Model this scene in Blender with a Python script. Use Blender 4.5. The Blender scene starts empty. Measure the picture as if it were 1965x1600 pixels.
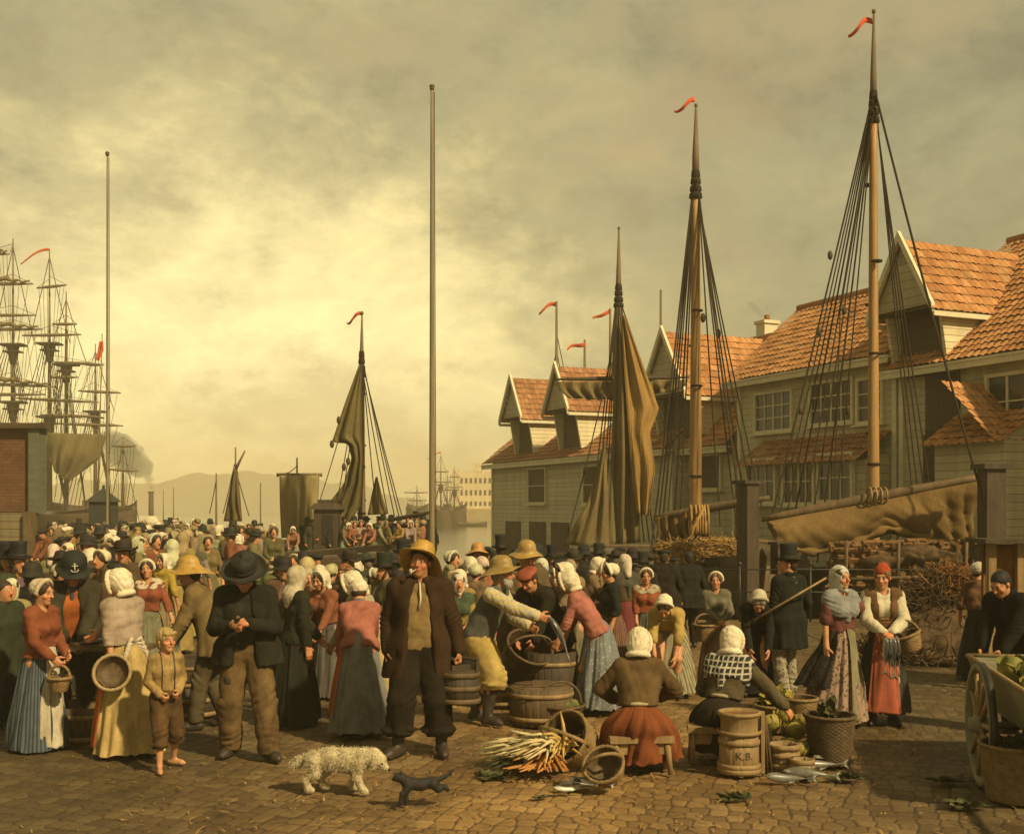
import bpy, math, random
import numpy as np
from mathutils import Vector, Matrix, Euler
random.seed(7); rng = np.random.default_rng(11)
PI = math.pi; R = math.radians
C = bpy.context.scene.collection
A = np.array
# ---------------------------------------------------------------- survey of the place (metres; camera at the origin looking along +Y)
FL, CX, HY, HC = 2200.0, 982.5, 975.0, 2.15
def P(x, y, Y): return A([(x-CX)/FL*Y, Y, HC-(y-HY)/FL*Y])
def G(x, y):
    Y = HC*FL/(y-HY); return A([(x-CX)/FL*Y, Y, 0.0])
def XY(x, Y): return A([(x-CX)/FL*Y, Y, 0.0])
# ---------------------------------------------------------------- object helpers
def tag(o, label=None, cat=None, group=None, kind=None):
    if label: o['label'] = label
    if cat: o['category'] = cat
    if group: o['group'] = group
    if kind: o['kind'] = kind
    return o
def thing(name, label, cat, loc=(0,0,0), rz=0, group=None, s=1.0):
    o = bpy.data.objects.new(name, None); C.objects.link(o)
    o.location = [float(v) for v in loc]; o.rotation_euler = (0,0,rz); o.scale = (s,s,s); o.empty_display_size = .1
    return tag(o, label, cat, group)
def mk(name, V, F, mat, parent=None, smooth=True, color=None, attr=None):
    me = bpy.data.meshes.new(name)
    V = np.asarray(V, dtype=np.float32).reshape(-1,3)
    if isinstance(F, np.ndarray):
        n, k = F.shape
        me.vertices.add(len(V)); me.vertices.foreach_set('co', V.ravel())
        me.loops.add(n*k); me.loops.foreach_set('vertex_index', F.astype(np.int32).ravel())
        me.polygons.add(n); me.polygons.foreach_set('loop_start', np.arange(0,n*k,k,dtype=np.int32))
        me.update(calc_edges=True)
    else:
        me.from_pydata(V.tolist(), [], [list(map(int,f)) for f in F])
    if smooth is True: me.polygons.foreach_set('use_smooth', [True]*len(me.polygons))
    if attr is not None:
        for an, av in attr.items():
            if av.ndim == 2:
                a = me.color_attributes.new(an, 'FLOAT_COLOR', 'POINT')
                a.data.foreach_set('color', np.c_[av, np.ones(len(av))].astype(np.float32).ravel())
            else:
                a = me.attributes.new(an, 'FLOAT', 'POINT'); a.data.foreach_set('value', av.astype(np.float32))
    me.validate(); me.materials.append(mat)
    o = bpy.data.objects.new(name, me); C.objects.link(o)
    if parent is not None: o.parent = parent
    if color is not None: o.color = (*color, 1)
    return o
def norm(v): v = np.asarray(v, float); return v/(np.linalg.norm(v)+1e-12)
def rx(a): c,s = math.cos(a),math.sin(a); return A([[1,0,0],[0,c,-s],[0,s,c]])
def ry(a): c,s = math.cos(a),math.sin(a); return A([[c,0,s],[0,1,0],[-s,0,c]])
def rz(a): c,s = math.cos(a),math.sin(a); return A([[c,-s,0],[s,c,0],[0,0,1]])
class MB:
    """collects boxes, tubes, lathes and lofts into ONE mesh"""
    def __init__(s): s.V=[]; s.F=[]
    def add(s, V, F):
        b=len(s.V); s.V += [tuple(map(float,v)) for v in V]; s.F += [tuple(int(i)+b for i in f) for f in F]; return s
    def box(s, c, d, M=None):
        q=A([[x,y,z] for x in(-.5,.5) for y in(-.5,.5) for z in(-.5,.5)])*A(d)
        if M is not None: q=q@np.asarray(M).T
        return s.add(q+A(c), [(0,1,3,2),(4,6,7,5),(0,4,5,1),(2,3,7,6),(0,2,6,4),(1,5,7,3)])
    def hexa(s, p): return s.add(p, [(3,2,1,0),(4,5,6,7),(0,1,5,4),(1,2,6,5),(2,3,7,6),(3,0,4,7)])
    def tube(s, path, rad, seg=8, cap=True):
        path=[np.asarray(p,float) for p in path]; n=len(path)
        rad=[rad]*n if np.isscalar(rad) else rad
        up=None; V=[]
        for i,p in enumerate(path):
            t=norm(path[min(i+1,n-1)]-path[max(i-1,0)])
            if up is None: up=norm(np.cross(t,[0.31,.17,.93] if abs(t[2])<.9 else [1,.2,0]))
            u=norm(up-t*np.dot(up,t)); w=np.cross(t,u); up=u
            for k in range(seg):
                a=2*PI*k/seg; V.append(p+rad[i]*(math.cos(a)*u+math.sin(a)*w))
        F=[(i*seg+k,i*seg+(k+1)%seg,(i+1)*seg+(k+1)%seg,(i+1)*seg+k) for i in range(n-1) for k in range(seg)]
        if cap: F+= [tuple(range(seg-1,-1,-1)), tuple((n-1)*seg+k for k in range(seg))]
        return s.add(V,F)
    def lathe(s, prof, seg=32, fn=None, M=None, o=(0,0,0), sx=1, sy=1):
        V=[];n=len(prof)
        for i,(r,z) in enumerate(prof):
            for k in range(seg):
                a=2*PI*k/seg; rr,zz=(r,z) if fn is None else fn(r,z,a,i)
                V.append((rr*math.cos(a)*sx, rr*math.sin(a)*sy, zz))
        V=A(V)
        if M is not None: V=V@np.asarray(M).T
        F=[(i*seg+k,i*seg+(k+1)%seg,(i+1)*seg+(k+1)%seg,(i+1)*seg+k) for i in range(n-1) for k in range(seg)]
        return s.add(V+A(o),F)
    def ell(s, c, r, seg=12, M=None):
        pr=[(math.sin(t)+1e-4,-math.cos(t)) for t in np.linspace(0,PI,seg//2+2)]
        V=[];n=len(pr)
        for q,z in pr:
            for k in range(seg):
                a=2*PI*k/seg; V.append((q*math.cos(a)*r[0],q*math.sin(a)*r[1],z*r[2]))
        V=A(V)
        if M is not None: V=V@np.asarray(M).T
        F=[(i*seg+k,i*seg+(k+1)%seg,(i+1)*seg+(k+1)%seg,(i+1)*seg+k) for i in range(n-1) for k in range(seg)]
        return s.add(V+A(c),F)
    def sheet(s, rows, thick=0.0):
        """grid of points (rows x cols), given a thickness"""
        g=np.asarray(rows,float); n,m=g.shape[:2]
        def fc(b,fl): return [((b+i*m+j),(b+i*m+j+1),(b+(i+1)*m+j+1),(b+(i+1)*m+j))[::fl] for i in range(n-1) for j in range(m-1)]
        if not thick: return s.add(g.reshape(-1,3),fc(0,1))
        du=np.gradient(g,axis=0); dv=np.gradient(g,axis=1); nn=np.cross(du,dv); nn/=np.linalg.norm(nn,axis=2,keepdims=True)+1e-9
        V=np.concatenate([(g+nn*thick/2).reshape(-1,3),(g-nn*thick/2).reshape(-1,3)]); b=n*m
        F=fc(0,1)+fc(b,-1)
        ed=[(i,i+1) for i in range(m-1)]+[(i*m+m-1,(i+1)*m+m-1) for i in range(n-1)]+[((n-1)*m+i+1,(n-1)*m+i) for i in range(m-1)]+[((i+1)*m,i*m) for i in range(n-1)]
        F+=[(a,a+b,c+b,c) for a,c in ed]
        return s.add(V,F)
    def build(s, name, mat, parent=None, smooth=True, color=None):
        return mk(name, s.V, s.F, mat, parent, smooth, color)
def bez(a,b,sag,n=10):
    a=A(a,dtype=float); b=A(b,dtype=float)
    return [a+(b-a)*t-A([0,0,sag*4*t*(1-t)]) for t in np.linspace(0,1,n)]
def copy_thing(o, loc=None, rzv=None, s=None, recolor=None):
    r=o.copy(); C.objects.link(r)
    if loc is not None: r.location=[float(v) for v in loc]
    if rzv is not None: r.rotation_euler=(0,0,rzv)
    if s is not None: r.scale=(s,s,s)
    for ch in list(o.children):
        c=ch.copy(); C.objects.link(c); c.parent=r
        if recolor and ch.name.split('.')[0] in recolor: c.color=(*recolor[ch.name.split('.')[0]],1)
        for g in ch.children:
            d=g.copy(); C.objects.link(d); d.parent=c
    return r
# ---------------------------------------------------------------- materials
class NT:
    def __init__(s, name, vol=False):
        s.m=bpy.data.materials.new(name); s.m.use_nodes=True; s.t=s.m.node_tree; s.t.nodes.clear()
        s.out=s.t.nodes.new('ShaderNodeOutputMaterial')
    def n(s, typ, ins=None, **kw):
        x=s.t.nodes.new('ShaderNode'+typ)
        for k,v in kw.items(): setattr(x,k,v)
        for k,v in (ins or {}).items():
            if hasattr(v,'links') or hasattr(v,'is_linked'): s.t.links.new(v, x.inputs[k])
            else: x.inputs[k].default_value=v
        return x
    def ramp(s, fac, stops):
        x=s.n('ValToRGB',{0:fac}); e=x.color_ramp.elements
        while len(e)<len(stops): e.new(.5)
        for q,(p,c) in zip(e,stops): q.position=p; q.color=(*c,1) if len(c)==3 else c
        return x.outputs[0]
    def mix(s, fac, a, b, mode='MIX'):
        x=s.n('Mix',data_type='RGBA',blend_type=mode)
        for i,v in ((0,fac),(6,a),(7,b)):
            if hasattr(v,'is_linked'): s.t.links.new(v,x.inputs[i])
            else: x.inputs[i].default_value = v if i==0 else (*v,1)
        return x.outputs[2]
    def math(s, op, a, b=0.0, c=0.0):
        x=s.n('Math',operation=op)
        for i,v in enumerate((a,b,c)):
            if hasattr(v,'is_linked'): s.t.links.new(v,x.inputs[i])
            else: x.inputs[i].default_value=v
        return x.outputs[0]
    def coords(s, kind='Object', scale=(1,1,1), rot=(0,0,0)):
        tc=s.n('TexCoord'); mp=s.n('Mapping',{0:tc.outputs[kind]}); mp.inputs['Scale'].default_value=scale; mp.inputs['Rotation'].default_value=rot
        return mp.outputs[0]
    def noise(s, vec, scale=5, detail=5, rough=.6, dist=0):
        x=s.n('TexNoise',{'Vector':vec,'Scale':scale,'Detail':detail,'Roughness':rough,'Distortion':dist}); return x.outputs[0]
    def bsdf(s, color, rough=.8, bump=None, bstr=.3, bdist=.02, spec=.3, **kw):
        b=s.n('BsdfPrincipled',{'Base Color':color if hasattr(color,'is_linked') else (*color,1),'Roughness':rough,'Specular IOR Level':spec,**kw})
        if bump is not None:
            q=s.n('Bump',{'Height':bump,'Strength':bstr,'Distance':bdist}); s.t.links.new(q.outputs[0],b.inputs['Normal'])
        s.t.links.new(b.outputs[0],s.out.inputs[0]); return s.m
def grainy(name, c1, c2, scale=(3,3,3), nscale=4, rough=.8, bstr=.4, bdist=.01, fine=40, spec=.25, fromobj=False, vc=None, **kw):
    """a mottled surface: two tones in large patches, a fine grain and bump"""
    k=NT(name); v=k.coords('Object',scale)
    big=k.noise(v,nscale,6,.65,.3); fin=k.noise(v,fine,4,.6)
    col=k.mix(k.ramp(big,[(.3,(0,0,0)),(.7,(1,1,1))]),c1,c2)
    if fromobj: oi=k.n('ObjectInfo'); col=k.mix(1.0,col,oi.outputs['Color'],'MULTIPLY')
    if vc: at=k.n('Attribute',attribute_name=vc); col=k.mix(1.0,col,at.outputs['Color'],'MULTIPLY')
    if fromobj and rough>.85: col=k.mix(k.math('MULTIPLY',k.ramp(k.noise(k.coords('Object',(1,1,.6)),3.3,9,.7,.5),[(.52,(0,0,0)),(.66,(1,1,1))]),.45),col,k.mix(1.0,col,(.55,.48,.38),'MULTIPLY'))   # stains and wear
    col=k.mix(.55,col,k.ramp(fin,[(.3,(.55,.55,.55)),(.75,(1.25,1.22,1.15))]),'MULTIPLY')
    return k.bsdf(col,rough,k.math('ADD',k.math('MULTIPLY',big,.6),k.math('MULTIPLY',fin,.5)),bstr,bdist,spec,**kw)
M={}
W1=(1,1,1)
M['cloth']=grainy('cloth',(1.06,1.04,1.0),(.60,.57,.52),(1,1,.6),6,.92,.45,.010,120,.12,fromobj=True)
M['linen']=grainy('linen',(1.05,1.02,.96),(.68,.62,.50),(1,1,.5),9,.9,.5,.01,80,.15,fromobj=True)
M['worn']=grainy('worn_cloth',(1.15,1.1,1.0),(.42,.40,.36),(1,1,.7),6,.93,.5,.010,110,.12,fromobj=True)
M['oilskin']=grainy('oilskin',(1.08,1.0,.9),(.62,.52,.38),(1,1,1),10,.5,.4,.008,45,.4,fromobj=True)
M['felt']=grainy('felt',(1.1,1.1,1.1),(.6,.6,.6),(1,1,1),9,.75,.25,.006,90,.25,fromobj=True)
M['leather']=grainy('leather',(.05,.035,.022),(.022,.016,.011),(1,1,1),14,.55,.4,.006,60,.4)
M['skin']=grainy('skin',(1.06,1.0,.96),(.86,.78,.7),(1,1,1),18,.55,.15,.003,90,.35,vc='Col')
M['hair']=grainy('hair',(1.1,1.1,1.1),(.5,.5,.5),(14,14,2),6,.6,.7,.01,20,.3,fromobj=True)
def pattern(name, kind):
    k=NT(name); v=k.coords('Object'); oi=k.n('ObjectInfo').outputs['Color']
    if kind=='stripe':
        sx=k.n('SeparateXYZ',{0:v}); a=k.math('ARCTAN2',sx.outputs[1],sx.outputs[0])
        f=k.math('GREATER_THAN',k.math('SINE',k.math('MULTIPLY',a,46.0)),.25); col=k.mix(f,oi,k.mix(1,oi,(.45,.42,.40),'MULTIPLY'))
    elif kind=='check':
        w=k.n('SeparateXYZ',{0:v}); f=k.math('MAXIMUM',k.math('GREATER_THAN',k.math('SINE',k.math('MULTIPLY',w.outputs[0],130)),.6),k.math('GREATER_THAN',k.math('SINE',k.math('MULTIPLY',w.outputs[2],120)),.6))
        col=k.mix(f,oi,(.42,.38,.28))
    else:
        vo=k.n('TexVoronoi',{'Vector':v,'Scale':24.0}); f=k.math('LESS_THAN',vo.outputs['Distance'],.22 if kind=='dots' else .36)
        col=k.mix(f,oi,k.mix(1,oi,(.42,.38,.36),'MULTIPLY') if kind!='dots' else (.36,.36,.33))
    n=k.noise(v,9,5,.6); col=k.mix(.6,col,k.ramp(n,[(.3,(.55,.55,.52)),(.7,(1.1,1.1,1.1))]),'MULTIPLY')
    return k.bsdf(col,.92,k.noise(v,60,4,.6),.4,.008,.12)
for q in ('stripe','check','dots','print'): M[q]=pattern('cloth_'+q,q)
M['wood']=grainy('weathered_wood',(.17,.115,.055),(.075,.05,.026),(1,1,.25),9,.75,.6,.01,60,.25)
M['palewood']=grainy('pale_wood',(.34,.23,.10),(.19,.12,.05),(1,1,.25),9,.65,.5,.008,60,.3)
M['darkwood']=grainy('dark_wood',(.078,.055,.029),(.036,.026,.015),(1,1,.3),8,.7,.6,.012,50,.3)
M['mast']=grainy('mast_wood',(.44,.255,.085),(.25,.14,.05),(2,2,.12),6,.55,.4,.008,50,.35)
M['oldmast']=grainy('old_mast_wood',(.20,.145,.07),(.11,.08,.042),(2,2,.12),6,.65,.4,.008,50,.3)
M['rope']=grainy('tarred_rope',(.045,.034,.02),(.022,.017,.011),(1,1,1),20,.85,.3,.004,80,.15)
M['iron']=grainy('iron',(.06,.052,.04),(.03,.026,.02),(1,1,1),12,.5,.3,.004,50,.45,Metallic=.6)
M['wicker']=grainy('wicker',(.30,.195,.075),(.13,.08,.032),(1,1,1),16,.6,.5,.006,90,.3)
M['darkwicker']=grainy('dark_wicker',(.14,.09,.038),(.06,.04,.02),(1,1,1),16,.65,.5,.006,90,.3)
M['sail']=grainy('old_sailcloth',(.215,.135,.048),(.13,.082,.031),(1,1,.5),1.3,.9,.5,.03,25,.12)
M['dullsail']=grainy('dull_sailcloth',(.205,.155,.068),(.125,.095,.043),(1,1,.5),1.3,.9,.5,.03,25,.12)
M['red']=grainy('red_bunting',(.62,.10,.035),(.45,.07,.03),(1,1,1),4,.85,.2,.01,40,.15)
M['leaf']=grainy('cabbage_leaf',(.27,.235,.075),(.115,.115,.04),(1,1,1),14,.6,.5,.008,50,.3,fromobj=True)
M['straw']=grainy('straw',(.42,.26,.085),(.22,.12,.04),(1,1,1),10,.8,.5,.01,60,.2)
M['twig']=grainy('twigs',(.13,.08,.036),(.05,.032,.017),(1,1,1),8,.85,.5,.01,60,.2)
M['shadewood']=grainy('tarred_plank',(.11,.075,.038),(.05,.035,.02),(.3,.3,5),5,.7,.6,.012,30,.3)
M['glass']=grainy('old_pane',(.055,.06,.045),(.03,.032,.026),(1,1,1),1.5,.18,.05,.003,30,.6)
M['cream']=grainy('cream_paint',(.62,.55,.36),(.48,.42,.27),(1,1,6),3,.75,.4,.012,20,.3)
M['trim']=grainy('trim_paint',(.74,.67,.45),(.58,.52,.34),(1,1,3),3,.75,.3,.01,25,.3)
M['stone']=grainy('quay_stone',(.20,.165,.10),(.10,.083,.052),(1,1,1),2,.85,.6,.03,20,.25)
M['hill']=grainy('hill_slope',(.21,.21,.165),(.165,.17,.14),(.02,.02,.04),2,.95,.3,1.0,14,.1)
M['hull']=grainy('tarred_hull',(.10,.068,.032),(.042,.03,.017),(.5,.5,5),3,.6,.5,.015,20,.35)
M['bone']=grainy('clay_white',(.6,.55,.42),(.45,.4,.3),(1,1,1),10,.6,.2,.004,60,.3)
M['ink']=grainy('black_paint',(.02,.017,.012),(.03,.025,.018),(1,1,1),20,.7,.2,.003,60,.2)
def fishmat():
    k=NT('fish_scales'); v=k.coords('Object'); z=k.n('SeparateXYZ',{0:v}).outputs[2]
    c=k.ramp(k.math('MULTIPLY_ADD',z,14.0,.5),[(.2,(.56,.52,.40)),(.5,(.33,.32,.26)),(.75,(.11,.108,.085)),(1,(.06,.06,.05))])
    c=k.mix(.5,c,k.ramp(k.noise(v,60,4),[(.3,(.6,.6,.6)),(.7,(1.2,1.2,1.2))]),'MULTIPLY')
    return k.bsdf(c,.28,k.noise(v,120,2),.2,.002,.6)
M['fish']=fishmat()
def siding(name,c1,c2,pitch=.19):
    """lapped boards: a saw-tooth relief every pitch metres of height, weather streaks"""
    k=NT(name); v=k.coords('Object'); z=k.n('SeparateXYZ',{0:v}).outputs[2]
    fr=k.math('FRACT',k.math('DIVIDE',z,pitch)); row=k.math('FLOOR',k.math('DIVIDE',z,pitch))
    st=k.noise(k.coords('Object',(1.2,1.2,.15)),2.2,7,.7,.6); fine=k.noise(k.coords('Object',(1,1,14)),3,5,.7)
    wn=k.n('TexWhiteNoise',{'W':row},noise_dimensions='1D').outputs[0]
    col=k.mix(k.ramp(st,[(.32,(0,0,0)),(.68,(1,1,1))]),c1,c2)
    col=k.mix(.5,col,k.ramp(wn,[(0,(.72,.72,.70)),(1,(1.1,1.1,1.1))]),'MULTIPLY')
    col=k.mix(.5,col,k.ramp(fine,[(.3,(.62,.6,.56)),(.7,(1.12,1.12,1.1))]),'MULTIPLY')
    lap=k.ramp(fr,[(0,(0,0,0)),(.06,(1,1,1)),(1,(.55,.55,.55))])
    h=k.math('ADD',lap,k.math('MULTIPLY',fine,.12))
    return k.bsdf(col,.8,h,.9,.035,.25)
M['siding']=siding('lapped_boards',(.62,.56,.365),(.46,.415,.275))
M['siding2']=siding('cream_lapped_boards',(.74,.65,.40),(.58,.50,.30),.17)
M['siding3']=siding('grey_lapped_boards',(.54,.485,.31),(.38,.34,.22),.22)
def tiles(name,c1,c2,c3):
    """pantiles: tile colour varies from tile to tile (colour attribute), relief is real geometry"""
    k=NT(name); v=k.coords('Object'); a=k.n('Attribute',attribute_name='tile').outputs['Fac']
    col=k.ramp(a,[(0,c1),(.5,c2),(1,c3)])
    n=k.noise(v,1.1,7,.7,.4); col=k.mix(.75,col,k.ramp(n,[(.28,(.42,.40,.36)),(.62,(1.1,1.1,1.1))]),'MULTIPLY')
    col=k.mix(k.math('MULTIPLY',k.ramp(k.noise(v,2.3,9,.72,.3),[(.54,(0,0,0)),(.66,(1,1,1))]),.55),col,(.17,.125,.05))
    col=k.mix(.5,col,k.ramp(k.noise(v,18,5,.7),[(.3,(.6,.58,.55)),(.7,(1.2,1.2,1.2))]),'MULTIPLY')
    return k.bsdf(col,.8,k.noise(v,25,4),.4,.01,.2)
M['tiles']=tiles('red_pantiles',(.40,.175,.062),(.50,.235,.085),(.56,.29,.12))
M['oldtiles']=tiles('brown_pantiles',(.27,.125,.055),(.36,.165,.07),(.42,.215,.10))
def cobblemat():
    k=NT('cobbles'); v=k.coords('Object'); g=k.n('Attribute',attribute_name='gap').outputs['Fac']; t=k.n('Attribute',attribute_name='tone').outputs['Fac']
    col=k.ramp(t,[(0,(.155,.102,.045)),(.35,(.195,.130,.057)),(.7,(.225,.153,.068)),(1,(.26,.182,.084))])
    dirt=k.ramp(k.noise(v,.8,9,.72,.4),[(.50,(0,0,0)),(.62,(1,1,1))]); col=k.mix(k.math('MULTIPLY',dirt,.62),col,(.105,.072,.034))
    big=k.noise(v,.55,6,.65,.5); col=k.mix(.8,col,k.ramp(big,[(.3,(.42,.40,.34)),(.65,(1.12,1.08,1.0))]),'MULTIPLY')
    col=k.mix(.6,col,k.ramp(k.noise(v,26,6,.7),[(.3,(.55,.52,.48)),(.7,(1.2,1.18,1.12))]),'MULTIPLY')
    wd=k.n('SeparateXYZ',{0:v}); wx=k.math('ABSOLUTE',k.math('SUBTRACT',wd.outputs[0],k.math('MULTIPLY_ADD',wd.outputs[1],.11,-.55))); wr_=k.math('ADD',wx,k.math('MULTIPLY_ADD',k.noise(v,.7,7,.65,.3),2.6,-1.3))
    lane=k.ramp(k.math('DIVIDE',wr_,4.0),[(.10,(1.48,1.36,1.16)),(.45,(.95,.93,.90)),(.85,(.56,.59,.56))]); col=k.mix(1.0,col,lane,'MULTIPLY')       # pool of light painted into the middle strip, foreground shade painted towards the corners
    col=k.mix(g,col,(.030,.021,.011))
    return k.bsdf(col,k.ramp(k.noise(v,.9,6,.6),[(.35,(.42,.42,.42)),(.6,(.85,.85,.85))]),k.noise(v,45,5,.7),.5,.012,.3)
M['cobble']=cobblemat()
def watermat():
    k=NT('harbour_water'); v=k.coords('Object',(1,.35,1))
    h=k.math('ADD',k.noise(v,1.1,6,.6),k.math('MULTIPLY',k.noise(v,5,4,.6),.3))
    return k.bsdf((.055,.055,.032),.12,h,.55,.12,.5)
M['water']=watermat()
# ---------------------------------------------------------------- implicit modelling: rounded solids blended into one skin, meshed by surface nets
class Field:
    def __init__(s, lo, hi, h):
        s.h=float(h); s.lo=np.asarray(lo,float); n=np.ceil((np.asarray(hi,float)-s.lo)/h).astype(int)+1
        s.n=n; s.D=np.full(n,1.0,np.float32); s.ax=[s.lo[i]+h*np.arange(n[i]) for i in range(3)]
    def blk(s, lo, hi):
        i0=np.maximum(0,np.floor((lo-s.lo)/s.h).astype(int)); i1=np.minimum(s.n,np.ceil((hi-s.lo)/s.h).astype(int)+1)
        if (i1<=i0).any(): return None
        sl=tuple(slice(a,b) for a,b in zip(i0,i1))
        return sl,[s.ax[i][i0[i]:i1[i]].reshape([-1 if j==i else 1 for j in range(3)]).astype(np.float32) for i in range(3)]
    def put(s, sl, d, k, sub=False):
        a=s.D[sl]
        if sub: d=-d; 
        if k>0:
            hh=np.maximum(k-np.abs(a-d),0)/k
            r=(np.maximum(a,d)+hh*hh*k*.25) if sub else (np.minimum(a,d)-hh*hh*k*.25)
        else: r=np.maximum(a,d) if sub else np.minimum(a,d)
        s.D[sl]=r
    def cone(s, a, b, ra, rb, k=.02, sub=False):
        a=np.asarray(a,float); b=np.asarray(b,float); m=max(ra,rb)+k+3*s.h
        q=s.blk(np.minimum(a,b)-m,np.maximum(a,b)+m)
        if q is None: return s
        sl,(x,y,z)=q; v=b-a; L=float(v@v)+1e-9
        px,py,pz=x-a[0],y-a[1],z-a[2]
        t=np.clip((px*v[0]+py*v[1]+pz*v[2])/L,0,1)
        d=np.sqrt((px-t*v[0])**2+(py-t*v[1])**2+(pz-t*v[2])**2)-(ra+(rb-ra)*t)
        s.put(sl,d,k,sub); return s
    def ell(s, c, r, Rm=None, k=.02, sub=False):
        c=np.asarray(c,float); r=np.asarray(r,float); m=r.max()*1.25+k+3*s.h
        q=s.blk(c-m,c+m)
        if q is None: return s
        sl,(x,y,z)=q; px,py,pz=x-c[0],y-c[1],z-c[2]
        fs=1.0
        if Rm is not None:
            fs=float(np.linalg.det(Rm))**(1/3); Rm=Rm/fs; r=r*fs; px,py,pz=[Rm[0,i]*px+Rm[1,i]*py+Rm[2,i]*pz for i in range(3)]
        d=(np.sqrt((px/r[0])**2+(py/r[1])**2+(pz/r[2])**2)-1)*r.min()
        s.put(sl,d,k,sub); return s
    def keep(s, p, nrm, k=0.0):
        """keep the half space on the side the normal points to"""
        nrm=norm(nrm); x,y,z=[s.ax[i].reshape([-1 if j==i else 1 for j in range(3)]) for i in range(3)]
        d=-((x-p[0])*nrm[0]+(y-p[1])*nrm[1]+(z-p[2])*nrm[2]); s.D=np.maximum(s.D,d.astype(np.float32)); return s
    def wrinkle(s, amp, wl, seed=0, aniso=(1,1,1), n=5):
        r=np.random.default_rng(seed); x,y,z=[s.ax[i].reshape([-1 if j==i else 1 for j in range(3)]).astype(np.float32) for i in range(3)]
        m=np.abs(s.D)<amp*4+s.h*2
        if not m.any(): return s
        X,Y,Z=[np.broadcast_to(q,s.D.shape)[m] for q in (x,y,z)]
        w=np.zeros(X.shape,np.float32)
        for i in range(n):
            d=norm(r.normal(size=3)*A(aniso)); kk=2*PI/(wl*r.uniform(.6,1.6)); ph=r.uniform(0,6.3); d2=norm(r.normal(size=3)); k2=2*PI/(wl*2.3)
            w+=(1.25*np.abs(np.sin(.5*kk*(X*d[0]+Y*d[1]+Z*d[2])+ph+.8*np.sin(k2*(X*d2[0]+Y*d2[1]+Z*d2[2]))))**.8-.85)*-1.0
        s.D[m]+=(amp*.8*w/math.sqrt(n)).astype(np.float32); return s
    def rings(s, c, u, wl, amp, width, rad, ph=0.0):
        """creases running round a limb near a joint at c, along direction u"""
        c=np.asarray(c,float); u=norm(u); m=max(rad,width*1.7); q=s.blk(c-m,c+m)
        if q is None: return s
        sl,(x,y,z)=q; v=norm(np.cross(u,[.3,.8,.5])); w=np.cross(u,v); px,py,pz=x-c[0],y-c[1],z-c[2]
        t=px*u[0]+py*u[1]+pz*u[2]; a=px*v[0]+py*v[1]+pz*v[2]; b=px*w[0]+py*w[1]+pz*w[2]; r2=a*a+b*b
        f=2*PI*(t/wl)+ph+16*a+4.5*np.sin(12*b+ph)+1.6*np.sin(23*t+9*a)
        s.D[sl]+=(amp*1.5*(np.abs(np.sin(.5*f))**.8-.62)*-1.0*np.clip(.55+.75*np.sin(19*a+11*b+2*ph),0,1.2)*np.exp(-(t/width)**2)*np.exp(-np.maximum(0,np.sqrt(r2)-rad)**2/.0016)).astype(np.float32); return s
    def pleats(s, c, z0, z1, n, amp, ph=0.0):
        """hanging folds below z0, deepest at z1"""
        q=s.blk(A([c[0]-.6,c[1]-.6,z1-.05]),A([c[0]+.6,c[1]+.6,z0]))
        if q is None: return s
        sl,(x,y,z)=q; th=np.arctan2(y-c[1],x-c[0]); k=np.clip((z0-z)/(z0-z1+1e-6),0,1)
        f=n*th+ph+1.2*np.sin(2*th+ph)+.8*np.sin(9*z+ph)
        s.D[sl]+=(amp*k*(1.5*(.6-np.abs(np.sin(.5*f))**.75)+.5*np.sin(.63*f+2))).astype(np.float32); return s
    def mesh(s):
        D=s.D; D[0]=D[-1]=1;D[:,0]=D[:,-1]=1;D[:,:,0]=D[:,:,-1]=1
        ins=D<0; c=np.zeros(A(D.shape)-1,np.int8)
        off=[(i,j,k) for i in(0,1) for j in(0,1) for k in(0,1)]
        nx,ny,nz=D.shape
        for i,j,k in off: c+=ins[i:nx-1+i,j:ny-1+j,k:nz-1+k]
        cells=np.argwhere((c>0)&(c<8)); idx=np.full(c.shape,-1,np.int64); idx[tuple(cells.T)]=np.arange(len(cells))
        val=np.stack([D[cells[:,0]+i,cells[:,1]+j,cells[:,2]+k] for i,j,k in off],1)
        acc=np.zeros((len(cells),3)); cnt=np.zeros(len(cells))
        for p in range(8):
            for ax in range(3):
                if off[p][ax]==0:
                    q=p+(4,2,1)[ax]; a,b=val[:,p],val[:,q]; m=(a<0)!=(b<0); t=np.where(m,a/(a-b+1e-12),0)
                    pos=A(off[p],dtype=float)[None].repeat(len(cells),0); pos[:,ax]=t
                    acc[m]+=pos[m]; cnt+=m
        V=s.lo+s.h*(cells+acc/cnt[:,None])
        F=[]
        for ax in range(3):
            sl0=[slice(1,-1)]*3; 
            a0=[slice(1,n-1) for n in D.shape]; a0[ax]=slice(0,D.shape[ax]-1); b0=list(a0); b0[ax]=slice(1,D.shape[ax])
            i0=ins[tuple(a0)]; i1=ins[tuple(b0)]; e=np.argwhere(i0!=i1)
            if not len(e): continue
            st=i0[tuple(e.T)]; g=e+A([0 if q==ax else 1 for q in range(3)])
            u,v=(ax+1)%3,(ax+2)%3; du=np.zeros(3,int);du[u]=1;dv=np.zeros(3,int);dv[v]=1
            q=np.stack([idx[tuple((g-du-dv).T)],idx[tuple((g-dv).T)],idx[tuple(g.T)],idx[tuple((g-du).T)]],1)
            q[~st]=q[~st][:,::-1]; F.append(q)
        return V,(np.concatenate(F) if F else np.zeros((0,4),int))
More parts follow.
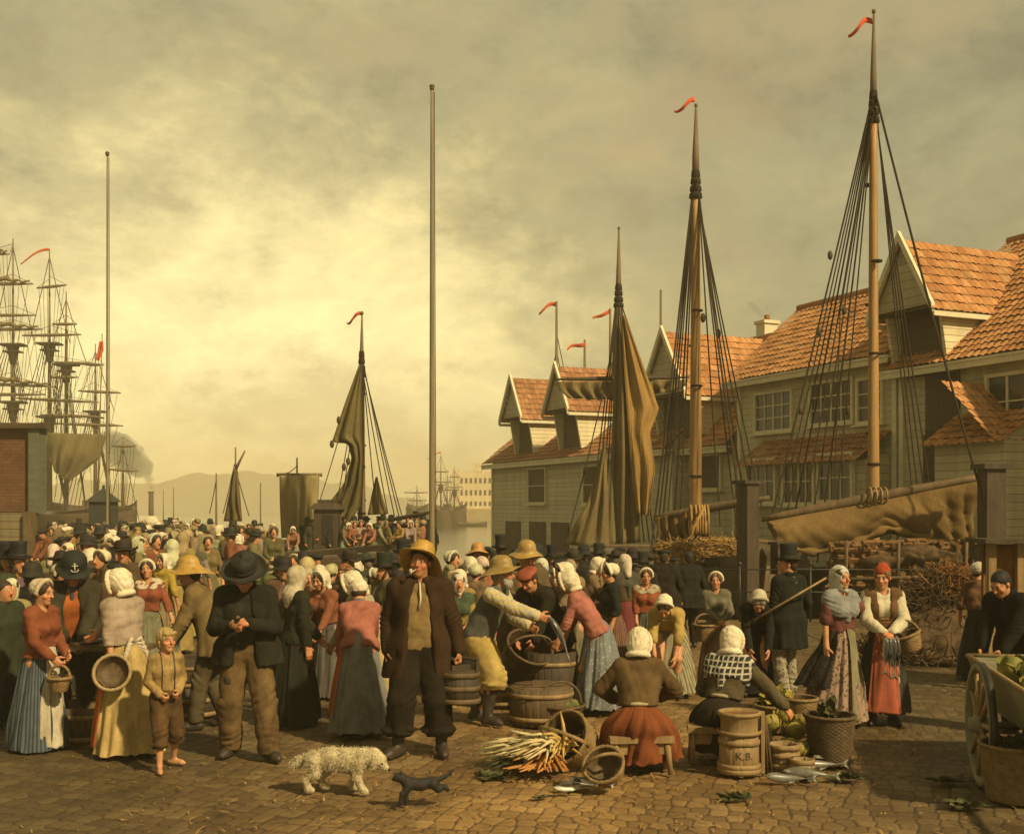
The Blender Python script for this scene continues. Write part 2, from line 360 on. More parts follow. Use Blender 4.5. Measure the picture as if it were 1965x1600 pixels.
# ---------------------------------------------------------------- camera, sky, sun, air
sc=bpy.context.scene
cam=bpy.data.cameras.new('camera'); co=bpy.data.objects.new('camera',cam); C.objects.link(co)
co.location=(0,0,HC); co.rotation_euler=(PI/2,0,0)
cam.sensor_fit='HORIZONTAL'; cam.sensor_width=36; cam.lens=36*FL/1965; cam.shift_y=175/1965; cam.clip_start=.1; cam.clip_end=6000
sc.camera=co
SUN=norm((.54,-.54,.62)); EL=math.asin(SUN[2]); AZ=math.atan2(SUN[0],SUN[1])
w=bpy.data.worlds.new('World'); sc.world=w; w.use_nodes=True
k=NT.__new__(NT); k.t=w.node_tree; k.t.nodes.clear(); out=k.t.nodes.new('ShaderNodeOutputWorld')
sky=k.n('TexSky',sky_type='NISHITA'); sky.sun_disc=False; sky.sun_elevation=EL; sky.sun_rotation=AZ; sky.dust_density=4; sky.air_density=1.5
d=k.n('TexCoord').outputs['Generated']
# cloud cover: billowing banks in warm ochres, with a bright break low over the harbour mouth
dn=k.n('VectorMath',{0:d},operation='NORMALIZE').outputs[0]
def cn(sc_,scale,det,rough,dist=0.0,rot=(.2,.35,0)):
    mp=k.n('Mapping',{0:dn}); mp.inputs['Scale'].default_value=sc_; mp.inputs['Rotation'].default_value=rot; return k.noise(mp.outputs[0],scale,det,rough,dist)
n1=cn((1,1,1.5),3.1,12,.60,.15); n2=cn((1,1,1.9),6.0,12,.66,.25,(.5,.1,.3)); n3=cn((1,1,1.6),15,9,.68,.1,(.1,.7,.2)); n4=cn((1,1,2.6),2.2,6,.55,.2,(.9,.2,.5))
sp=k.n('SeparateXYZ',{0:dn}); U,Yd,Z=sp.outputs
gl=norm(P(455,700,10)-A([0,0,HC]))
du=k.math('MULTIPLY',k.math('SUBTRACT',U,float(gl[0])),.80); dv=k.math('MULTIPLY',k.math('SUBTRACT',Z,float(gl[2])),1.12)
e=k.math('SQRT',k.math('ADD',k.math('MULTIPLY',du,du),k.math('MULTIPLY',dv,dv)))
e=k.math('ADD',e,k.math('MULTIPLY',k.math('SUBTRACT',1.0,Yd),.22))                      # the break is on one side of the sky only
dw=k.math('ADD',e,k.math('ADD',k.math('MULTIPLY_ADD',n1,-.46,.23),k.math('MULTIPLY_ADD',n2,-.27,.135)))
base=k.ramp(dw,[(0.0,(.92,.785,.385)),(.085,(.83,.70,.325)),(.155,(.68,.57,.26)),(.198,(.51,.43,.20)),(.262,(.365,.315,.153)),(.40,(.305,.272,.14)),(1,(.268,.242,.130))])
tex=k.ramp(n2,[(.30,(.68,.67,.67)),(.46,(.96,.96,.96)),(.58,(1.06,1.05,1.02)),(.74,(1.30,1.24,1.13))])
col=k.mix(.85,base,tex,'MULTIPLY')
mot=k.ramp(n3,[(.36,(.86,.84,.80)),(.5,(1,1,1)),(.66,(1.10,1.08,1.04))]); col=k.mix(.75,col,mot,'MULTIPLY')
brn=k.ramp(k.math('MULTIPLY',n4,k.math('ADD',n3,.5)),[(.52,(0,0,0)),(.64,(1,1,1))]); col=k.mix(k.math('MULTIPLY',brn,.5),col,(.36,.265,.125))
zz=Z
hz=k.ramp(zz,[(0,(1,1,1)),(.13,(0,0,0))]); col=k.mix(k.math('MULTIPLY',hz,.5),col,(.74,.615,.29))
cl=k.n('VectorMath',{0:col,1:(10,10,10)},operation='MULTIPLY').outputs[0]
mixc=k.mix(.94,sky.outputs[0],cl)
bg=k.n('Background',{'Color':mixc,'Strength':.1}); k.t.links.new(bg.outputs[0],out.inputs[0])
sl=bpy.data.lights.new('sun','SUN'); so=bpy.data.objects.new('sun',sl); C.objects.link(so)
sl.energy=4.0; sl.angle=R(2.2); sl.color=(1,.80,.47); so.rotation_euler=Vector(SUN).to_track_quat('Z','Y').to_euler(); so.location=(20,-20,40)
sc.view_settings.view_transform='Standard'; sc.view_settings.look='None'; sc.view_settings.gamma=1; sc.view_settings.exposure=.5
sc.cycles.use_denoising=True; sc.cycles.max_bounces=6; sc.cycles.volume_bounces=0; sc.cycles.transparent_max_bounces=6
HZ=NT('haze'); pv=HZ.n('VolumePrincipled',{'Color':(.96,.83,.50,1),'Density':.0014,'Anisotropy':-.25}); HZ.t.links.new(pv.outputs[0],HZ.out.inputs[1])
b=MB(); b.box((0,400,14.6),(1500,830,33.4)); tag(b.build('haze',HZ.m,smooth=False),kind='stuff')
# ---------------------------------------------------------------- ground: cobbled quay as real relief
def hash2(i,j,s): 
    h=np.sin(i*127.1+j*311.7+s*74.7)*43758.5453; return h-np.floor(h)
def cobbles(X,Y):
    """height, gap mask and stone tone of an irregular sett paving laid in slanting rows"""
    wob=.05*np.sin(X*1.7+Y*.6)+.04*np.sin(Y*2.3-X*.9+1.3)
    a=R(-17); u=X*math.cos(a)+Y*math.sin(a)+wob; v=-X*math.sin(a)+Y*math.cos(a)+.5*wob
    ch,cw=.17,.135
    j0=np.floor(v/ch); f1=np.full(X.shape,9.); f2=f1.copy(); ti=np.zeros(X.shape); 
    for dj in (-1,0,1):
        j=j0+dj; off=hash2(j,0*j,3)*.7
        i0=np.floor(u/cw-off)
        for di in (-1,0,1):
            i=i0+di
            cx=(i+off+.5+(hash2(i,j,1)-.5)*.55)*cw; cy=(j+.5+(hash2(i,j,2)-.5)*.38)*ch
            d=((np.abs((u-cx)/(cw*.5))**2.6+np.abs((v-cy)/(ch*.5))**2.6))**(1/2.6)
            n=d<f1
            f2=np.where(n,f1,np.minimum(f2,d)); ti=np.where(n,hash2(i,j,5),ti); f1=np.where(n,d,f1)
    e=np.clip((f2-f1)/.30,0,1); e=e*e*(3-2*e)
    dome=np.clip(1-f1*.55,0,1)
    z=.0075*e+.003*dome*e+(ti-.5)*.006*e
    z+=.02*np.sin(X*.55+1)*np.sin(Y*.43)+.012*np.sin(X*1.3+Y*.8)
    return z, 1-np.clip(e*1.25,0,1), ti
def in_quay(X,Y):
    return ((Y<22.3))|((X<-1.2+(30.6-Y)*.4)&(Y<30.6))|((X<-9.2)&(Y<47.5))
def ground():
    na,ny=1050,620
    s=np.linspace(-.62,.62,na); yy=7.0*(22.3/7.0)**np.linspace(0,1,ny)
    Y,S=np.meshgrid(yy,s,indexing='ij'); X=S*Y
    z,g,t=cobbles(X,Y); far=np.clip((Y-10)/12,0,1); 
    V=np.stack([X,Y,z-.02],-1).reshape(-1,3)
    i=np.arange(na*ny).reshape(ny,na); F=np.stack([i[:-1,:-1],i[:-1,1:],i[1:,1:],i[1:,:-1]],-1).reshape(-1,4)
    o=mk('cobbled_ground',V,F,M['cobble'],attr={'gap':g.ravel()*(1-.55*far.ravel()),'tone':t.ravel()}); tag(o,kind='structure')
    # the rest of the quay: coarser sheet a little lower, with the quay wall under it
    b=MB()
    pts=[(-70,-8),(70,-8),(70,22.3),(2.1,22.3),(-1.2,30.6),(-9.2,30.6),(-9.2,47.5),(-70,47.5)]
    n=len(pts); top=[(x,y,-.062) for x,y in pts]; bot=[(x,y,-1.6) for x,y in pts]
    b.add(top+bot,[tuple(range(n))]+[(i,i+n,(i+1)%n+n,(i+1)%n) for i in range(n)])
    tag(b.build('quay',M['stone'],smooth=False),kind='structure')
    # far paving sheet (beyond the fine relief) 
    na,ny=520,200; x=np.linspace(-30,30,na); y=np.linspace(22.25,47.4,ny); Y,X=np.meshgrid(y,x,indexing='ij')
    z,g,t=cobbles(X,Y); ok=in_quay(X,Y); V=np.stack([X,Y,z-.026],-1).reshape(-1,3)
    i=np.arange(na*ny).reshape(ny,na); F=np.stack([i[:-1,:-1],i[:-1,1:],i[1:,1:],i[1:,:-1]],-1).reshape(-1,4)
    F=F[ok.ravel()[F].all(1)]
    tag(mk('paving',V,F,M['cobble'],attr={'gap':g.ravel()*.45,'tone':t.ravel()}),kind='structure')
    w=MB(); w.add([(-740,-10,-1),(740,-10,-1),(740,800,-1),(-740,800,-1)],[(0,1,2,3)])
    tag(w.build('water',M['water'],smooth=False),kind='structure')
ground()
# ---------------------------------------------------------------- far hills across the fjord
def hills():
    xs=np.linspace(-640,640,220); rows=[]
    def ridge(x,s):
        px=CX+x/700*FL
        h=44*np.exp(-((px-385)/130)**2)+36*np.exp(-((px-520)/95)**2)+40*np.exp(-((px-150)/150)**2)+26*np.exp(-((px-640)/130)**2)+14+6*np.sin(px*.021)+4*np.sin(px*.057+1)+2.5*np.sin(px*.13)
        return h/FL*700
    for t in np.linspace(0,1,14):
        rows.append([(x,620+120*t,-1.4+ (ridge(x,0)+3.0)*math.sin(t*PI*.5)**1.2+ .8*math.sin(x*.05+t*9)*t*(1-t)*3) for x in xs])
    b=MB(); b.sheet(rows); tag(b.build('hills',M['hill']),kind='structure')
hills()
# ---------------------------------------------------------------- the wooden houses on the right
FD=norm(A([-.407,.913,0])); FN=A([.913,.407,0]); FP=21.77           # frontage direction (away), inward normal, offset
def fp(px, out=0.0):
    a=(px-CX)/FL; Y=(FP-out)/(FN[0]*a+FN[1]); return A([a*Y,Y,0])
def hz(py,pt): return HC-(py-HY)/FL*pt[1]
def local_thing(name,label,cat,origin,group=None):
    """an Empty whose +X runs along the frontage towards the viewer, +Y goes into the house"""
    return thing(name,label,cat,origin,math.atan2(-FD[1],-FD[0]),group)
def pantile_mb(p0,u,v,nu,nv,th=.035):
    """pantiled slope: p0 lower left, u along the eave, v up the slope; returns vertices, faces, tone per tile"""
    lu,lv=np.linalg.norm(u),np.linalg.norm(v); n=norm(np.cross(u,v)); k=6
    cu=np.arange(nu*k+1)/(nu*k); V=[];F=[];T=[]
    prof=[.019*math.sin(2*PI*(i%k)/k)+.007*math.cos(4*PI*(i%k)/k) for i in range(nu*k+1)]
    tone=rng.random((nv,nu))
    base=0
    for r in range(nv):
        for e,(lv0,lift) in enumerate(((0,.04),(1.04,.010))):
            for i,c in enumerate(cu): 
                V.append(p0+u*c+v*min(1.0,(r+lv0)/nv)+n*(prof[i]+lift+ .010*math.sin(r*5.1+c*40))); T.append(tone[r,min(nu-1,i//k)])
        m=len(cu); F+=[(base+i,base+i+1,base+m+i+1,base+m+i) for i in range(m-1)]; base+=2*m
    return V,F,T
def roof_slope(name,p0,p1,up,parent,mat='tiles',pitch=.21,row=.27):
    p0,p1,up=A(p0,dtype=float),A(p1,dtype=float),A(up,dtype=float); u=p1-p0
    V,F,T=pantile_mb(p0,u,up,max(2,int(np.linalg.norm(u)/pitch)),max(2,int(np.linalg.norm(up)/row)))
    return mk(name,V,A(F),M[mat],parent,attr={'tile':A(T)})
def window(parent,x,z,w,h,cols,rows,y=0.0,dark=None,trim='trim'):
    b=MB(); t=.09
    for dx,dz,sx,sz in ((-w/2-t/2,0,t,h+2*t),(w/2+t/2,0,t,h+2*t),(0,h/2+t/2,w-.004,t),(0,-h/2-t/2,w-.004,t)): b.box((x+dx,y-.04,z+dz),(sx,.12,sz))
    for i in range(1,cols): b.box((x-w/2+w*i/cols,y-.03,z),(.06 if (cols%2==0 and i==cols//2) else .035,.05,h-.004))
    for i in range(1,rows): b.box((x,y-.028,z-h/2+h*i/rows),(w-.004,.05,.035))
    f=b.build('window',M[trim],parent,smooth=False)
    g=MB(); g.box((x,y-.012,z),(w-.004,.02,h-.004)); g.build('pane',dark or M['glass'],f,smooth=False)
    s=MB(); s.box((x,y-.09,z-h/2-t-.03),(w+.34,.2,.055)); s.build('sill',M[trim],f,smooth=False)
    return f
def hatch(parent,x,z,w,h,y=0.0,name='hatch',mat='shadewood'):
    b=MB(); n=max(2,int(w/.22))
    for i in range(n): b.box((x-w/2+w*(i+.5)/n,y-.02,z),(w/n-.012,.04+.006*(i%2),h))
    b.box((x,y-.055,z+h*.3),(w*.92,.03,.1)); b.box((x,y-.055,z-h*.3),(w*.92,.03,.1))
    return b.build(name,M[mat],parent,smooth=False)
def dormer(parent,x,ze,w,h,depth,out,low,side=True,tilem='tiles',gab='siding3',front='shadewood'):
    """a hoist dormer: gable overhanging the front, cream side walls, tiled roof; ze eave height, h gable height"""
    y0=-out
    r=.18; e=.12
    d=MB()                                                     # cheeks of the dormer
    for s in (-1,1):
        xx=x+s*(w/2-.12)
        d.add([(xx-.05,y0+.55,low),(xx-.05,y0+depth,low+0.3),(xx-.05,y0+depth,ze),(xx-.05,y0+.25,ze),(xx+.05,y0+.55,low),(xx+.05,y0+depth,low+.3),(xx+.05,y0+depth,ze),(xx+.05,y0+.25,ze)],
              [(0,1,2,3),(7,6,5,4),(0,4,5,1),(1,5,6,2),(2,6,7,3),(3,7,4,0)])
    dm=d.build('dormer_wall',M['siding2'],parent,smooth=False)
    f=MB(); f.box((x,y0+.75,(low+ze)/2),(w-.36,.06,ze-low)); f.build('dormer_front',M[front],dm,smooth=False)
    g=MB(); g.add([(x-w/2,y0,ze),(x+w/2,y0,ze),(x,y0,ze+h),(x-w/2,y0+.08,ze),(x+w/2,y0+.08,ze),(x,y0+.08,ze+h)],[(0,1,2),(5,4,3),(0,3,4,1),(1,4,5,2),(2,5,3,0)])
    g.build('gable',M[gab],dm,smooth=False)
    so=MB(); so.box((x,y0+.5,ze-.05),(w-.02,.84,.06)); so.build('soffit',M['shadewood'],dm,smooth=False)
    L=math.hypot(w/2,h)
    for s in (-1,1):
        ex=x+s*(w/2+e); ez=ze-e*h/(w/2); ap=A([x,0,ze+h+.05])
        low_a=A([ex,y0-r,ez]); low_b=A([ex,y0+depth+.5,ez]); upv=A([x-ex,0,ze+h-ez])
        q0,q1=(low_a,low_b) if s>0 else (low_b,low_a)
        roof_slope('dormer_roof',q0,q1,upv,parent,tilem)
        v=MB(); a0=low_a+A([0,-.03,-.10]); a1=A([x,y0-r-.03,ze+h-.04]); t=A([0,0,.26])
        v.hexa([a0,a0+A([0,.10,0]),a0+A([0,.10,0])+t,a0+t, a1,a1+A([0,.10,0]),a1+A([0,.10,0])+t,a1+t]); v.build('verge_board',M['trim'],parent,smooth=False)
        c=MB(); c.box((ex-s*.02,y0+depth/2,ez-.09),(.1,depth+.3,.12)); c.build('gutter_board',M['trim'],parent,smooth=False)
def row_house(name,label,pl,pr,eave_y,mat,roofin=2.6,roofup=2.2,tilem='tiles',zb=-.2,cat='house',out=0.0,refpx=None,trimcol='trim',eave=None,group=None):
    """a house of the row between two points of the frontage; returns its Empty, length and eave height"""
    o=fp(pl,out); e=fp(pr,out); L=np.linalg.norm(e-o); ref=fp(refpx or pl,out); ze=eave if eave else hz(eave_y,ref)
    t=local_thing(name,label,cat,o,group)
    b=MB(); b.hexa([(0,0,zb),(L,0,zb),(L,roofin*2,zb),(0,roofin*2,zb),(0,0,ze),(L,0,ze),(L,roofin*2,ze),(0,roofin*2,ze)])
    b.build('wall',M[mat],t,smooth=False)
    for x in (.02,L-.08): g=MB(); g.add([(x,0.01,ze),(x,roofin*2-.01,ze),(x,roofin,ze+roofup),(x+.06,0.01,ze),(x+.06,roofin*2-.01,ze),(x+.06,roofin,ze+roofup)],[(0,1,2),(5,4,3),(0,3,4,1),(1,4,5,2),(2,5,3,0)]); g.build('gable_wall',M[mat],t,smooth=False)
    ov=.45; dz=ov*roofup/roofin
    roof_slope('roof',(-.3,-ov,ze-dz+.1),(L+.1,-ov,ze-dz+.1),(0,roofin+ov,roofup+dz),t,tilem)
    roof_slope('roof',(L+.1,2*roofin+ov,ze-dz+.1),(-.3,2*roofin+ov,ze-dz+.1),(0,-roofin-ov,roofup+dz),t,tilem)
    c=MB(); c.box((L/2-.1,-ov+.02,ze-dz-.02),(L+.4,.06,.22)); c.box((L/2-.1,-.26,ze-dz+.05),(L+.38,.46,.05)); c.build('eave_board',M[trimcol],t,smooth=False)
    
    for xc in (.07,L-.07): co=MB(); co.box((xc,-.03,(ze+zb)/2-.1),(.16,.06,ze-zb-.3)); co.build('corner_board',M[trimcol],t,smooth=False)
    rg=MB(); rg.tube([(-.3,roofin,ze+roofup+.14),(L+.1,roofin,ze+roofup+.14)],.1,8); rg.build('ridge',M[tilem],t)
    return t,o,L,ze
def sx(px,o,out=0.0): return float(np.dot(fp(px,out)-o,-FD))        # pixel column -> metres along the house
def houses():
    # house A, farthest: two hoist dormers
    t,o,L,ze=row_house('boat_house','farthest grey boarded warehouse of the row with two small hoist dormers and brown tiled roof',945,1292,880,'siding',2.6,2.1,'oldtiles',cat='warehouse',refpx=960)
    for px,ay,w,h in ((1012,727,2.2,1.75),(1100,705,2.2,1.75)):
        p=fp(px); zt=hz(ay,p); dormer(t,sx(px,o),zt-h,w,h,3.2,.7,ze+.1,tilem='oldtiles')
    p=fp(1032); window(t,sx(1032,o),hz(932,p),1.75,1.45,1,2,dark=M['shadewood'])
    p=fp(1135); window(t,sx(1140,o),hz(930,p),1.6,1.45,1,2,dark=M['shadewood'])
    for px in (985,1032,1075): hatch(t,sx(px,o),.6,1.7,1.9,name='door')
    # house B: middle, big dormer in shadow
    t,o,L,ze=row_house('boat_house','middle boarded warehouse with one large cream dormer behind the second tall mast',1296,1412,838,'siding3',3.4,3.7,'tiles',cat='warehouse',refpx=1350,out=-.6)
    p=fp(1318,-.6); dormer(t,sx(1318,o,-.6),hz(640,p)-2.2,2.9,2.2,4.2,.9,ze+.05)
    ch=MB(); cw_=P(1472,640,42.6)-o; lx=float(np.dot(cw_,-FD)); ly=float(np.dot(cw_,FN)); zc=P(1472,622,42.6)[2]
    ch.box((lx,ly,zc-1.0),(.52,.6,2.0)); ch.box((lx,ly,zc+.05),(.64,.72,.12)); ch.build('chimney',M['trim'],t,smooth=False)
    cp=MB(); cp.tube([(lx,ly,zc+.1),(lx,ly,zc+.34)],.11,10); cp.build('chimney_pot',M['oldtiles'],t)
    p=fp(1372,-.6); window(t,sx(1365,o,-.6),hz(905,p),1.2,1.1,1,1,dark=M['shadewood'],y=0)
    # house C: two rows of windows and a lean-to
    t,o,L,ze=row_house('town_house','long boarded house with two rows of white framed windows and orange tiled roof',1418,1722,700,'siding',2.6,2.2,'tiles',cat='house',eave=6.5)
    for px,py,cols in ((1486,790,4),(1597,772,4),(1672,768,2)):
        p=fp(px); window(t,sx(px,o),hz(py,p),1.75 if cols==4 else .9,1.12,cols,3)
    for px,py,cols in ((1510,922,3),(1583,922,4),(1655,915,3)):
        p=fp(px,.8); window(t,sx(px,o),hz(py,p),1.3,1.2,cols,2,y=-.9)
    l=MB(); x0,x1=sx(1475,o),L-.25; zl=hz(885,fp(1590,.9)); l.hexa([(x0,-.86,-.2),(x1,-.86,-.2),(x1,-.01,-.2),(x0,-.01,-.2),(x0,-.86,zl),(x1,-.86,zl),(x1,-.01,zl+.2),(x0,-.01,zl+.2)]); l.build('lean_to',M['siding3'],t,smooth=False)
    roof_slope('lean_to_roof',(x0-.2,-1.25,zl-.05),(x1+.1,-1.25,zl-.05),(0,1.28,.85),t,'oldtiles')
    # house D: nearest, great hoist dormer
    t,o,L,ze=row_house('boat_house','nearest tall house with a big orange tiled hoist dormer over a shaded loading hatch',1728,2260,690,'siding3',4.2,3.5,'tiles',cat='house',refpx=1850,eave=6.05)
    p=fp(1772); dormer(t,sx(1772,o)+.1,hz(468,p)-1.75,2.1,1.75,3.4,.75,ze-.5)
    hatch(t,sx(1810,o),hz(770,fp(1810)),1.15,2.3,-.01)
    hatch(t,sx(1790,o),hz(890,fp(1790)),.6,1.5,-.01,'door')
    x0=sx(1865,o); zl=hz(835,fp(1880))                              # stair porch with its small tiled roof
    b=MB(); b.hexa([(x0-.2,-1.0,-.2),(x0+1.9,-1.0,-.2),(x0+1.9,-.01,-.2),(x0-.2,-.01,-.2),(x0-.2,-1.0,zl-.2),(x0+1.9,-1.0,zl-.2),(x0+1.9,-.01,zl+.5),(x0-.2,-.01,zl+.5)]); b.build('porch',M['siding'],t,smooth=False)
    roof_slope('porch_roof',(x0+1.9,-1.3,zl-.25),(x0+1.9,-.0,zl-.25),(-1.6,0,1.5),t,'tiles') ; roof_slope('porch_roof',(x0-.4,-1.35,zl-.3),(x0+2.2,-1.35,zl-.3),(0,1.36,.85),t,'tiles')
    window(t,sx(1935,o),hz(770,fp(1935)),1.1,1.2,2,2)
    # roof behind, far right
    t=local_thing('boat_house','orange tiled roof of a taller house rising behind the nearest dormer at right','house',fp(1860,-6.2))
    b=MB(); b.hexa([(0,0,-.2),(7,0,-.2),(7,6,-.2),(0,6,-.2),(0,0,7.5),(7,0,7.5),(7,6,7.5),(0,6,7.5)]); b.build('wall',M['siding3'],t,smooth=False)
    roof_slope('roof',(-.3,-.4,7.4),(7.3,-.4,7.4),(0,3.4,2.4),t); 
    v=MB(); v.hexa([(-.35,-.5,7.25),(-.28,-.5,7.25),(-.28,-.5,7.45),(-.35,-.5,7.45),(-.35,3.05,9.65),(-.28,3.05,9.65),(-.28,3.05,9.9),(-.35,3.05,9.9)]); v.build('verge_board',M['trim'],t,smooth=False)
    b=MB(); b.add([(0,0.01,7.5),(0,6,7.5),(0,3,9.7),(.06,.01,7.5),(.06,6,7.5),(.06,3,9.7)],[(0,1,2),(5,4,3),(0,3,4,1),(1,4,5,2),(2,5,3,0)]); b.build('gable_wall',M['siding3'],t,smooth=False)
    # the strip of land the houses stand on
    b=MB(); a0=fp(930,1.6); a1=fp(2500,1.6); q=FN*40
    pts=[a0,a1,a1+q,a0+q]; b.add([p+A([0,0,-.15]) for p in pts]+[p+A([0,0,-1.7]) for p in pts],[(0,1,2,3),(0,4,5,1),(1,5,6,2),(2,6,7,3),(3,7,4,0)]); tag(b.build('pavement',M['stone'],smooth=False),kind='structure')
houses()
def left_warehouse():
    Y=30.0; o=XY(-40,Y); xr=(78-CX)/FL*Y-o[0]
    t=thing('warehouse','brown brick walled warehouse corner above a boarded base at the far left edge','warehouse',o)
    ztop=hz(822,o); zm=hz(982,o); xb=(60-CX)/FL*36-o[0]
    b=MB(); b.hexa([(-4,0,zm),(xr-.28,0,zm),(xb,6,zm),(-4,6,zm),(-4,0,ztop),(xr-.28,0,ztop),(xb,6,ztop),(-4,6,ztop)]); b.build('brick_wall',BRICK,t,smooth=False)
    b=MB(); b.box((xr-.12,.1,(ztop+zm)/2),(.28,.5,ztop-zm+.05)); b.build('corner_board',M['trim2'],t,smooth=False)
    b=MB(); b.box(((xr-4)/2,.0,ztop+.06),(xr+4.3,.5,.14)); b.build('eave_board',M['shadewood'],t,smooth=False)
    b=MB(); b.hexa([(-4,-.06,-.1),(xr-.25,-.06,-.1),(xb,6,-.1),(-4,6,-.1),(-4,-.06,zm-.02),(xr-.25,-.06,zm-.02),(xb,6,zm-.02),(-4,6,zm-.02)]); b.build('boarded_base',M['basewood'],t,smooth=False)
    b=MB(); b.box((xr-.22,-.12,zm/2),(.3,.2,zm)); b.build('corner_post',M['wood'],t,smooth=False)
def brickmat():
    k=NT('brown_brick'); v=k.coords('Object',(1,1,1),(PI/2,0,0))
    br=k.n('TexBrick',{'Vector':v,'Color1':(.15,.07,.034,1),'Color2':(.12,.057,.029,1),'Mortar':(.095,.05,.026,1),'Scale':1.0,'Mortar Size':.012,'Brick Width':.24,'Row Height':.085})
    col=k.mix(.75,br.outputs[0],k.ramp(k.noise(v,2.2,6,.7),[(.3,(.6,.58,.55)),(.7,(1.2,1.2,1.15))]),'MULTIPLY')
    return k.bsdf(col,.85,k.math('MULTIPLY',br.outputs['Fac'],-1.0),.2,.006,.2)
BRICK=brickmat(); M['trim2']=grainy('green_trim',(.13,.14,.085),(.085,.09,.06),(1,1,3),3,.75,.3,.01,25,.3)
M['basewood']=siding('brown_base_boards',(.22,.175,.09),(.14,.11,.057),.2)
left_warehouse()
# ---------------------------------------------------------------- flag poles
M['polewood']=grainy('grey_pole_wood',(.25,.20,.11),(.165,.13,.072),(2,2,.12),6,.7,.4,.008,50,.3)
def pole(px,top,Y,r,label,thick=None):
    o=XY(px,Y); t=thing('flagpole',label,'flagpole',o); zt=hz(top,o)
    b=MB(); n=10; b.tube([(0,0,-1.0+(zt+1)*i/n) for i in range(n+1)],[r*(1-.55*i/n) for i in range(n+1)],12); b.build('pole',M['polewood'],t)
    b=MB(); b.ell((0,0,zt+.05),(.075,.075,.06),12); b.tube([(0,0,zt-.04),(0,0,zt+.02)],.06,10); b.build('finial',M['wood'],t)
    if thick:
        zb=hz(thick,o); b=MB(); b.tube([(-.17,0,-1.0),(-.17,0,zb-.3),(-.16,0,zb)],[.105,.095,.05],12); b.build('tabernacle_post',M['darkwood'],t)
        b=MB(); 
        for z in (.6,1.9,zb-.5): b.lathe([(.23,z),(.23,z+.09)],16,o=(-.08,0,0),sx=1.1,sy=.62)
        b.build('iron_band',M['iron'],t)
    b=MB(); b.tube(bez((.11,-.06,1.0),(.06,-.02,zt-.1),0.05,8),.012,5); b.build('halyard',M['rope'],t)
pole(206,297,39,.06,'slim tall bare flagpole at left rising from the crowd before the ships')
pole(829,170,30.2,.09,'tall bare flagpole near the middle with a thick lower post beside the boat')
# ---------------------------------------------------------------- iron railing along the quay
def railing():
    t=thing('iron_railing','thin iron railing with two bars on the quay edge before the moored boats','railing',(3.6,21.9,0))
    xs=[3.05,4.35,5.7,7.0,8.3]; 
    for x in xs:
        b=MB(); h=1.06; b.tube([(x-3.6,0,-.05),(x-3.6,0,h)],.022,8); b.ell((x-3.6,0,h+.03),(.045,.045,.045),10); b.build('post',M['iron'],t)
    for z in (.55,.98):
        b=MB(); b.tube([(xs[0]-3.6,-.0,z),(xs[-1]-3.6,.0,z)],.014,6); b.build('rail',M['iron'],t)
railing()
# ---------------------------------------------------------------- boats and ships
def resample(pts,n):
    p=A(pts,dtype=float); d=np.r_[0,np.cumsum(np.linalg.norm(np.diff(p,axis=0),axis=1))]; t=np.linspace(0,d[-1],n)
    return np.stack([np.interp(t,d,p[:,i]) for i in range(p.shape[1])],1)
def sail(name,left,right,mat,parent,n=28,m=26,amp=.1,folds=5,ph=0.0,belly=.0,color=None,out=(0,-1,0)):
    """cloth hung between two edges (3-D polylines), with soft folds and a belly"""
    Lp,Rp=resample(left,n),resample(right,n); rows=[]
    o=A(out,dtype=float)
    for i in range(n):
        t=i/(n-1); r=[]
        for j in range(m):
            s=j/(m-1); q=Lp[i]*(1-s)+Rp[i]*s
            f=amp*(math.sin(folds*2*PI*s+ph+1.3*math.sin(3*t+ph))*(.35+.65*t)+.4*math.sin(11*s+5*t+ph))*min(1,6*s,6*(1-s))+belly*math.sin(PI*s)*math.sin(PI*min(1,t*1.1))
            r.append(q+o*f)
        rows.append(r)
    b=MB(); b.sheet(rows,.02); so_=b.build(name,M[mat],parent,color=color)
    if n>=14:
        b=MB(); w_=max(np.linalg.norm(A(rows[n//2][0])-A(rows[n//2][-1])),.2); rs=.010*max(1,-(0)+np.mean(Lp[:,1])/36)
        for j in range(3,m-2,max(3,m//7)): b.tube([A(rows[i][j])+o*.012 for i in range(n)],rs,4,False)
        b.tube([A(rows[i][0]) for i in range(n)],rs*1.8,5); b.tube([A(rows[i][-1]) for i in range(n)],rs*1.8,5)
        b.build('seams',M[mat],so_)
    return so_
def pennant(t,p,L=1.1,h=.16,ph=0.0,mat='red'):
    rows=[[],[]]
    for i in range(14):
        s=i/13; x=-L*s*(.86); z=-L*.42*s*s+.10*math.sin(5.2*s+ph); y=.09*math.sin(7*s+ph); w=h*(1-.55*s)
        rows[0].append(p+A([x,y,z])); rows[1].append(p+A([x+.02,y,z-w]))
    b=MB(); b.sheet(rows,.012); return b.build('pennant',M[mat],t)
def rope(t,a,b,r=.018,sag=.12,name='shroud',mat='rope'):
    m=MB(); m.tube(bez(a,b,sag,9),r,5,False); return m.build(name,M[mat],t)
def block(t,p,r=.07,name='block'):
    m=MB(); m.ell((0,0,0),(r*.7,r*.6,r*1.25),10); m.V=[tuple(A(v)+p) for v in m.V]; return m.build(name,M['darkwood'],t)
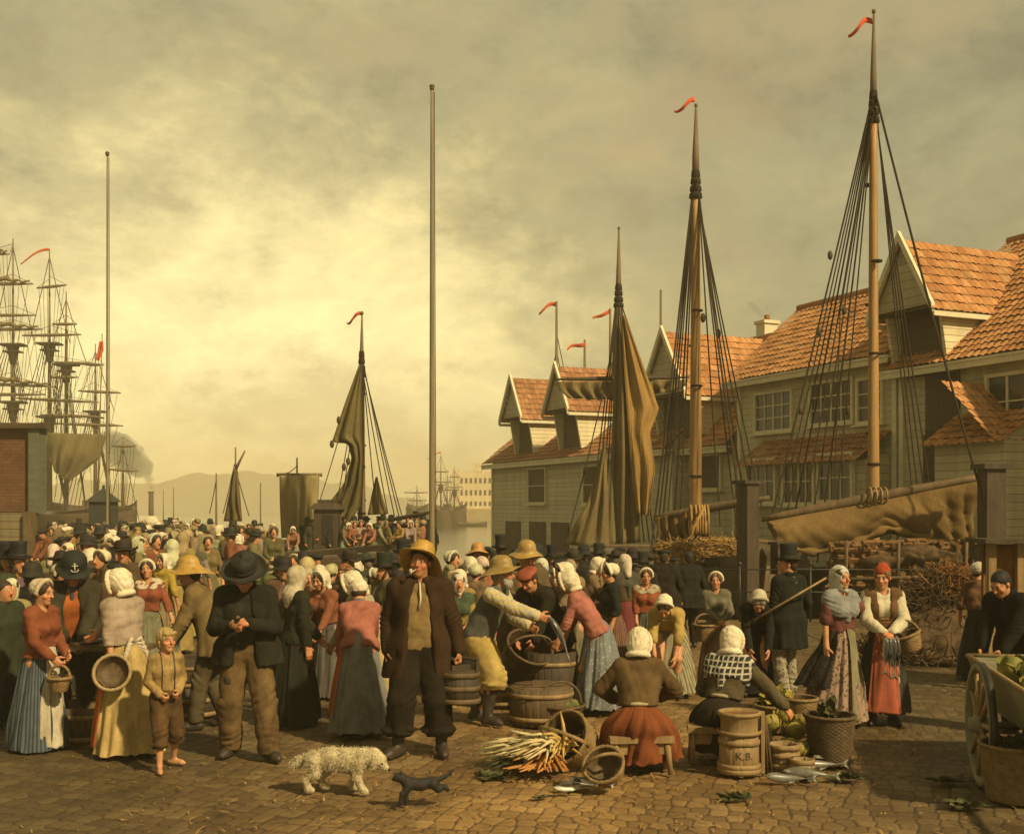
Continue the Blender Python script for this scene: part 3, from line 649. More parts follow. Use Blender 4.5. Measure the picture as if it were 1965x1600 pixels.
def mast(t,base,top,r,hz_,polebase,mat='mast',name='mast'):
    """lower mast up to the hounds, doubled pole above it, trestle and truck"""
    base=A(base,dtype=float); x,y=base[:2]
    b=MB(); n=9; b.tube([(x,y,base[2]+(hz_-base[2])*i/n) for i in range(n+1)],[r*(1-.42*i/n) for i in range(n+1)],14); b.build(name,M[mat],t)
    for k in range(7):
        b=MB(); z=base[2]+(hz_-base[2])*(.12+.115*k+.03*math.sin(k*2.3)); q=r*(1-.42*(z-base[2])/(hz_-base[2])); b.lathe([(q-.004,z-.03),(q+.016,z-.025),(q+.018,z+.02),(q-.004,z+.03)],12,None,rx(.05*math.sin(k*3)),(x,y,0)); b.build('mast_hoop',M['rope'],t)
    b=MB(); b.tube([(x,y,hz_-.01),(x,y,polebase),(x+.01,y,top)],[r*.55,r*.5,r*.16],10); b.ell((x+.01,y,top+.03),(.05,.05,.06),8); b.build('topmast',M['oldmast'],t)
    b=MB(); 
    for i,z in enumerate((hz_-.42,hz_-.24,hz_-.04,hz_+.14)): b.lathe([(r*.60,z-.10),(r*(.98-.10*i),z-.06),(r*(.92-.1*i),z+.05),(r*.55,z+.10)],12,o=(x,y,0))
    b.build('hounds',M['rope'],t)
def hull(t,stern,bow,beam,gun,keel,mat='hull',stations=18,flare=.35,fullness=.65):
    """clinker hull between two points of the waterline (world), gunwale height gun(s), s from stern 0 to bow 1"""
    stern,bow=A(stern,dtype=float),A(bow,dtype=float); ax=norm(bow-stern); side=A([-ax[1],ax[0],0]); L=np.linalg.norm(bow-stern)
    rows=[]; K=12
    for i in range(stations+1):
        s=i/stations; hb=beam/2*(max(1e-3,1-abs(2*s-.92)**3.0)**.8 if s<.97 else .02)
        if s>.46: hb=beam/2*max(.012,(1-((s-.46)/.54)**2.2)) 
        g=gun(s); r=[]
        for sd in (-1,1):
            for kx in range(K+1):
                q=kx/K if sd==-1 else 1-kx/K
                q=1-q if sd==-1 else q      # from gunwale (1) to keel (0) and back
                wd=hb*(q**fullness)*(1+flare*(q-1)*.3); z=keel+(g-keel)*q + (.012 if (kx%2) else 0)
                if sd==1 and kx==0: continue
                r.append(stern+ax*L*s+side*sd*(-1)*wd*(1.0+.012*((kx)%2))+A([0,0,z-stern[2]]))
        rows.append(r)
    b=MB(); b.sheet(rows,.06); h=b.build('hull',M[mat],t)
    w=MB()
    for sd in (0,-1):
        pts=[A(r[sd])+A([0,0,.03]) for r in rows]; w.tube(pts,.055,6)
    w.build('gunwale',M['wood'],t)
    d=MB(); dk=[[A(r[0])*(1-c)+A(r[-1])*c-A([0,0,.35]) for c in np.linspace(.03,.97,7)] for r in rows[1:-1]]; d.sheet(dk,.03); d.build('deck',M['wood'],t)
    return ax,side,L
def root(name,label,cat,group=None): return thing(name,label,cat,(0,0,0),0,group)
def place_root(t,loc):
    """move an Empty to its base while its parts stay where they were built (parts were built in world metres)"""
    loc=A(loc,dtype=float); t.location=[float(v) for v in loc]
    for c in t.children:
        for v in (c,): v.matrix_parent_inverse=Matrix.Translation(-Vector(t.location))
# --- boat 2: right-hand smack, drying sail along the boom
def boat_right():
    t=root('fishing_smack','near fishing boat with the tallest mast and a brown sail draped from its long boom','boat')
    Ym=26.0; mb=XY(1676,Ym)
    st=P(1903,1060,22.9); 
    hull(t,A([6.7,33.2,-1]),A([st[0],22.8,-1]),4.6,lambda s:.95+.9*max(0,s-.55)**1.6*3.0,-1.9,'hull')
    b=MB(); xs=(1903-CX)/FL*22.9; z0,z1=-1.2,hz(900,A([0,22.9])); b.box((xs,22.9,(z0+z1)/2),(.42,.34,z1-z0),rz(.18)); b.box((xs,22.9,z1+.05),(.62,.5,.10),rz(.18)); b.build('stem_post',M['darkwood'],t,smooth=False)
    hzd=hz(195,mb); mast(t,(mb[0],mb[1],.3),hz(25,mb),.145,hzd,hz(150,mb))
    pennant(t,P(1674,38,Ym),.62,.14,.4)
    H=A([mb[0],mb[1],hzd])
    for i,(x,y) in enumerate(((1476,1010),(1486,1030),(1497,1045),(1512,1050),(1530,1060),(1548,1068),(1568,1080),(1594,1090))):
        rope(t,H+A([-.05,0,-.1*i]),P(x,y,25.2+.25*(i%4)),.017 if i%3 else .022,.10)
    for i,(x,y) in enumerate(((1757,1010),(1769,1015),(1782,1010),(1797,1020))): rope(t,H+A([.05,0,-.1*i]),P(x,y,26.3),.017,.08)
    rope(t,H+A([.03,-.1,.1]),P(1894,985,22.75),.026,.16,'forestay')
    for x,y in ((1571,636),(1620,595),(1536,787),(1626,788),(1593,490)): block(t,P(x,y,25.6),.085)
    # tackle beside the mast
    rope(t,H+A([-.05,-.2,-.3]),P(1612,600,25.6),.012,.02,'halyard'); rope(t,P(1612,600,25.6),P(1600,980,25.2),.012,.05,'halyard')
    a,bb=P(1462,996,24.6),P(1888,914,24.0)
    m=MB(); m.tube([a+(bb-a)*i/10 for i in range(11)],[.06+.055*math.sin(PI*i/10) for i in range(11)],12); m.build('boom',M['wood'],t)
    m=MB()
    for k in range(4): m.tube([P(1668+8*k,950,24.2)+A([.02*k,.18*math.cos(q),.16*math.sin(q)]) for q in np.linspace(0,2*PI,12)],.022,5)
    m.build('boom_lashing',M['palewood'],t)
    E=lambda s:a+(bb-a)*s
    top=[E(s)+A([0,-.05,-.08]) for s in np.linspace(.02,.995,90)]
    lowy=resample([(1472,1002),(1488,1040),(1530,1056),(1600,1052),(1660,1040),(1705,1022),(1760,1036),(1830,1048),(1862,1040),(1880,930)],90)
    rows=[]
    for q in np.linspace(0,1,36):
        r=[]
        for j in range(90):
            lo=P(lowy[j][0],lowy[j][1],24.35); p=top[j]*(1-q)+lo*q; s=j/89
            f=.11*(abs(math.sin(s*13+2.4*math.sin(q*1.7+s*7)+q*3.0*math.sin(s*8)))**.7-.5)*q**.5+.08*math.sin(s*23-11*q*(s-.45)+1)*q**.5*(.4+.6*math.sin(s*5+.5)**2)+.03*math.sin(s*51+9*q)*q+.012*math.sin(s*88-14*q+3*math.sin(s*9))*q**.7+.34*math.sin(PI*q)*.6
            r.append(p+A([0,-f,-.0]))
        rows.append(r)
    m=MB(); m.sheet(rows,.03); m.build('sail',M['sail'],t)
    m=MB(); pts=[P(x,y,24.05) for x,y in ((1500,1048),(1560,1060),(1620,1050),(1665,1030),(1702,1012),(1740,1022),(1800,1040),(1850,1046))]; m.tube(resample(pts,30),[.07+.04*math.sin(i*1.7) for i in range(30)],8); m.build('sail_roll',M['sail'],t)
    rr=random.Random(5)                                                # split firewood stacked on deck
    m=MB()
    for i in range(760):
        x=rr.uniform(1600,1866); y=rr.uniform(1034,1128)
        if y<1040+ (1700-x)*.05: continue
        p=P(x,y,23.2+rr.uniform(-.1,.6)); d=rz(rr.uniform(-.4,.4))@A([1,0,0])if rr.random()<.6 else norm([rr.uniform(-.3,.3),-1,rr.uniform(-.2,.2)])
        l=rr.uniform(.22,.5); m.tube([p-d*l/2,p+d*l/2],rr.uniform(.03,.075),5)
    o=m.build('firewood_cargo',M['firewood'],t,smooth=False); tag(o,kind='stuff')
    m=MB()
    for x in (1622,1722,1852): m.tube([P(x,1132,22.95),P(x+3,1040,22.95)],.035,6)
    m.tube([P(1606,1112,22.9),P(1866,1104,22.9)],.04,6); m.build('cargo_rack',M['wood'],t)
    q=[P(1760,1062,23.2),P(1690,1078,23.1),P(1830,1068,23.2)]; F=Field(A(q).min(0)-.6,A(q).max(0)+.6,.03)
    for c_,r_ in zip(q,(.30,.22,.26)): F.ell(c_,(r_*1.7,r_,r_*.75),None,.1)
    F.wrinkle(.05,.22,5); V,Fc=F.mesh(); mk('heaped_nets',V,Fc,M['twig'],t)
    m=MB(); m.box(P(1500,1072,23.0),(.34,.3,.62),rz(.3)); m.box(P(1500,1042,23.0),(.42,.38,.06),rz(.3)); m.build('deck_box',M['darkwood'],t,smooth=False)
    place_root(t,(8.4,26,-1))
def boat_mid():
    t=root('fishing_smack','fishing boat moored bow on with a tall dark stem post and the second tallest mast','boat')
    Ym=30.0; mb=XY(1335,Ym); H=A([mb[0],mb[1],hz(345,mb)])
    stx=(1434-CX)/FL*22.75
    hull(t,A([4.9,35.5,-1]),A([stx,22.75,-1]),4.7,lambda s:1.05+.55*max(0,s-.6)*2,-1.9,'hull',fullness=.8)
    z1=hz(928,A([0,22.7])); b=MB(); b.box((stx,22.7,(z1-1.3)/2),(.27,.40,z1+1.3),rz(.35)); b.box((stx,22.7,z1+.03),(.42,.5,.07),rz(.35)); b.build('stem_post',M['darkwood'],t,smooth=False)
    mast(t,(mb[0],mb[1],.3),hz(205,mb),.18,H[2],hz(300,mb)); pennant(t,P(1333,192,Ym),.62,.13,1.2)
    for i,(x,y) in enumerate(((1250,1050),(1258,1052),(1266,1056),(1276,1050),(1290,1056),(1303,1050))): rope(t,H+A([-.05,0,-.12*i]),P(x,y,28.6+.3*(i%3)),.02 if i%2 else .026,.12)
    for i,(x,y) in enumerate(((1382,1010),(1412,1000),(1432,985),(1447,978),(1462,975))): rope(t,H+A([.05,0,-.12*i]),P(x,y,28.4),.02,.10)
    rope(t,H+A([.02,-.1,0]),P(1428,1020,22.9),.024,.2,'forestay')
    for x,y in ((1349,610),(1378,640)): block(t,P(x,y,29),.1)
    a,bb=P(1255,993,26.2),P(1476,955,24.8)
    m=MB(); m.tube([a+(bb-a)*i/8 for i in range(9)],[.05+.05*math.sin(PI*i/8) for i in range(9)],10); m.build('boom',M['wood'],t)
    left=[P(1258,993,26.1),P(1262,1018,26.1),P(1275,1045,26.1)]; right=[P(1352,975,25.6),P(1350,1000,25.6),P(1340,1035,25.6)]
    sail('sail',left,right,'sail',t,16,30,.12,5,.5)
    m=MB()
    for k in range(6): m.tube([P(1325+7*k,985,25.4)+A([.03*math.sin(k),.16*math.cos(q),-.16+.34*math.sin(q)]) for q in np.linspace(0,2*PI,12)],.03,5)
    m.tube([P(1318,1060,25),P(1332,1010,25),P(1352,972,25.1)],.03,6); m.build('rope_coil',M['straw'],t)
    rr=random.Random(9); m=MB()
    for i in range(900):
        x=rr.uniform(1275,1425); y=1050+abs(x-1370)*.10+rr.uniform(-14,26); p=P(x,y,24.2+rr.uniform(-.4,.8)); d=norm([rr.uniform(-1,1),rr.uniform(-.6,.6),rr.uniform(-.25,.35)]); l=rr.uniform(.25,.7)
        m.tube([p-d*l/2,p+A([0,0,.03]),p+d*l/2],.010,4)
    tag(m.build('straw_cargo',M['straw'],t),kind='stuff')
    place_root(t,(4.8,29,-1))
def boat_far_right():
    t=root('fishing_smack','boat with a crossed yard and loose brown sails hanging before the farthest warehouse','boat')
    Y=36.0; mb=XY(1187,Y); H=A([mb[0],mb[1],hz(560,mb)])
    hull(t,A([3.6,41.5,-1]),A([2.6,32.6,-1]),4.0,lambda s:.75+.3*s,-1.8,'hull')
    mast(t,(mb[0],mb[1],0),hz(440,mb),.17,H[2],hz(540,mb),'oldmast')
    for i,(x,y) in enumerate(((1128,1040),(1138,1045),(1150,1046),(1158,1046))): rope(t,H+A([-.05,0,-.1*i]),P(x,y,35),.022,.12)
    for i,(x,y) in enumerate(((1236,1040),(1246,1040),(1256,1036),(1330,960))): rope(t,H+A([.05,0,-.1*i]),P(x,y,35.2),.022,.12)
    rope(t,P(1182,640,Y),P(1085,1045,33),.02,.2,'forestay')
    a,b=P(1066,728,35.4),P(1322,724,36.2); m=MB(); m.tube([a+(b-a)*i/8 for i in range(9)],[.03+.05*math.sin(PI*i/8) for i in range(9)],8); m.build('yard',M['darkwood'],t)
    sail('furled_sail',[P(1066,732,35.4),P(1074,748,35.4),P(1092,764,35.4)],[P(1180,732,35.5),P(1180,755,35.5),P(1180,768,35.5)],'dullsail',t,14,24,.16,4,.3)
    sail('furled_sail',[P(1215,730,35.8),P(1222,748,35.8),P(1232,756,35.8)],[P(1320,728,36.1),P(1314,740,36.1),P(1296,752,36.1)],'dullsail',t,14,24,.14,4,1.3)
    sail('sail',[P(1183,590,35.3),P(1178,750,35.2),P(1172,900,35.1),P(1165,1048,35)],[P(1190,590,35.3),P(1208,720,35.2),P(1222,870,35.1),P(1228,1040,35)],'dullsail',t,40,20,.16,2.5,.2,.25)
    sail('sail',[P(1193,606,34.9),P(1199,720,34.8),P(1208,840,34.7),P(1214,920,34.7),P(1222,985,34.7)],[P(1198,606,34.9),P(1226,680,34.9),P(1264,785,35.0),P(1246,830,34.8),P(1256,900,34.8),P(1244,990,34.7)],'goldsail',t,44,26,.13,1.7,1.0,.15)
    sail('jib',[P(1160,850,33.5),P(1130,960,33.2),P(1082,1044,33)],[P(1162,850,33.5),P(1166,960,33.2),P(1170,1052,33)],'dullsail',t,26,18,.12,2.5,2.0,.15)
    place_root(t,(3.4,36,-1))
M['goldsail']=grainy('golden_sailcloth',(.38,.235,.075),(.23,.14,.047),(1,1,.5),1.6,.9,.5,.03,25,.12)
M['olivesail']=grainy('olive_sailcloth',(.165,.13,.052),(.11,.088,.038),(1,1,.5),1.6,.9,.5,.03,25,.12); M['palesail']=grainy('pale_sailcloth',(.33,.26,.115),(.23,.18,.08),(1,1,.5),1.6,.9,.5,.03,25,.12); M['firewood']=grainy('firewood',(.23,.125,.045),(.085,.047,.021),(2,2,2),5,.8,.6,.02,40,.2)
def boat_left():
    t=root('market_boat','market boat crowded with people under one dark mast and a torn brown sail','boat')
    Y=32.6; mb=XY(694,Y); H=A([mb[0],mb[1],hz(690,mb)])
    # hull lies along the quay edge, bow to the right
    hull(t,A([-9.4,31.9,-1]),A([-2.15,32.3,-1]),2.5,lambda s:1.12+.62*max(0,s-.25)**1.3,-1.7,'hull',fullness=.45)
    mast(t,(mb[0],mb[1],.5),hz(603,mb),.125,H[2],hz(680,mb),'oldmast'); pennant(t,P(692,603,Y),.48,.11,.9)
    sail('sail',[P(690,700,32.2),P(664,770,32.2),P(638,848,32.2),P(668,850,32.2),P(676,880,32.2),P(660,930,32.2),P(632,965,32.2),P(616,985,32.2),P(640,1002,32.2)],
         [P(696,700,32.3),P(697,770,32.3),P(698,850,32.3),P(698,880,32.3),P(697,900,32.3),P(696,930,32.3),P(690,970,32.3),P(678,992,32.3),P(668,1006,32.3)],'olivesail',t,44,22,.12,2.5,.6,.12)
    sail('jib',[P(722,915,31.9),P(714,950,31.9),P(706,988,31.9)],[P(723,915,31.9),P(732,950,31.9),P(743,986,31.9)],'olivesail',t,16,12,.08,2,0,.08)
    for i,(x,y) in enumerate(((614,960),(640,1000),(650,1004))): rope(t,H+A([-.03,0,-.08*i]),P(x,y,32),.014,.1)
    for i,(x,y) in enumerate(((757,990),(766,992),(772,992),(722,985),(744,985))): rope(t,H+A([.03,0,-.08*i]),P(x,y,32),.016,.06)
    for x,y in ((650,806),(637,852),(668,885),(660,896)): block(t,P(x,y,32),.09)
    # deckhouse
    p=P(626,1030,31.7); d=MB(); d.box((p[0],p[1]+.2,p[2]+.16),(.66,.6,1.2)); d.build('deckhouse',M['darkwood'],t,smooth=False)
    d=MB(); d.hexa([p+A(v) for v in ((-.44,-.2,.76),(.44,-.2,.76),(.44,.6,.76),(-.44,.6,.76),(-.32,-.12,.93),(.32,-.12,.93),(.32,.52,.93),(-.32,.52,.93))]); d.box(p+A([-.02,.1,.98]),(.42,.34,.10)); d.build('deckhouse_roof',M['darkwood'],t,smooth=False)
    d=MB(); d.box((p[0]+.05,p[1]-.11,p[2]+.2),(.28,.03,.8)); d.build('deckhouse_door',M['ink'],t,smooth=False)
    m=MB(); m.tube([P(735,1000,31.9),P(815,985,31.9),P(838,979,31.6)],[.06,.05,.03],8); m.build('bowsprit',M['darkwood'],t)
    place_root(t,(-5,32.2,-1))
boat_right(); boat_mid(); boat_far_right(); boat_left()
def small_sail(label,px,top,Y,r,sailpts=None,yard=None,hullL=4,mat='olivesail',pen=False,name='sailing_boat',tilt=None,ropes=()):
    t=root(name,label,'boat'); mb=XY(px,Y)
    b=MB(); b.tube([(mb[0],Y,-1),(mb[0],Y,hz(top,mb))],[r,r*.35],8); b.build('mast',M['oldmast'],t)
    if hullL: hull(t,A([mb[0]-hullL/2,Y,-1]),A([mb[0]+hullL/2,Y-.3,-1]),hullL*.3,lambda s:-.35+.3*abs(2*s-1)**2,-1.5)
    if yard: a,c=P(*yard[0],Y-.1),P(*yard[1],Y-.1); m=MB(); m.tube([a,c],.05*Y/30,6); m.build('yard',M['oldmast'],t)
    if tilt: m=MB(); m.tube([P(*tilt[0],Y-.1),P(*tilt[1],Y-.1)],[.06,.03],6); m.build('sprit',M['oldmast'],t)
    if sailpts: sail('sail',[P(*q,Y-.25) for q in sailpts[0]],[P(*q,Y-.25) for q in sailpts[1]],mat,t,20,16,.1*Y/32,2.2,px*.1,.12)
    for (a,c) in ropes: rope(t,P(*a,Y),P(*c,Y-.2),.012*Y/30,.05,'stay')
    if pen: pennant(t,P(px,top+3,Y),.018*Y,.004*Y,px)
    place_root(t,(mb[0],Y,-1)); return t
small_sail('boat with a square brown sail on a level yard left of the deckhouse',570,878,35,.07,([(537,912),(538,970),(541,1032)],[(612,912),(609,970),(606,1030)]),((531,911),(618,911)),5,'palesail',ropes=(((548,908),(570,893)),))
small_sail('two poled boat with a narrow furled sail beyond the left crowd',452,858,38,.07,([(449,900),(440,950),(430,1000)],[(455,900),(460,950),(464,1000)],),None,5,tilt=((450,905),(470,865)),ropes=(((450,890),(428,985)),((450,890),(478,990))))
small_sail('bare masted boat standing just left of the two poled boat',415,908,38,.06,None,None,4,ropes=(((415,920),(402,985)),))
small_sail('bare masted boat between the two poled boat and the square sail',500,926,38,.05,None,None,4)
small_sail('distant bare mast of a small boat under the grey hill',333,935,60,.06,None,None,4)
for i,(px,top,lab) in enumerate(((1068,578,'slim red pennant mast rising behind the farthest warehouse dormer'),(1122,652,'short mast with red pennant peeping over the farthest warehouse roof'),(1268,556,'thin distant mast behind the rigging left of the middle warehouse'),(1171,592,'distant pennant mast half hidden behind the mast with the crossed yard'))):
    Y=62; t=small_sail(lab,px,top,Y,.17,None,None,7,pen=i!=2,ropes=(((px,top+95),(px-16,740)),((px,top+95),(px+14,740)),((px,top+60),(px+22,745))))
# ---------------------------------------------------------------- tall ships at the left
def tall_ship(label,Y,masts,hullspan=None,spanker=None,pens=()):
    t=root('tall_ship',label,'ship')
    for px,top,tops,yards in masts:
        mb=XY(px,Y); zt=hz(top,mb)
        ts=[hz(q,mb) for q in tops]
        b=MB(); zs=[-.5]+ts[::-1]+[zt]; rr=[.24,.17,.10,.04] if len(ts)==2 else ([.2,.12,.04] if len(ts)==1 else [.2,.05]); b.tube([(mb[0],Y,z) for z in zs],rr,10); b.build('mast',M['oldmast'],t)
        for z in ts:
            b=MB(); b.box((mb[0],Y,z),(1.7,1.2,.14)); b.box((mb[0],Y,z-.5),(1.2,.9,.1)); b.tube([(mb[0],Y,z-1.4),(mb[0],Y,z-.1)],[.22,.45],8); b.build('fighting_top',M['darkwood'],t,smooth=False)
        prev=-1
        for z,wd in zip(ts[::-1],(2.6,1.3)):
            for sd in (-1,1):
                b=MB()
                for k in range(4): b.tube(bez((mb[0]+sd*.12,Y-.3*k,z),(mb[0]+sd*(wd*.75+.22*k*wd*.4),Y-.6*k,prev),.05,4),.03,4,False)
                b.build('shrouds',M['rope'],t)
            prev=z
        for sd in (-1,1): rope(t,(mb[0],Y,zt-.6),(mb[0]+sd*1.6,Y,ts[0] if ts else 0),.03,.1,'backstay')
        for (y,x0,x1,furl,*tl) in yards:
            dy=tl[0] if tl else 0
            a,c=P(x0,y+dy,Y-.5),P(x1,y-dy,Y-.5); m=MB(); m.tube([a+(c-a)*i/6 for i in range(7)],[.05,.09,.12,.13,.12,.09,.05],8); m.build('yard',M['oldmast'],t)
            if furl:
                m=MB(); n=16; m.tube([a+(c-a)*(.04+.92*i/n)+A([0,-.15,.16+.08*math.sin(i*2.1)+.22*math.exp(-((i-n/2)/3.5)**2)]) for i in range(n+1)],[.07+.11*math.exp(-((i-n/2)/4)**2)+.04*math.sin(i*2.7) for i in range(n+1)],8); m.build('furled_sail',M['dullsail'],t)
            m=MB()
            for u in (.08,.22,.36,.64,.78,.92): q=a+(c-a)*u; m.tube(bez(q,(mb[0]+(q[0]-mb[0])*.35,Y-.4,max(-.5,q[2]-random.uniform(4,9))),.15,5),.016,4,False)
            m.build('running_rigging',M['rope'],t)
            rope(t,a,(mb[0],Y,a[2]+.8),.018,.0,'lift'); rope(t,c,(mb[0],Y,c[2]+.8),.018,.0,'lift')
    if hullspan:
        a,c=XY(hullspan[0],Y),XY(hullspan[1],Y); a[2]=c[2]=-1; hull(t,a,c,6.5,lambda s:hz(972,a)+.5*abs(2*s-1)**2,-2,'hull')
    if spanker: sail('spanker',[P(*q,Y-2) for q in spanker[0]],[P(*q,Y-2) for q in spanker[1]],'olivesail',t,18,22,.25,3,.4,.5)
    for px,top in pens: pennant(t,P(px,top,Y),2.6,.22,1.0)
    place_root(t,(*XY(masts[0][0],Y)[:2],-1)); return t
tall_ship('square rigged ship at the far left edge with dark furled sails on five yards',84,[(25,458,(662,772),[(487,-40,18,1,-1),(545,-60,64,1),(605,-70,70,0),(632,-70,82,1),(738,-80,104,1,-4),(757,-80,88,0)])],(-90,60))
tall_ship('square rigged ship with a red streamer, second from the left edge',88,[(95,478,(660,800),[(550,70,128,0,3),(643,42,156,0,1),(697,105,192,0,-2),(768,30,190,0,-4),(798,78,195,0,-2)]),(127,560,(700,),[(622,100,148,0),(724,95,150,0),(815,112,236,0,-2)])],(60,215),((((92,830),(94,860),(105,905)),((204,834),(190,880),(130,925)))),((94,478),))
tall_ship('slim rigged ship with thin crossed yards beside the slim flagpole',96,[(183,660,(790,),[(700,163,200,0),(752,150,232,0,-2)]),(236,840,(),[(856,215,262,0),(902,204,266,0,-2)])],(150,262))
def pinkflag():
    t=root('banner','faded red banner hanging on a thin pole before the tall ships','flag'); Y=80
    b=MB(); b.tube([P(187,1000,Y),P(196,640,Y)],[.08,.03],6); b.build('staff',M['oldmast'],t)
    sail('cloth',[P(191,655,Y),P(186,680,Y),P(183,690,Y)],[P(198,655,Y),P(199,672,Y),P(190,692,Y)],'red',t,12,8,.1,1.5); place_root(t,P(187,1000,Y))
pinkflag()
def kiosk():
    o=XY(191,41); t=thing('kiosk','small dark pointed kiosk among the crowd under the slim flagpole','kiosk',o)
    b=MB(); b.box((0,.4,1.2),(.78,.8,2.4)); b.build('wall',M['kioskgreen'],t,smooth=False)
    b=MB(); b.add([(-.5,-.1,2.38),(.5,-.1,2.38),(.5,.9,2.38),(-.5,.9,2.38),(0,.4,2.9)],[(0,1,4),(1,2,4),(2,3,4),(3,0,4),(3,2,1,0)]); b.ell((0,.4,2.92),(.06,.06,.08),8); b.build('roof',M['kioskgreen'],t,smooth=False)
M['kioskgreen']=grainy('dark_green_paint',(.045,.055,.038),(.03,.035,.025),(1,1,3),4,.7,.3,.01,30,.25)
kiosk()
def steamer():
    Y=150; t=root('steamer','distant paddle steamer with a tall funnel trailing dark smoke','ship'); o=XY(290,Y)
    hull(t,A([o[0]-4.2,Y,-1]),A([o[0]+3.6,Y,-1]),2.6,lambda s:.35+.5*abs(2*s-1)**2,-1.5)
    b=MB(); b.tube([(o[0],Y,0),(o[0],Y,4.2)],[.36,.32],10); b.lathe([(.40,4.1),(.40,4.35)],10,o=(o[0],Y,0)); b.build('funnel',M['darkwood'],t)
    b=MB(); b.tube([(o[0]+1.6,Y,0),(o[0]+1.6,Y,4.6)],[.1,.05],6); b.build('mast',M['oldmast'],t)
    b=MB(); b.box((o[0]-.6,Y,.7),(2.6,1.2,.9)); b.ell((o[0]+.3,Y-.9,.2),(1.0,.35,.9),12); b.build('paddle_box',M['trim'],t,smooth=False)
    place_root(t,(o[0],Y,-1))
steamer()
def castle():
    Y=300.0; t=root('castle','pale stone castle with battlements and rows of windows far across the harbour','castle'); g=Y/FL
    def bx(x0,x1,y0,y1,yy=Y,dep=8): 
        a,c=P(x0,y1,yy),P(x1,y0,yy); b=MB(); b.box(((a[0]+c[0])/2,yy+dep/2,(a[2]+c[2])/2),(c[0]-a[0],dep,c[2]-a[2])); return b
    b=bx(872,960,906,1010); b.build('wall',M['cstone'],t,smooth=False)
    b=bx(868,882,899,1010,Y-.6); b.build('tower',M['cstone'],t,smooth=False); b=bx(908,924,889,910,Y+.5,5); b.build('tower',M['cstone'],t,smooth=False)
    b=bx(858,960,976,1010,Y-3,3); b.build('rampart',M['cstone2'],t,smooth=False)
    m=MB()
    for i in range(12):
        a=P(874+i*7.2,904,Y); m.box(a+A([.2,.4,0]),(.45,.8,.55))
    m.build('battlement',M['cstone'],t,smooth=False)
    for y,h in ((922,10),(945,10),(966,8)):
        for x in range(886,956,9):
            m=MB(); m.box(P(x,y,Y)+A([0,-.04,0]),(.55,.1,h*g)); m.build('window',M['ink'],t,smooth=False)
    place_root(t,(*XY(920,Y)[:2],-1))
M['cstone']=grainy('castle_stone',(.70,.58,.34),(.54,.44,.26),(.3,.3,.3),2,.85,.3,.05,10,.2); M['cstone2']=grainy('rampart_stone',(.40,.30,.13),(.27,.20,.1),(.3,.3,.3),2,.85,.3,.05,10,.2)
castle()
def shore():
    b=MB(); xs=np.linspace(760,1900,60); rows=[]
    for t in np.linspace(0,1,5): rows.append([P(x,975,296+t*10)*A([1,1,0])+A([0,0,-1.2+(1.6+.6*math.sin(x*.07))*t**.6]) for x in xs])
    b.sheet(rows); tag(b.build('shore',M['hill']),kind='structure')
shore()
for lab,Y,ms,hs in (('distant ship nearest the tall middle flagpole with a red flag',190,[(846,868,(930,),[(925,830,870,0),(905,834,862,0)])],(828,866)),('distant ship standing before the pale castle',200,[(872,895,(940,),[(935,858,888,0),(915,862,884,0)]),(858,912,(),[(940,848,870,0)])],(850,895)),('distant yards and masts of a ship left of the tall middle flagpole',185,[(800,930,(),[(945,775,822,0),(960,782,820,0)])],(780,822))):
    tall_ship(lab,Y,ms,hs,pens=((846,868),) if 'nearest' in lab else ())
for lab,px,py,L in (('small rowing boat on the water just right of the tall middle flagpole',862,1003,2.6),('long low rowing boat on the water before the castle',906,1006,5.2)):
    Y=(HC+1)*FL/(py-HY+4); o=XY(px,Y); t=root('rowing_boat',lab,'boat'); hull(t,A([o[0]-L/2,Y,-1]),A([o[0]+L/2,Y-.2,-1]),L*.3,lambda s:-.45+.25*abs(2*s-1)**2,-1.3); place_root(t,(o[0],Y,-1))
# ---------------------------------------------------------------- smoke: lumpy volumes of even density
def smoke(name,label,pts,dens,col):
    k=NT(name); v=k.n('VolumePrincipled',{'Color':(*col,1),'Density':dens}); k.t.links.new(v.outputs[0],k.out.inputs[1])
    f=Field(A(pts)[:,:3].min(0)-A(pts)[:,3].max()*1.3,A(pts)[:,:3].max(0)+A(pts)[:,3].max()*1.3,A(pts)[:,3].max()/9)
    for p in pts: f.ell(p[:3],[p[3],p[3],p[3]*.85],None,p[3]*.6)
    f.wrinkle(A(pts)[:,3].mean()*.35,A(pts)[:,3].mean()*1.3,3)
    V,F=f.mesh(); return tag(mk(name,V,F,k.m),label,'smoke')
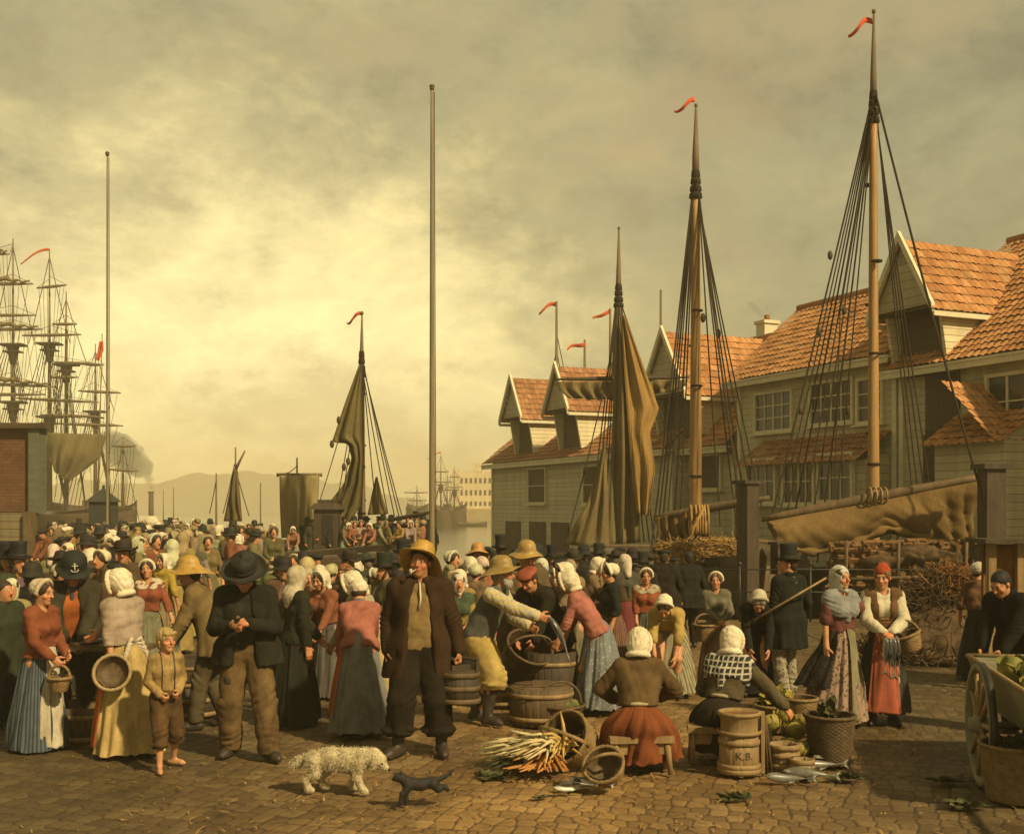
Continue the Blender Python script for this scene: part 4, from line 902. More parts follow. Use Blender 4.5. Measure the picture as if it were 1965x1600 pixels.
# ---------------------------------------------------------------- people (canonical height 1.72 m; a person faces -Y, the viewer's right is +X)
SKIN=A([.46,.235,.115]); SKINF=A([.52,.27,.135])
def ik(a,t,l1,l2,hint):
    a,t=A(a,dtype=float),A(t,dtype=float); v=t-a; d=np.linalg.norm(v); m=(l1+l2)*.995
    if d>m: t=a+v*m/d; v=t-a; d=m
    ax=v/d; x=(l1*l1-l2*l2+d*d)/(2*d); h=math.sqrt(max(0,l1*l1-x*x)); p=norm(A(hint,dtype=float)-ax*np.dot(ax,hint))
    return a+ax*x+p*h, t
class Sk: pass
def skeleton(p):
    S=Sk(); S.f=p.get('f',False); S.pel=A(p.get('pel',(0,0,.92)),dtype=float)
    ln,sd,tw=R(p.get('lean',3)),R(p.get('side',0)),R(p.get('twist',0))
    S.Ml=rz(tw*.4)@ry(sd*.5)@rx(ln*.7); S.Mu=rz(tw)@ry(sd)@rx(ln); S.Mh=rz(R(p.get('yaw',0)))@rx(R(p.get('pitch',0)))@ry(R(p.get('roll',0)))*p.get('hs',1.04)
    S.waist=S.pel+S.Ml@A([0,0,.17]); S.chest=S.waist+S.Mu@A([0,-.005,.17]); S.nb=S.chest+S.Mu@A([0,.02,.19])
    S.hc=S.nb+S.Mu@A([0,.0,.055])+S.Mh@A([0,-.02,.10])
    sw=p.get('sw',.150 if S.f else .178); S.sh={q:S.chest+S.Mu@A([q*sw,.012,.135]) for q in(-1,1)}
    S.el,S.wr,S.hd,S.pn={}, {}, {}, {}
    for q in(-1,1):
        key='R' if q>0 else 'L'                                      # R/L: viewer's right / left of a person facing us
        tgt=p.get('h'+key); loc=p.get('hl'+key)
        if tgt is None: tgt=S.sh[q]+A([q*.12,-.05,-.49])
        S.el[q],S.wr[q]=ik(S.sh[q],tgt,.285,.245,p.get('e'+key,(q*.7,.7,-.5)))
        S.hd[q]=norm(p['d'+key]) if 'd'+key in p else norm(S.wr[q]-S.el[q]); n=A(p.get('n'+key,(-q,0,0)),dtype=float); S.pn[q]=norm(n-S.hd[q]*np.dot(n,S.hd[q]))
    S.hip,S.kn,S.an,S.fd={}, {}, {}, {}
    for q in(-1,1):
        key='R' if q>0 else 'L'
        S.hip[q]=S.pel+A([q*.088,0,-.03]); an=p.get('f'+key,(q*.105,.0,.075)); S.kn[q],S.an[q]=ik(S.hip[q],an,.42,.42,p.get('k'+key,(q*.12,-1,0)))
        S.fd[q]=norm(p.get('t'+key,(q*.30,-1,0)))
    S.curl=p.get('curl',{}); S.p=p
    return S
def bounds(S,pad=.16):
    pts=[S.pel,S.hc+A([0,0,.1]),S.hc]+list(S.sh.values())+list(S.el.values())+list(S.kn.values())+[S.an[q]+A([0,0,-.0]) for q in(-1,1)]+[S.wr[q]+S.hd[q]*.16 for q in(-1,1)]+[S.an[q]+S.fd[q]*.16 for q in(-1,1)]
    P_=A(pts); return P_.min(0)-pad,P_.max(0)+pad
def torso(F,S,e,k=.05,bust=True,fat=0.0):
    c=lambda a,b,ra,rb: F.cone(a,b,ra+e,rb+e,k)
    X=A([1,0,0]); Ml,Mu=S.Ml,S.Mu; g=.012 if S.f else 0
    c(S.pel+Ml@A([-.075,.01,0]),S.pel+Ml@A([.075,.01,0]),.105+g+fat,.105+g+fat)
    wr=(.088 if S.f else .102)+fat*1.2
    for q in(-1,1):
        c(S.pel+Ml@A([q*.06,0,.03]),S.waist+Mu@A([q*.045,-fat*.5,0]),.105+fat,wr); c(S.waist+Mu@A([q*.045,-fat*.5,0]),S.chest+Mu@A([q*.07,0,0]),wr,.108)
        c(S.chest+Mu@A([q*.07,0,0]),S.sh[q]*.72+S.nb*.28-Mu@A([0,0,.02]),.105,.072)
        if S.f and bust: F.ell(S.chest+Mu@A([q*.062,-.078,.005]),[.062+e]*3,None,k)
    c(S.sh[-1],S.sh[1],.058,.058)
    F.cone(S.nb-Mu@A([0,0,.04]),S.nb+Mu@A([0,0,.015]),.075+e,.055+e*.6,.05)
def arm(F,S,q,e,k=.03,end=1.0,elbow=0.0):
    """sleeve or arm: blended into the shoulder only, so that the limb stays apart from the ribs"""
    r=(.046,.040,.030) if S.f else (.054,.046,.034); m=S.sh[q]*.72+S.el[q]*.28; rm=r[0]*.72+r[1]*.28
    F.cone(S.sh[q],m,r[0]+e,rm+e,k); F.cone(m,S.el[q],rm+e,r[1]+e,.010)
    if end>0: F.cone(S.el[q],S.el[q]+(S.wr[q]-S.el[q])*end,r[1]+e,r[1]+(r[2]-r[1])*end+e,.010)
def hand(F,S,q,k=.008):
    f,n,w=S.hd[q],S.pn[q],S.wr[q]; th=-q*np.cross(f,n); cu=S.curl.get(q,.35)
    g=1.12
    F.cone(w-f*.02,w+f*.03,.026,.027,.02)
    for i,(u,L) in enumerate(((.027,.068),(.009,.076),(-.010,.070),(-.027,.055))):
        kb=w+f*.088*g+th*u*g*.95-n*.002; F.cone(w+f*.02+th*u*.6,kb,.018,.0135,.014)
        a1=cu*(1.0+.12*i); d1=norm(f*math.cos(a1)+n*math.sin(a1)+th*u*2.0); a2=a1+cu*1.25; d2=norm(f*math.cos(a2)+n*math.sin(a2)+th*u)
        m=kb+d1*L*.5*g; F.cone(kb,m,.0115,.0105,k); F.cone(m,m+d2*L*.52*g,.0105,.0085,k)
    tb=w+f*.028+th*.026; t1=tb+norm(f*.62+th*.72+n*.28)*.042*g; F.cone(tb,t1,.017,.0125,.012); F.cone(t1,t1+norm(f*.8+th*.2+n*.55*(.5+cu))*.034*g,.0125,.0095,k)
def head(F,S,detail=True):
    c,Mh=S.hc,S.Mh; L=lambda x,y,z: c+Mh@A([x,y,z])
    F.cone(S.nb-S.Mu@A([0,0,.03]),L(0,.018,-.055),.054 if S.f else .062,.050 if S.f else .058,.03)
    F.ell(L(0,.018,.035),[.074,.094,.082],Mh,.02); F.ell(L(0,-.022,-.035),[.060,.066,.080],Mh,.03); F.ell(L(0,-.058,-.095),[.026,.024,.022],Mh,.025)
    if detail:
        for q in(-1,1):
            F.ell(L(q*.031,-.098,.008),[.019,.016,.013],Mh,.012,True); F.ell(L(q*.031,-.076,.008),[.014]*3,Mh,.004)
            F.ell(L(q*.040,-.060,-.028),[.024,.022,.02],Mh,.02); F.ell(L(q*.077,.012,-.008),[.011,.021,.031],Mh,.006)
        F.cone(L(-.040,-.080,.030),L(.040,-.080,.030),.011,.011,.012)
        F.cone(L(0,-.086,.018),L(0,-.112,-.026),.0095,.0140,.010); 
        for q in(-1,1): F.ell(L(q*.011,-.098,-.029),[.009]*3,Mh,.006)
        F.cone(L(-.018,-.086,-.054),L(.018,-.086,-.054),.0075,.0075,.006); F.cone(L(-.014,-.084,-.065),L(.014,-.084,-.065),.008,.008,.007)
    else:
        F.cone(L(0,-.08,.018),L(0,-.108,-.026),.012,.017,.012)
def foot(F,S,q,e,k=.02,boot=0.0):
    a,d=S.an[q],S.fd[q]; z0=a[2]-.075
    heel=A([a[0],a[1],z0+.038])-d*.05; ball=A([a[0],a[1],z0+.030])+d*.115; toe=A([a[0],a[1],z0+.026])+d*.155
    F.cone(a+A([0,0,.03+boot]),heel+d*.03+A([0,0,.01]),.036+e,.036+e,k); F.cone(heel,ball,.034+e,.036+e*.8,k); F.cone(ball,toe,.034+e*.8,.022+e,k)
    F.cone(a+A([0,0,.0]),ball+A([0,0,.012]),.034+e,.024+e,k)
def body_mesh(S,h,parent,skin,detail=True,legs=True,feet=True,name='body'):
    lo,hi=bounds(S,.13); F=Field(lo,hi,h)
    torso(F,S,-.030); head(F,S,detail)
    for q in(-1,1):
        arm(F,S,q,-.004,.02)
        if h<.016: hand(F,S,q)
        else: F.cone(S.wr[q],S.wr[q]+S.hd[q]*.10,.028,.03,.02); F.cone(S.wr[q]+S.hd[q]*.1,S.wr[q]+norm(S.hd[q]+S.pn[q]*.5)*.16,.028,.016,.02)
        if legs:
            F.cone(S.hip[q],S.kn[q],.082,.054,.04); F.cone(S.kn[q],S.kn[q]*.62+S.an[q]*.38+A([0,.02,0]),.050,.052,.03); F.cone(S.kn[q]*.6+S.an[q]*.4+A([0,.015,0]),S.an[q],.05,.033,.03)
            if feet: foot(F,S,q,-.004)
    V,Fc=F.mesh()
    l=(V-S.hc)@S.Mh/float(np.linalg.det(S.Mh))**(2/3); x,y,z=l.T; nh=((x**2+(y)**2+(z-.0)**2)<.16**2)
    col=np.tile(skin,(len(V),1))
    def bl(cx,cy,cz,r,c,f=1.0):
        g=np.exp(-(((np.abs(x)-cx)/r[0])**2+((y-cy)/r[1])**2+((z-cz)/r[2])**2))*nh*f; col[:]=col*(1-g[:,None])+A(c)*g[:,None]
    red=skin*A([1.12,.72,.62])
    bl(.040,-.075,-.030,(.022,.03,.020),red,.8); bl(0,-.112,-.022,(.014,.02,.016),red,.8); bl(.077,.0,-.01,(.012,.03,.03),red,.7)
    if detail:
        bl(0,-.094,-.0585,(.021,.014,.0085),skin*A([.95,.45,.38])); bl(.031,-.09,.008,(.0155,.014,.0075),(.42,.37,.28)); bl(.031,-.09,.009,(.0075,.014,.0075),(.02,.014,.01))
        bl(.031,-.09,.0175,(.018,.014,.0042),skin*.35,.85); bl(.033,-.088,.033,(.019,.02,.0058),S.p.get('hairc',A([.09,.055,.025])),.85)
    else: bl(.032,-.09,.010,(.017,.02,.013),skin*.30,.85); bl(0,-.094,-.058,(.02,.02,.01),skin*A([.8,.42,.36]),.8)
    for q in (-1,1):
        kn=S.wr[q]+S.hd[q]*.11; dd=np.linalg.norm(V-kn,axis=1); g=np.exp(-(dd/.05)**2)[:,None]*.6; col[:]=col*(1-g)+red*g
    return mk(name,V,Fc,M['skin'],parent,attr={'Col':col})
def deep(c): return tuple(q*(.58 if max(c)<.10 else 1.0) for q in c)
def garment(name,S,h,parent,color,fn,mat='cloth',wr=(.006,.10),seed=1,aniso=(1,1,1),pad=.3,lo=None,hi=None):
    color=deep(color)
    a,b=bounds(S,pad); F=Field(a if lo is None else lo,b if hi is None else hi,h); fn(F)
    if wr: F.wrinkle(wr[0],wr[1],seed,aniso)
    V,Fc=F.mesh()
    return mk(name,V,Fc,M[mat],parent,color=color) if len(V) else None
def limbfolds(F,S,seed,amp):
    for q in(-1,1):
        u=S.wr[q]-S.sh[q]; F.rings(S.el[q],u,.052,amp,.10,.06,seed+q); F.rings(S.wr[q]*.8+S.el[q]*.2,S.wr[q]-S.el[q],.036,amp*.75,.07,.05,seed*2+q); F.rings(S.sh[q]*.7+S.el[q]*.3-A([0,0,.03]),S.el[q]-S.sh[q]+A([q*.2,0,.1]),.075,amp*.8,.10,.07,seed*3+q)
def coat(S,h,par,color,hem=.72,open_=.0,sl=1.0,e=.030,flare=.05,mat='cloth',name='coat',seed=3,wr=(.009,.15),fat=0.0,carve=True,collar=True,sleeves=True,tails=None):
    def fn(F):
        torso(F,S,e,.06,fat=fat)
        pz=S.pel[2]
        for q in(-1,1):
            a=S.waist+S.Mu@A([q*.055,0,0]); bt=S.pel+A([q*(.07+flare*.6),.02,0]); F.cone(a,bt,.10+e+fat,.115+e+flare*.5+fat,.05)
            if hem<pz: F.cone(bt,A([bt[0]+q*flare*.4,bt[1]+.01,hem-.05]),.115+e+flare*.5+fat,.12+e+flare,.05)
            if sleeves: arm(F,S,q,e*.85,.04,sl)
        F.cone(S.pel+A([-.03,.02,0]),A([S.pel[0],S.pel[1]+.03,min(hem,pz)-.05]),.12+e+fat,.13+e+flare,.05)
        if collar:
            for q in(-1,1): F.cone(S.nb+S.Mu@A([q*.062,-.055,-.02]),S.nb+S.Mu@A([q*.055,.045,.045]),.022,.026,.02)
            F.cone(S.nb+S.Mu@A([-.055,.05,.05]),S.nb+S.Mu@A([.055,.05,.05]),.025,.025,.02)
        F.pleats(S.pel,S.waist[2],hem,13,.013,seed)
        if sleeves: limbfolds(F,S,seed,.010)
        F.keep((0,0,hem),(0,0,1))
        if open_>0 and carve:
            a=S.nb+S.Mu@A([0,-.12,.0]); b=S.chest+S.Mu@A([0,-.17,-.05]); cc=S.waist+S.Mu@A([0,-.20,-.02]); 
            F.cone(a,b,.055,open_*.8+.02,.012,True); F.cone(b,cc,open_*.8+.02,open_+.02,.012,True); F.cone(cc,A([S.pel[0],S.pel[1]-.22,hem-.08]),open_+.02,open_*1.2+.04,.012,True)
            F.cone(a,b,.055,open_*.8,.012,True)
        # neck hole
        F.cone(S.nb+S.Mu@A([0,-.01,.03]),S.hc,.056,.06,.01,True)
    return garment(name,S,h,par,color,fn,mat,wr,seed,(1,1,.7))
def shirt(S,h,par,color,e=.014,sl=0.0,mat='cloth',name='shirt',seed=4,hem=None,fat=0.0,neck=.05,wr=(.004,.09)):
    def fn(F):
        torso(F,S,e,.05,fat=fat)
        for q in(-1,1):
            if sl>0: arm(F,S,q,e+.012,.035,sl)
            elif sl<0: F.cone(S.sh[q],S.sh[q]*(1+sl)-S.el[q]*sl,.062,.058+e,.03)
        if hem is not None: F.keep((0,0,hem),(0,0,1))
        F.cone(S.nb+S.Mu@A([0,-.05,.035]),S.hc+A([0,-.03,0]),neck,.07,.01,True)
    return garment(name,S,h,par,color,fn,mat,wr,seed)
def bodice(S,h,par,color,sl=1.0,e=.014,mat='cloth',peplum=.06,seed=5,neck=.062,name='bodice',puff=.0,wr=(.008,.11),fat=0.0):
    def fn(F):
        torso(F,S,e,.05,fat=fat)
        for q in(-1,1):
            if sl>=0: arm(F,S,q,e+.004+puff,.035,sl)
            else: F.cone(S.sh[q],S.sh[q]*(1+sl)-S.el[q]*sl,.060+puff,.056+e+puff,.03)
        limbfolds(F,S,seed,.006 if sl>=0 else .0); F.rings(S.waist+S.Mu@A([0,0,.03]),S.Mu@A([.25,0,1]),.045,.005,.06,.12,seed)
        F.keep(S.waist-S.Ml@A([0,0,peplum]),S.Ml@A([0,0,1]))
        F.cone(S.nb+S.Mu@A([0,-.085,.02]),S.hc+A([0,-.02,0]),neck,.075,.012,True); F.cone(S.nb+S.Mu@A([0,-.02,.05]),S.hc,neck,.075,.012,True)
    return garment(name,S,h,par,color,fn,mat,wr,seed)
def trousers(S,h,par,color,bag=.02,hem=.10,mat='cloth',seed=6,wr=(.012,.17),name='trousers',top=.10,gather=0.0,fat=0.0):
    def fn(F):
        F.cone(S.pel+A([-.07,.005,.0]),S.pel+A([.07,.005,0]),.118+fat,.118+fat,.05); F.cone(S.pel+A([-.045,0,0]),S.waist+S.Ml@A([-.045,0,-.02]),.118+fat,.112+fat,.04); F.cone(S.pel+A([.045,0,0]),S.waist+S.Ml@A([.045,0,-.02]),.118+fat,.112+fat,.04)
        for q in(-1,1):
            kn,an=S.kn[q],S.an[q]; en=kn+(an-kn)*min(1,max(0,(kn[2]-hem)/(kn[2]-an[2]+1e-6)))
            F.cone(S.hip[q],kn,.098+bag*.6+fat*.5,.070+bag,.03); F.cone(kn,en,.070+bag,.056+bag*1.05,.012)
            if gather: F.ell(en+A([0,0,.05]),[.072+bag+gather]*2+[.05],None,.02); F.keep((0,0,hem),(0,0,1))
        for q in(-1,1):
            F.rings(S.kn[q],S.an[q]-S.hip[q],.105,.0095,.16,.10+bag,seed+q); F.rings(S.an[q]*.75+S.kn[q]*.25,S.an[q]-S.kn[q],.075,.0085,.11,.09+bag,seed*2+q); F.rings(S.hip[q]*.9+S.kn[q]*.1,A([q*.8,.3,1]),.085,.009,.13,.12,seed*3+q)
        F.keep((0,0,hem-.02),(0,0,1)); F.keep(S.waist-S.Ml@A([0,0,top-.08]),-(S.Ml@A([0,0,1])))
    return garment(name,S,h,par,color,fn,mat,wr,seed,(1,1,1.3))
def shoes(S,h,par,color=(1,1,1),boot=.0,e=.010,mat='leather'):
    for q in(-1,1):
        a=S.an[q]; F=Field(a-A([.2,.25,.11]),a+A([.2,.25,.16+boot]),h)
        foot(F,S,q,e,.02,boot); 
        if boot: F.cone(a+A([0,0,.05]),S.kn[q]*min(1,boot/.4)+a*(1-min(1,boot/.4)),.046,.058,.02)
        F.keep((0,0,a[2]-.075),(0,0,1)); F.wrinkle(.003,.05,q+5)
        V,Fc=F.mesh(); mk('shoe',V,Fc,M[mat],par,color=color)
def cloth_profile(S,hem,rb,back=.04,off=(0,0),waistr=.115,hipr=.19,sq=.92):
    """centre line and radii of a skirt from the waist down"""
    W=S.waist+S.Ml@A([0,0,-.02]); Pl=S.pel+A([0,back*.4,-.03]); B=A([S.pel[0]+off[0],S.pel[1]+back+off[1],hem])
    if S.p.get('pelhem') is not None: B=A(S.p['pelhem'],dtype=float)
    return [(W,waistr,waistr*.9,S.Ml),((W*.45+Pl*.55),(waistr+hipr)*.54,(waistr+hipr)*.51,S.Ml),(Pl-A([0,0,.02]),hipr,hipr*.95,np.eye(3)),(Pl*.5+B*.5,(hipr*.44+rb*.56),(hipr*.44+rb*.56)*sq,np.eye(3)),(Pl*.18+B*.82,hipr*.12+rb*.88,(hipr*.12+rb*.88)*sq,np.eye(3)),(B,rb,rb*sq,np.eye(3))]
def loft_cloth(name,prof,par,color,mat='cloth',n=15,amp=.032,seg=110,rings=26,th0=0,th1=2*PI,out=0.0,seed=0,t0=0.0,t1=1.0,hemwave=.012,pleat=True):
    color=deep(color) if color is not None else None
    r_=np.random.default_rng(seed); ph=r_.uniform(0,6.3,6); K=len(prof)-1
    c=A([q[0] for q in prof]); ra=A([q[1] for q in prof]); rb=A([q[2] for q in prof]); Ms=[q[3] for q in prof]
    rows=[]; full=abs(th1-th0-2*PI)<1e-6
    ths=np.linspace(th0,th1,seg+1)[:-1] if full else np.linspace(th0,th1,seg)
    for i in range(rings):
        t=t0+(t1-t0)*i/(rings-1); u=t*K; j=min(K-1,int(u)); f=u-j; f2=f
        # smooth interpolation (Catmull-like)
        def cr(a): 
            p0,p1,p2,p3=a[max(0,j-1)],a[j],a[j+1],a[min(K,j+2)]; return .5*((2*p1)+(-p0+p2)*f+(2*p0-5*p1+4*p2-p3)*f*f+(-p0+3*p1-3*p2+p3)*f**3)
        cc=cr(c); a_=cr(ra)+out; b_=cr(rb)+out; Mx=Ms[j]*(1-f)+Ms[j+1]*f
        w=ths+.30*np.sin(2*ths+ph[0]+t*1.2)+.17*np.sin(5*ths+ph[1]-t*.7)+.05*np.sin(11*ths+ph[4]+2*t)
        fo=amp*(.10+t**.8)*(1.5*(np.abs(np.sin(.5*n*w+ph[2]))**.75-.6)*(.55+.45*np.sin(3*ths+ph[5]))+.40*np.sin((1.7*n)*w+ph[3]+2*t)+.75*np.sin(round(n*.42)*w+ph[4]+.6*np.sin(4*t+ph[1])))*.75+.010*np.sin(9*t+5*np.sin(2*ths+ph[3]))*t
        if pleat: fo+= .006*np.sin(3*n*ths)*(1-t)**3
        x=(a_+fo)*np.cos(ths); y=(b_+fo)*np.sin(ths); z=np.zeros_like(x)+(hemwave*np.sin(n*w+ph[5])*t**4)
        rows.append(cc+np.stack([x,y,z],1)@Mx.T)
    V=np.concatenate(rows); m=len(ths)
    if full: F=[(i*m+k,i*m+(k+1)%m,(i+1)*m+(k+1)%m,(i+1)*m+k) for i in range(rings-1) for k in range(m)]; F=A(F); return mk(name,V,F,M[mat],par,color=color)
    b=MB(); b.sheet(A(rows),.008); return b.build(name,M[mat],par,color=color)
def skirt(S,par,color,hem=.05,rb=.33,mat='cloth',apron=None,seed=0,n=15,amp=.03,back=.04,off=(0,0),hipr=.19,apm='linen',apmat=None,apw=.95,aplen=.94,apth=-PI/2,name='skirt',waistr=None):
    wr=waistr or .112; rb*=.88; hipr*=.93
    pr=cloth_profile(S,hem,rb,back,off,wr,hipr); loft_cloth(name,pr,par,color,mat,n,amp,seed=seed)
    if apron is not None: loft_cloth('apron',pr,par,apron,apm,int(n*.8),amp*.8,seg=44,th0=apth-apw,th1=apth+apw,out=.018,seed=seed+9,t0=.02,t1=aplen)
def cap(S,par,color=(.62,.58,.45),h=.010,kind='cap',seed=2,trim=None,mat='linen'):
    c,Mh=S.hc,S.Mh; L=lambda x,y,z: c+Mh@A([x,y,z]); lo,hi=c-.34,c+.26; F=Field(lo,hi,h)
    if kind=='cap':      # white cap, gathered at the back, frill round the face
        F.ell(L(0,.030,.045),[.094,.104,.094],Mh,.02); F.ell(L(0,.075,.045),[.088,.075,.080],Mh,.03); F.wrinkle(.0065,.05,seed,(1,.5,1))
        F.keep(L(0,-.015,.055),Mh@A([0,.80,.32])); F.ell(L(0,-.05,-.06),[.075,.11,.10],Mh,.01,True)
        for i in range(26):
            a=-.25+(PI+.5)*i/25; q=L(.097*math.cos(a),-.032-.030*math.sin(a)+.035,.025+.105*math.sin(a)); F.ell(q,[.018+.004*(i%2)]*3,None,.010)
    elif kind=='bonnet': # deep cap covering the ears, with a neck frill
        F.ell(L(0,.028,.038),[.100,.118,.106],Mh,.02); F.ell(L(0,.06,-.035),[.092,.085,.085],Mh,.03); F.wrinkle(.008,.055,seed,(1,.6,1))
        F.keep(L(0,-.048,.03),Mh@A([0,.96,.2])); F.ell(L(0,-.085,-.03),[.070,.10,.105],Mh,.01,True)
        for i in range(30):
            a=-.75+(PI+1.5)*i/29; q=L(.098*math.cos(a),-.045,.012+.118*math.sin(a)); F.ell(q,[.016+.004*(i%2)]*3,None,.010)
        for i in range(18):
            a=PI*i/17; F.ell(L(.086*math.cos(a),.035+.085*math.sin(a),-.105),[.02+.005*(i%2)]*3,None,.014)
    elif kind=='scarf':  # kerchief tied under the chin, its point falling on the back
        F.ell(L(0,.018,.030),[.092,.112,.108],Mh,.02); F.ell(L(0,.01,-.06),[.078,.085,.09],Mh,.03); F.cone(L(0,.07,-.05),S.nb+S.Mu@A([0,.10,-.02]),.07,.05,.04); F.cone(L(0,-.02,-.12),L(0,-.07,-.135),.035,.02,.02)
        F.wrinkle(.006,.06,seed); F.ell(L(0,-.105,-.02),[.060,.075,.088],Mh,.012,True)
    elif kind=='hood':   # big soft kerchief with a cape on the shoulders
        F.ell(L(0,.018,.030),[.098,.118,.112],Mh,.02); F.cone(L(0,.03,-.06),S.nb+S.Mu@A([0,.04,-.03]),.088,.10,.05)
        for q in(-1,1): F.cone(S.nb+S.Mu@A([q*.03,.04,-.02]),S.sh[q]*.75+S.nb*.25+S.Mu@A([0,.03,-.03]),.09,.06,.05)
        F.cone(S.nb+S.Mu@A([0,.06,-.03]),S.chest+S.Mu@A([0,.10,.05]),.09,.05,.05)
        F.wrinkle(.007,.07,seed); F.ell(L(0,-.105,-.02),[.062,.078,.09],Mh,.012,True); F.cone(S.nb+S.Mu@A([0,-.10,-.02]),L(0,-.06,-.09),.06,.05,.02,True)
    elif kind=='knit':   # close knitted cap
        F.ell(L(0,.02,.058),[.087,.105,.080],Mh,.02); F.ell(L(0,.05,.10),[.05,.06,.05],Mh,.03); F.wrinkle(.004,.04,seed); F.keep(L(0,-.02,.030),Mh@A([0,.38,.9]))
    V,Fc=F.mesh(); o=mk({'cap':'cap','bonnet':'bonnet','scarf':'kerchief','hood':'kerchief','knit':'knitted_cap'}[kind],V,Fc,M[mat],par,color=color)
    if trim is not None:
        b=MB(); b.ell((0,0,0),(.030,.016,.030),10); b.ell((.03,0,.02),(.02,.012,.02),8); b.V=[tuple(L(-.085*trim[1],.02,.03)+Mh@(rz(-trim[1]*PI/2)@A(v))) for v in b.V]; b.build('rosette',M['felt'],o,color=trim[0])
    return o
def hair(S,par,color,h=.010,kind='short',seed=1):
    c,Mh=S.hc,S.Mh; L=lambda x,y,z: c+Mh@A([x,y,z]); F=Field(c-.26,c+.22,h)
    if kind=='short': F.ell(L(0,.024,.042),[.083,.100,.086],Mh,.02); F.ell(L(0,.06,-.02),[.07,.055,.065],Mh,.03); F.keep(L(0,-.062,.062),Mh@A([0,.75,.66])); F.wrinkle(.004,.03,seed)
    elif kind=='tousled': F.ell(L(0,.020,.045),[.094,.108,.092],Mh,.02); F.ell(L(0,.055,-.03),[.082,.065,.07],Mh,.03); F.cone(L(-.05,-.075,.07),L(.05,-.08,.075),.022,.022,.02); F.wrinkle(.010,.045,seed); F.ell(L(0,-.10,-.035),[.066,.085,.080],Mh,.012,True)
    elif kind=='parted':
        for q in(-1,1): F.ell(L(q*.030,.012,.040),[.058,.094,.080],Mh,.008)
        F.ell(L(0,.06,0),[.07,.055,.07],Mh,.03); F.wrinkle(.003,.03,seed); F.ell(L(0,-.105,.0),[.060,.062,.072],Mh,.014,True); F.keep(L(0,-.085,-.01),Mh@A([0,.85,.5]))
    elif kind=='beard': F.ell(L(0,-.052,-.095),[.062,.055,.062],Mh,.02); F.cone(L(-.062,-.01,-.02),L(-.05,-.045,-.09),.022,.03,.02); F.cone(L(.062,-.01,-.02),L(.05,-.045,-.09),.022,.03,.02); F.cone(L(-.026,-.097,-.043),L(.026,-.097,-.043),.010,.010,.008); F.wrinkle(.006,.03,seed); F.ell(L(0,-.11,-.058),[.018,.022,.0075],Mh,.003,True)
    elif kind=='whisker':
        for q in(-1,1): F.cone(L(q*.070,-.01,.0),L(q*.058,-.045,-.075),.018,.024,.02)
        F.wrinkle(.004,.03,seed)
    V,Fc=F.mesh(); return mk('beard' if kind in('beard','whisker') else 'hair',V,Fc,M['hair'],par,color=color)
def hat(S,par,kind,color,tilt=(0,0),mat=None,scale=1.0,seed=0,turn=0.0):
    """sou'wester, top hat, wide felt hat, round black hat; thickness is real (outer and inner skin)"""
    pr={'souwester':[(.001,.135),(.04,.131),(.072,.116),(.094,.088),(.102,.050),(.104,.018),(.122,.004),(.150,-.014),(.178,-.034),(.182,-.040),(.175,-.040),(.148,-.022),(.118,-.006),(.098,.006),(.094,.03)],
        'tophat':[(.001,.190),(.050,.191),(.094,.187),(.097,.182),(.092,.140),(.088,.090),(.089,.040),(.091,.012),(.094,.004),(.120,.001),(.146,.006),(.150,.011),(.147,-.002),(.120,-.009),(.092,-.006),(.088,.01)],
        'wide':[(.001,.118),(.05,.119),(.084,.112),(.097,.095),(.099,.055),(.098,.014),(.104,.004),(.135,-.001),(.168,.012),(.176,.022),(.174,.008),(.140,-.012),(.102,-.006),(.094,.01)],
        'round':[(.001,.142),(.045,.138),(.082,.118),(.103,.080),(.108,.040),(.107,.008),(.122,-.008),(.148,-.022),(.152,-.028),(.145,-.030),(.118,-.018),(.102,-.004),(.096,.01)],
        'cap':[(.001,.085),(.06,.084),(.105,.070),(.118,.050),(.108,.030),(.092,.020),(.092,-.002),(.088,-.002),(.086,.02)]}[kind]
    r_=np.random.default_rng(seed+3); p0,p1=r_.uniform(0,6.3,2)
    def fn(r,z,a,i):
        if r>.112 and kind!='cap':
            g=(r-.11)/.06
            if kind=='souwester': bk=max(0,math.sin(a)); r=r*(1+.22*bk*g) ; z=z-.045*bk*g+.010*math.sin(3*a+p0)*g+.03*max(0,-math.sin(a))*g
            elif kind=='tophat': z=z+.022*abs(math.cos(a))**2*g
            else: z=z+.014*math.sin(2*a+p0)*g+.008*math.sin(5*a+p1)*g
        else:
            r=r*(1+.03*math.sin(2*a+p0)*(z>.03))
            if kind=='wide' and z>.1: z=z-.015*math.cos(a*2)*(r<.08)
        if kind=='cap' and math.sin(a)<-.5 and r>.09 and z<.04: r*=1.22
        return r*.97*scale,z*scale
    Mx=S.Mh@rx(R(tilt[0]))@ry(R(tilt[1]))@rz(turn); b=MB(); b.lathe(pr,40,fn,Mx,S.hc+S.Mh@A([0,.012,.052]),1.0,1.12)
    o=b.build({'souwester':'rain_hat','tophat':'top_hat','wide':'felt_hat','round':'round_hat','cap':'flat_cap'}[kind],M[mat or ('oilskin' if kind=='souwester' else 'felt')],par,color=color)
    if kind in('tophat','wide'):
        z=.03; b=MB(); b.lathe([(.0915*scale,z-.018),(.0935*scale,z-.016),(.0925*scale,z+.016),(.089*scale,z+.018)] if kind=='tophat' else [(.0985*scale,z-.014),(.1005*scale,z-.012),(.101*scale,z+.012),(.0985*scale,z+.014)],40,None,Mx,S.hc+S.Mh@A([0,.012,.052]),1.0,1.12); b.build('hat_band',M['ink'],o)
    return o
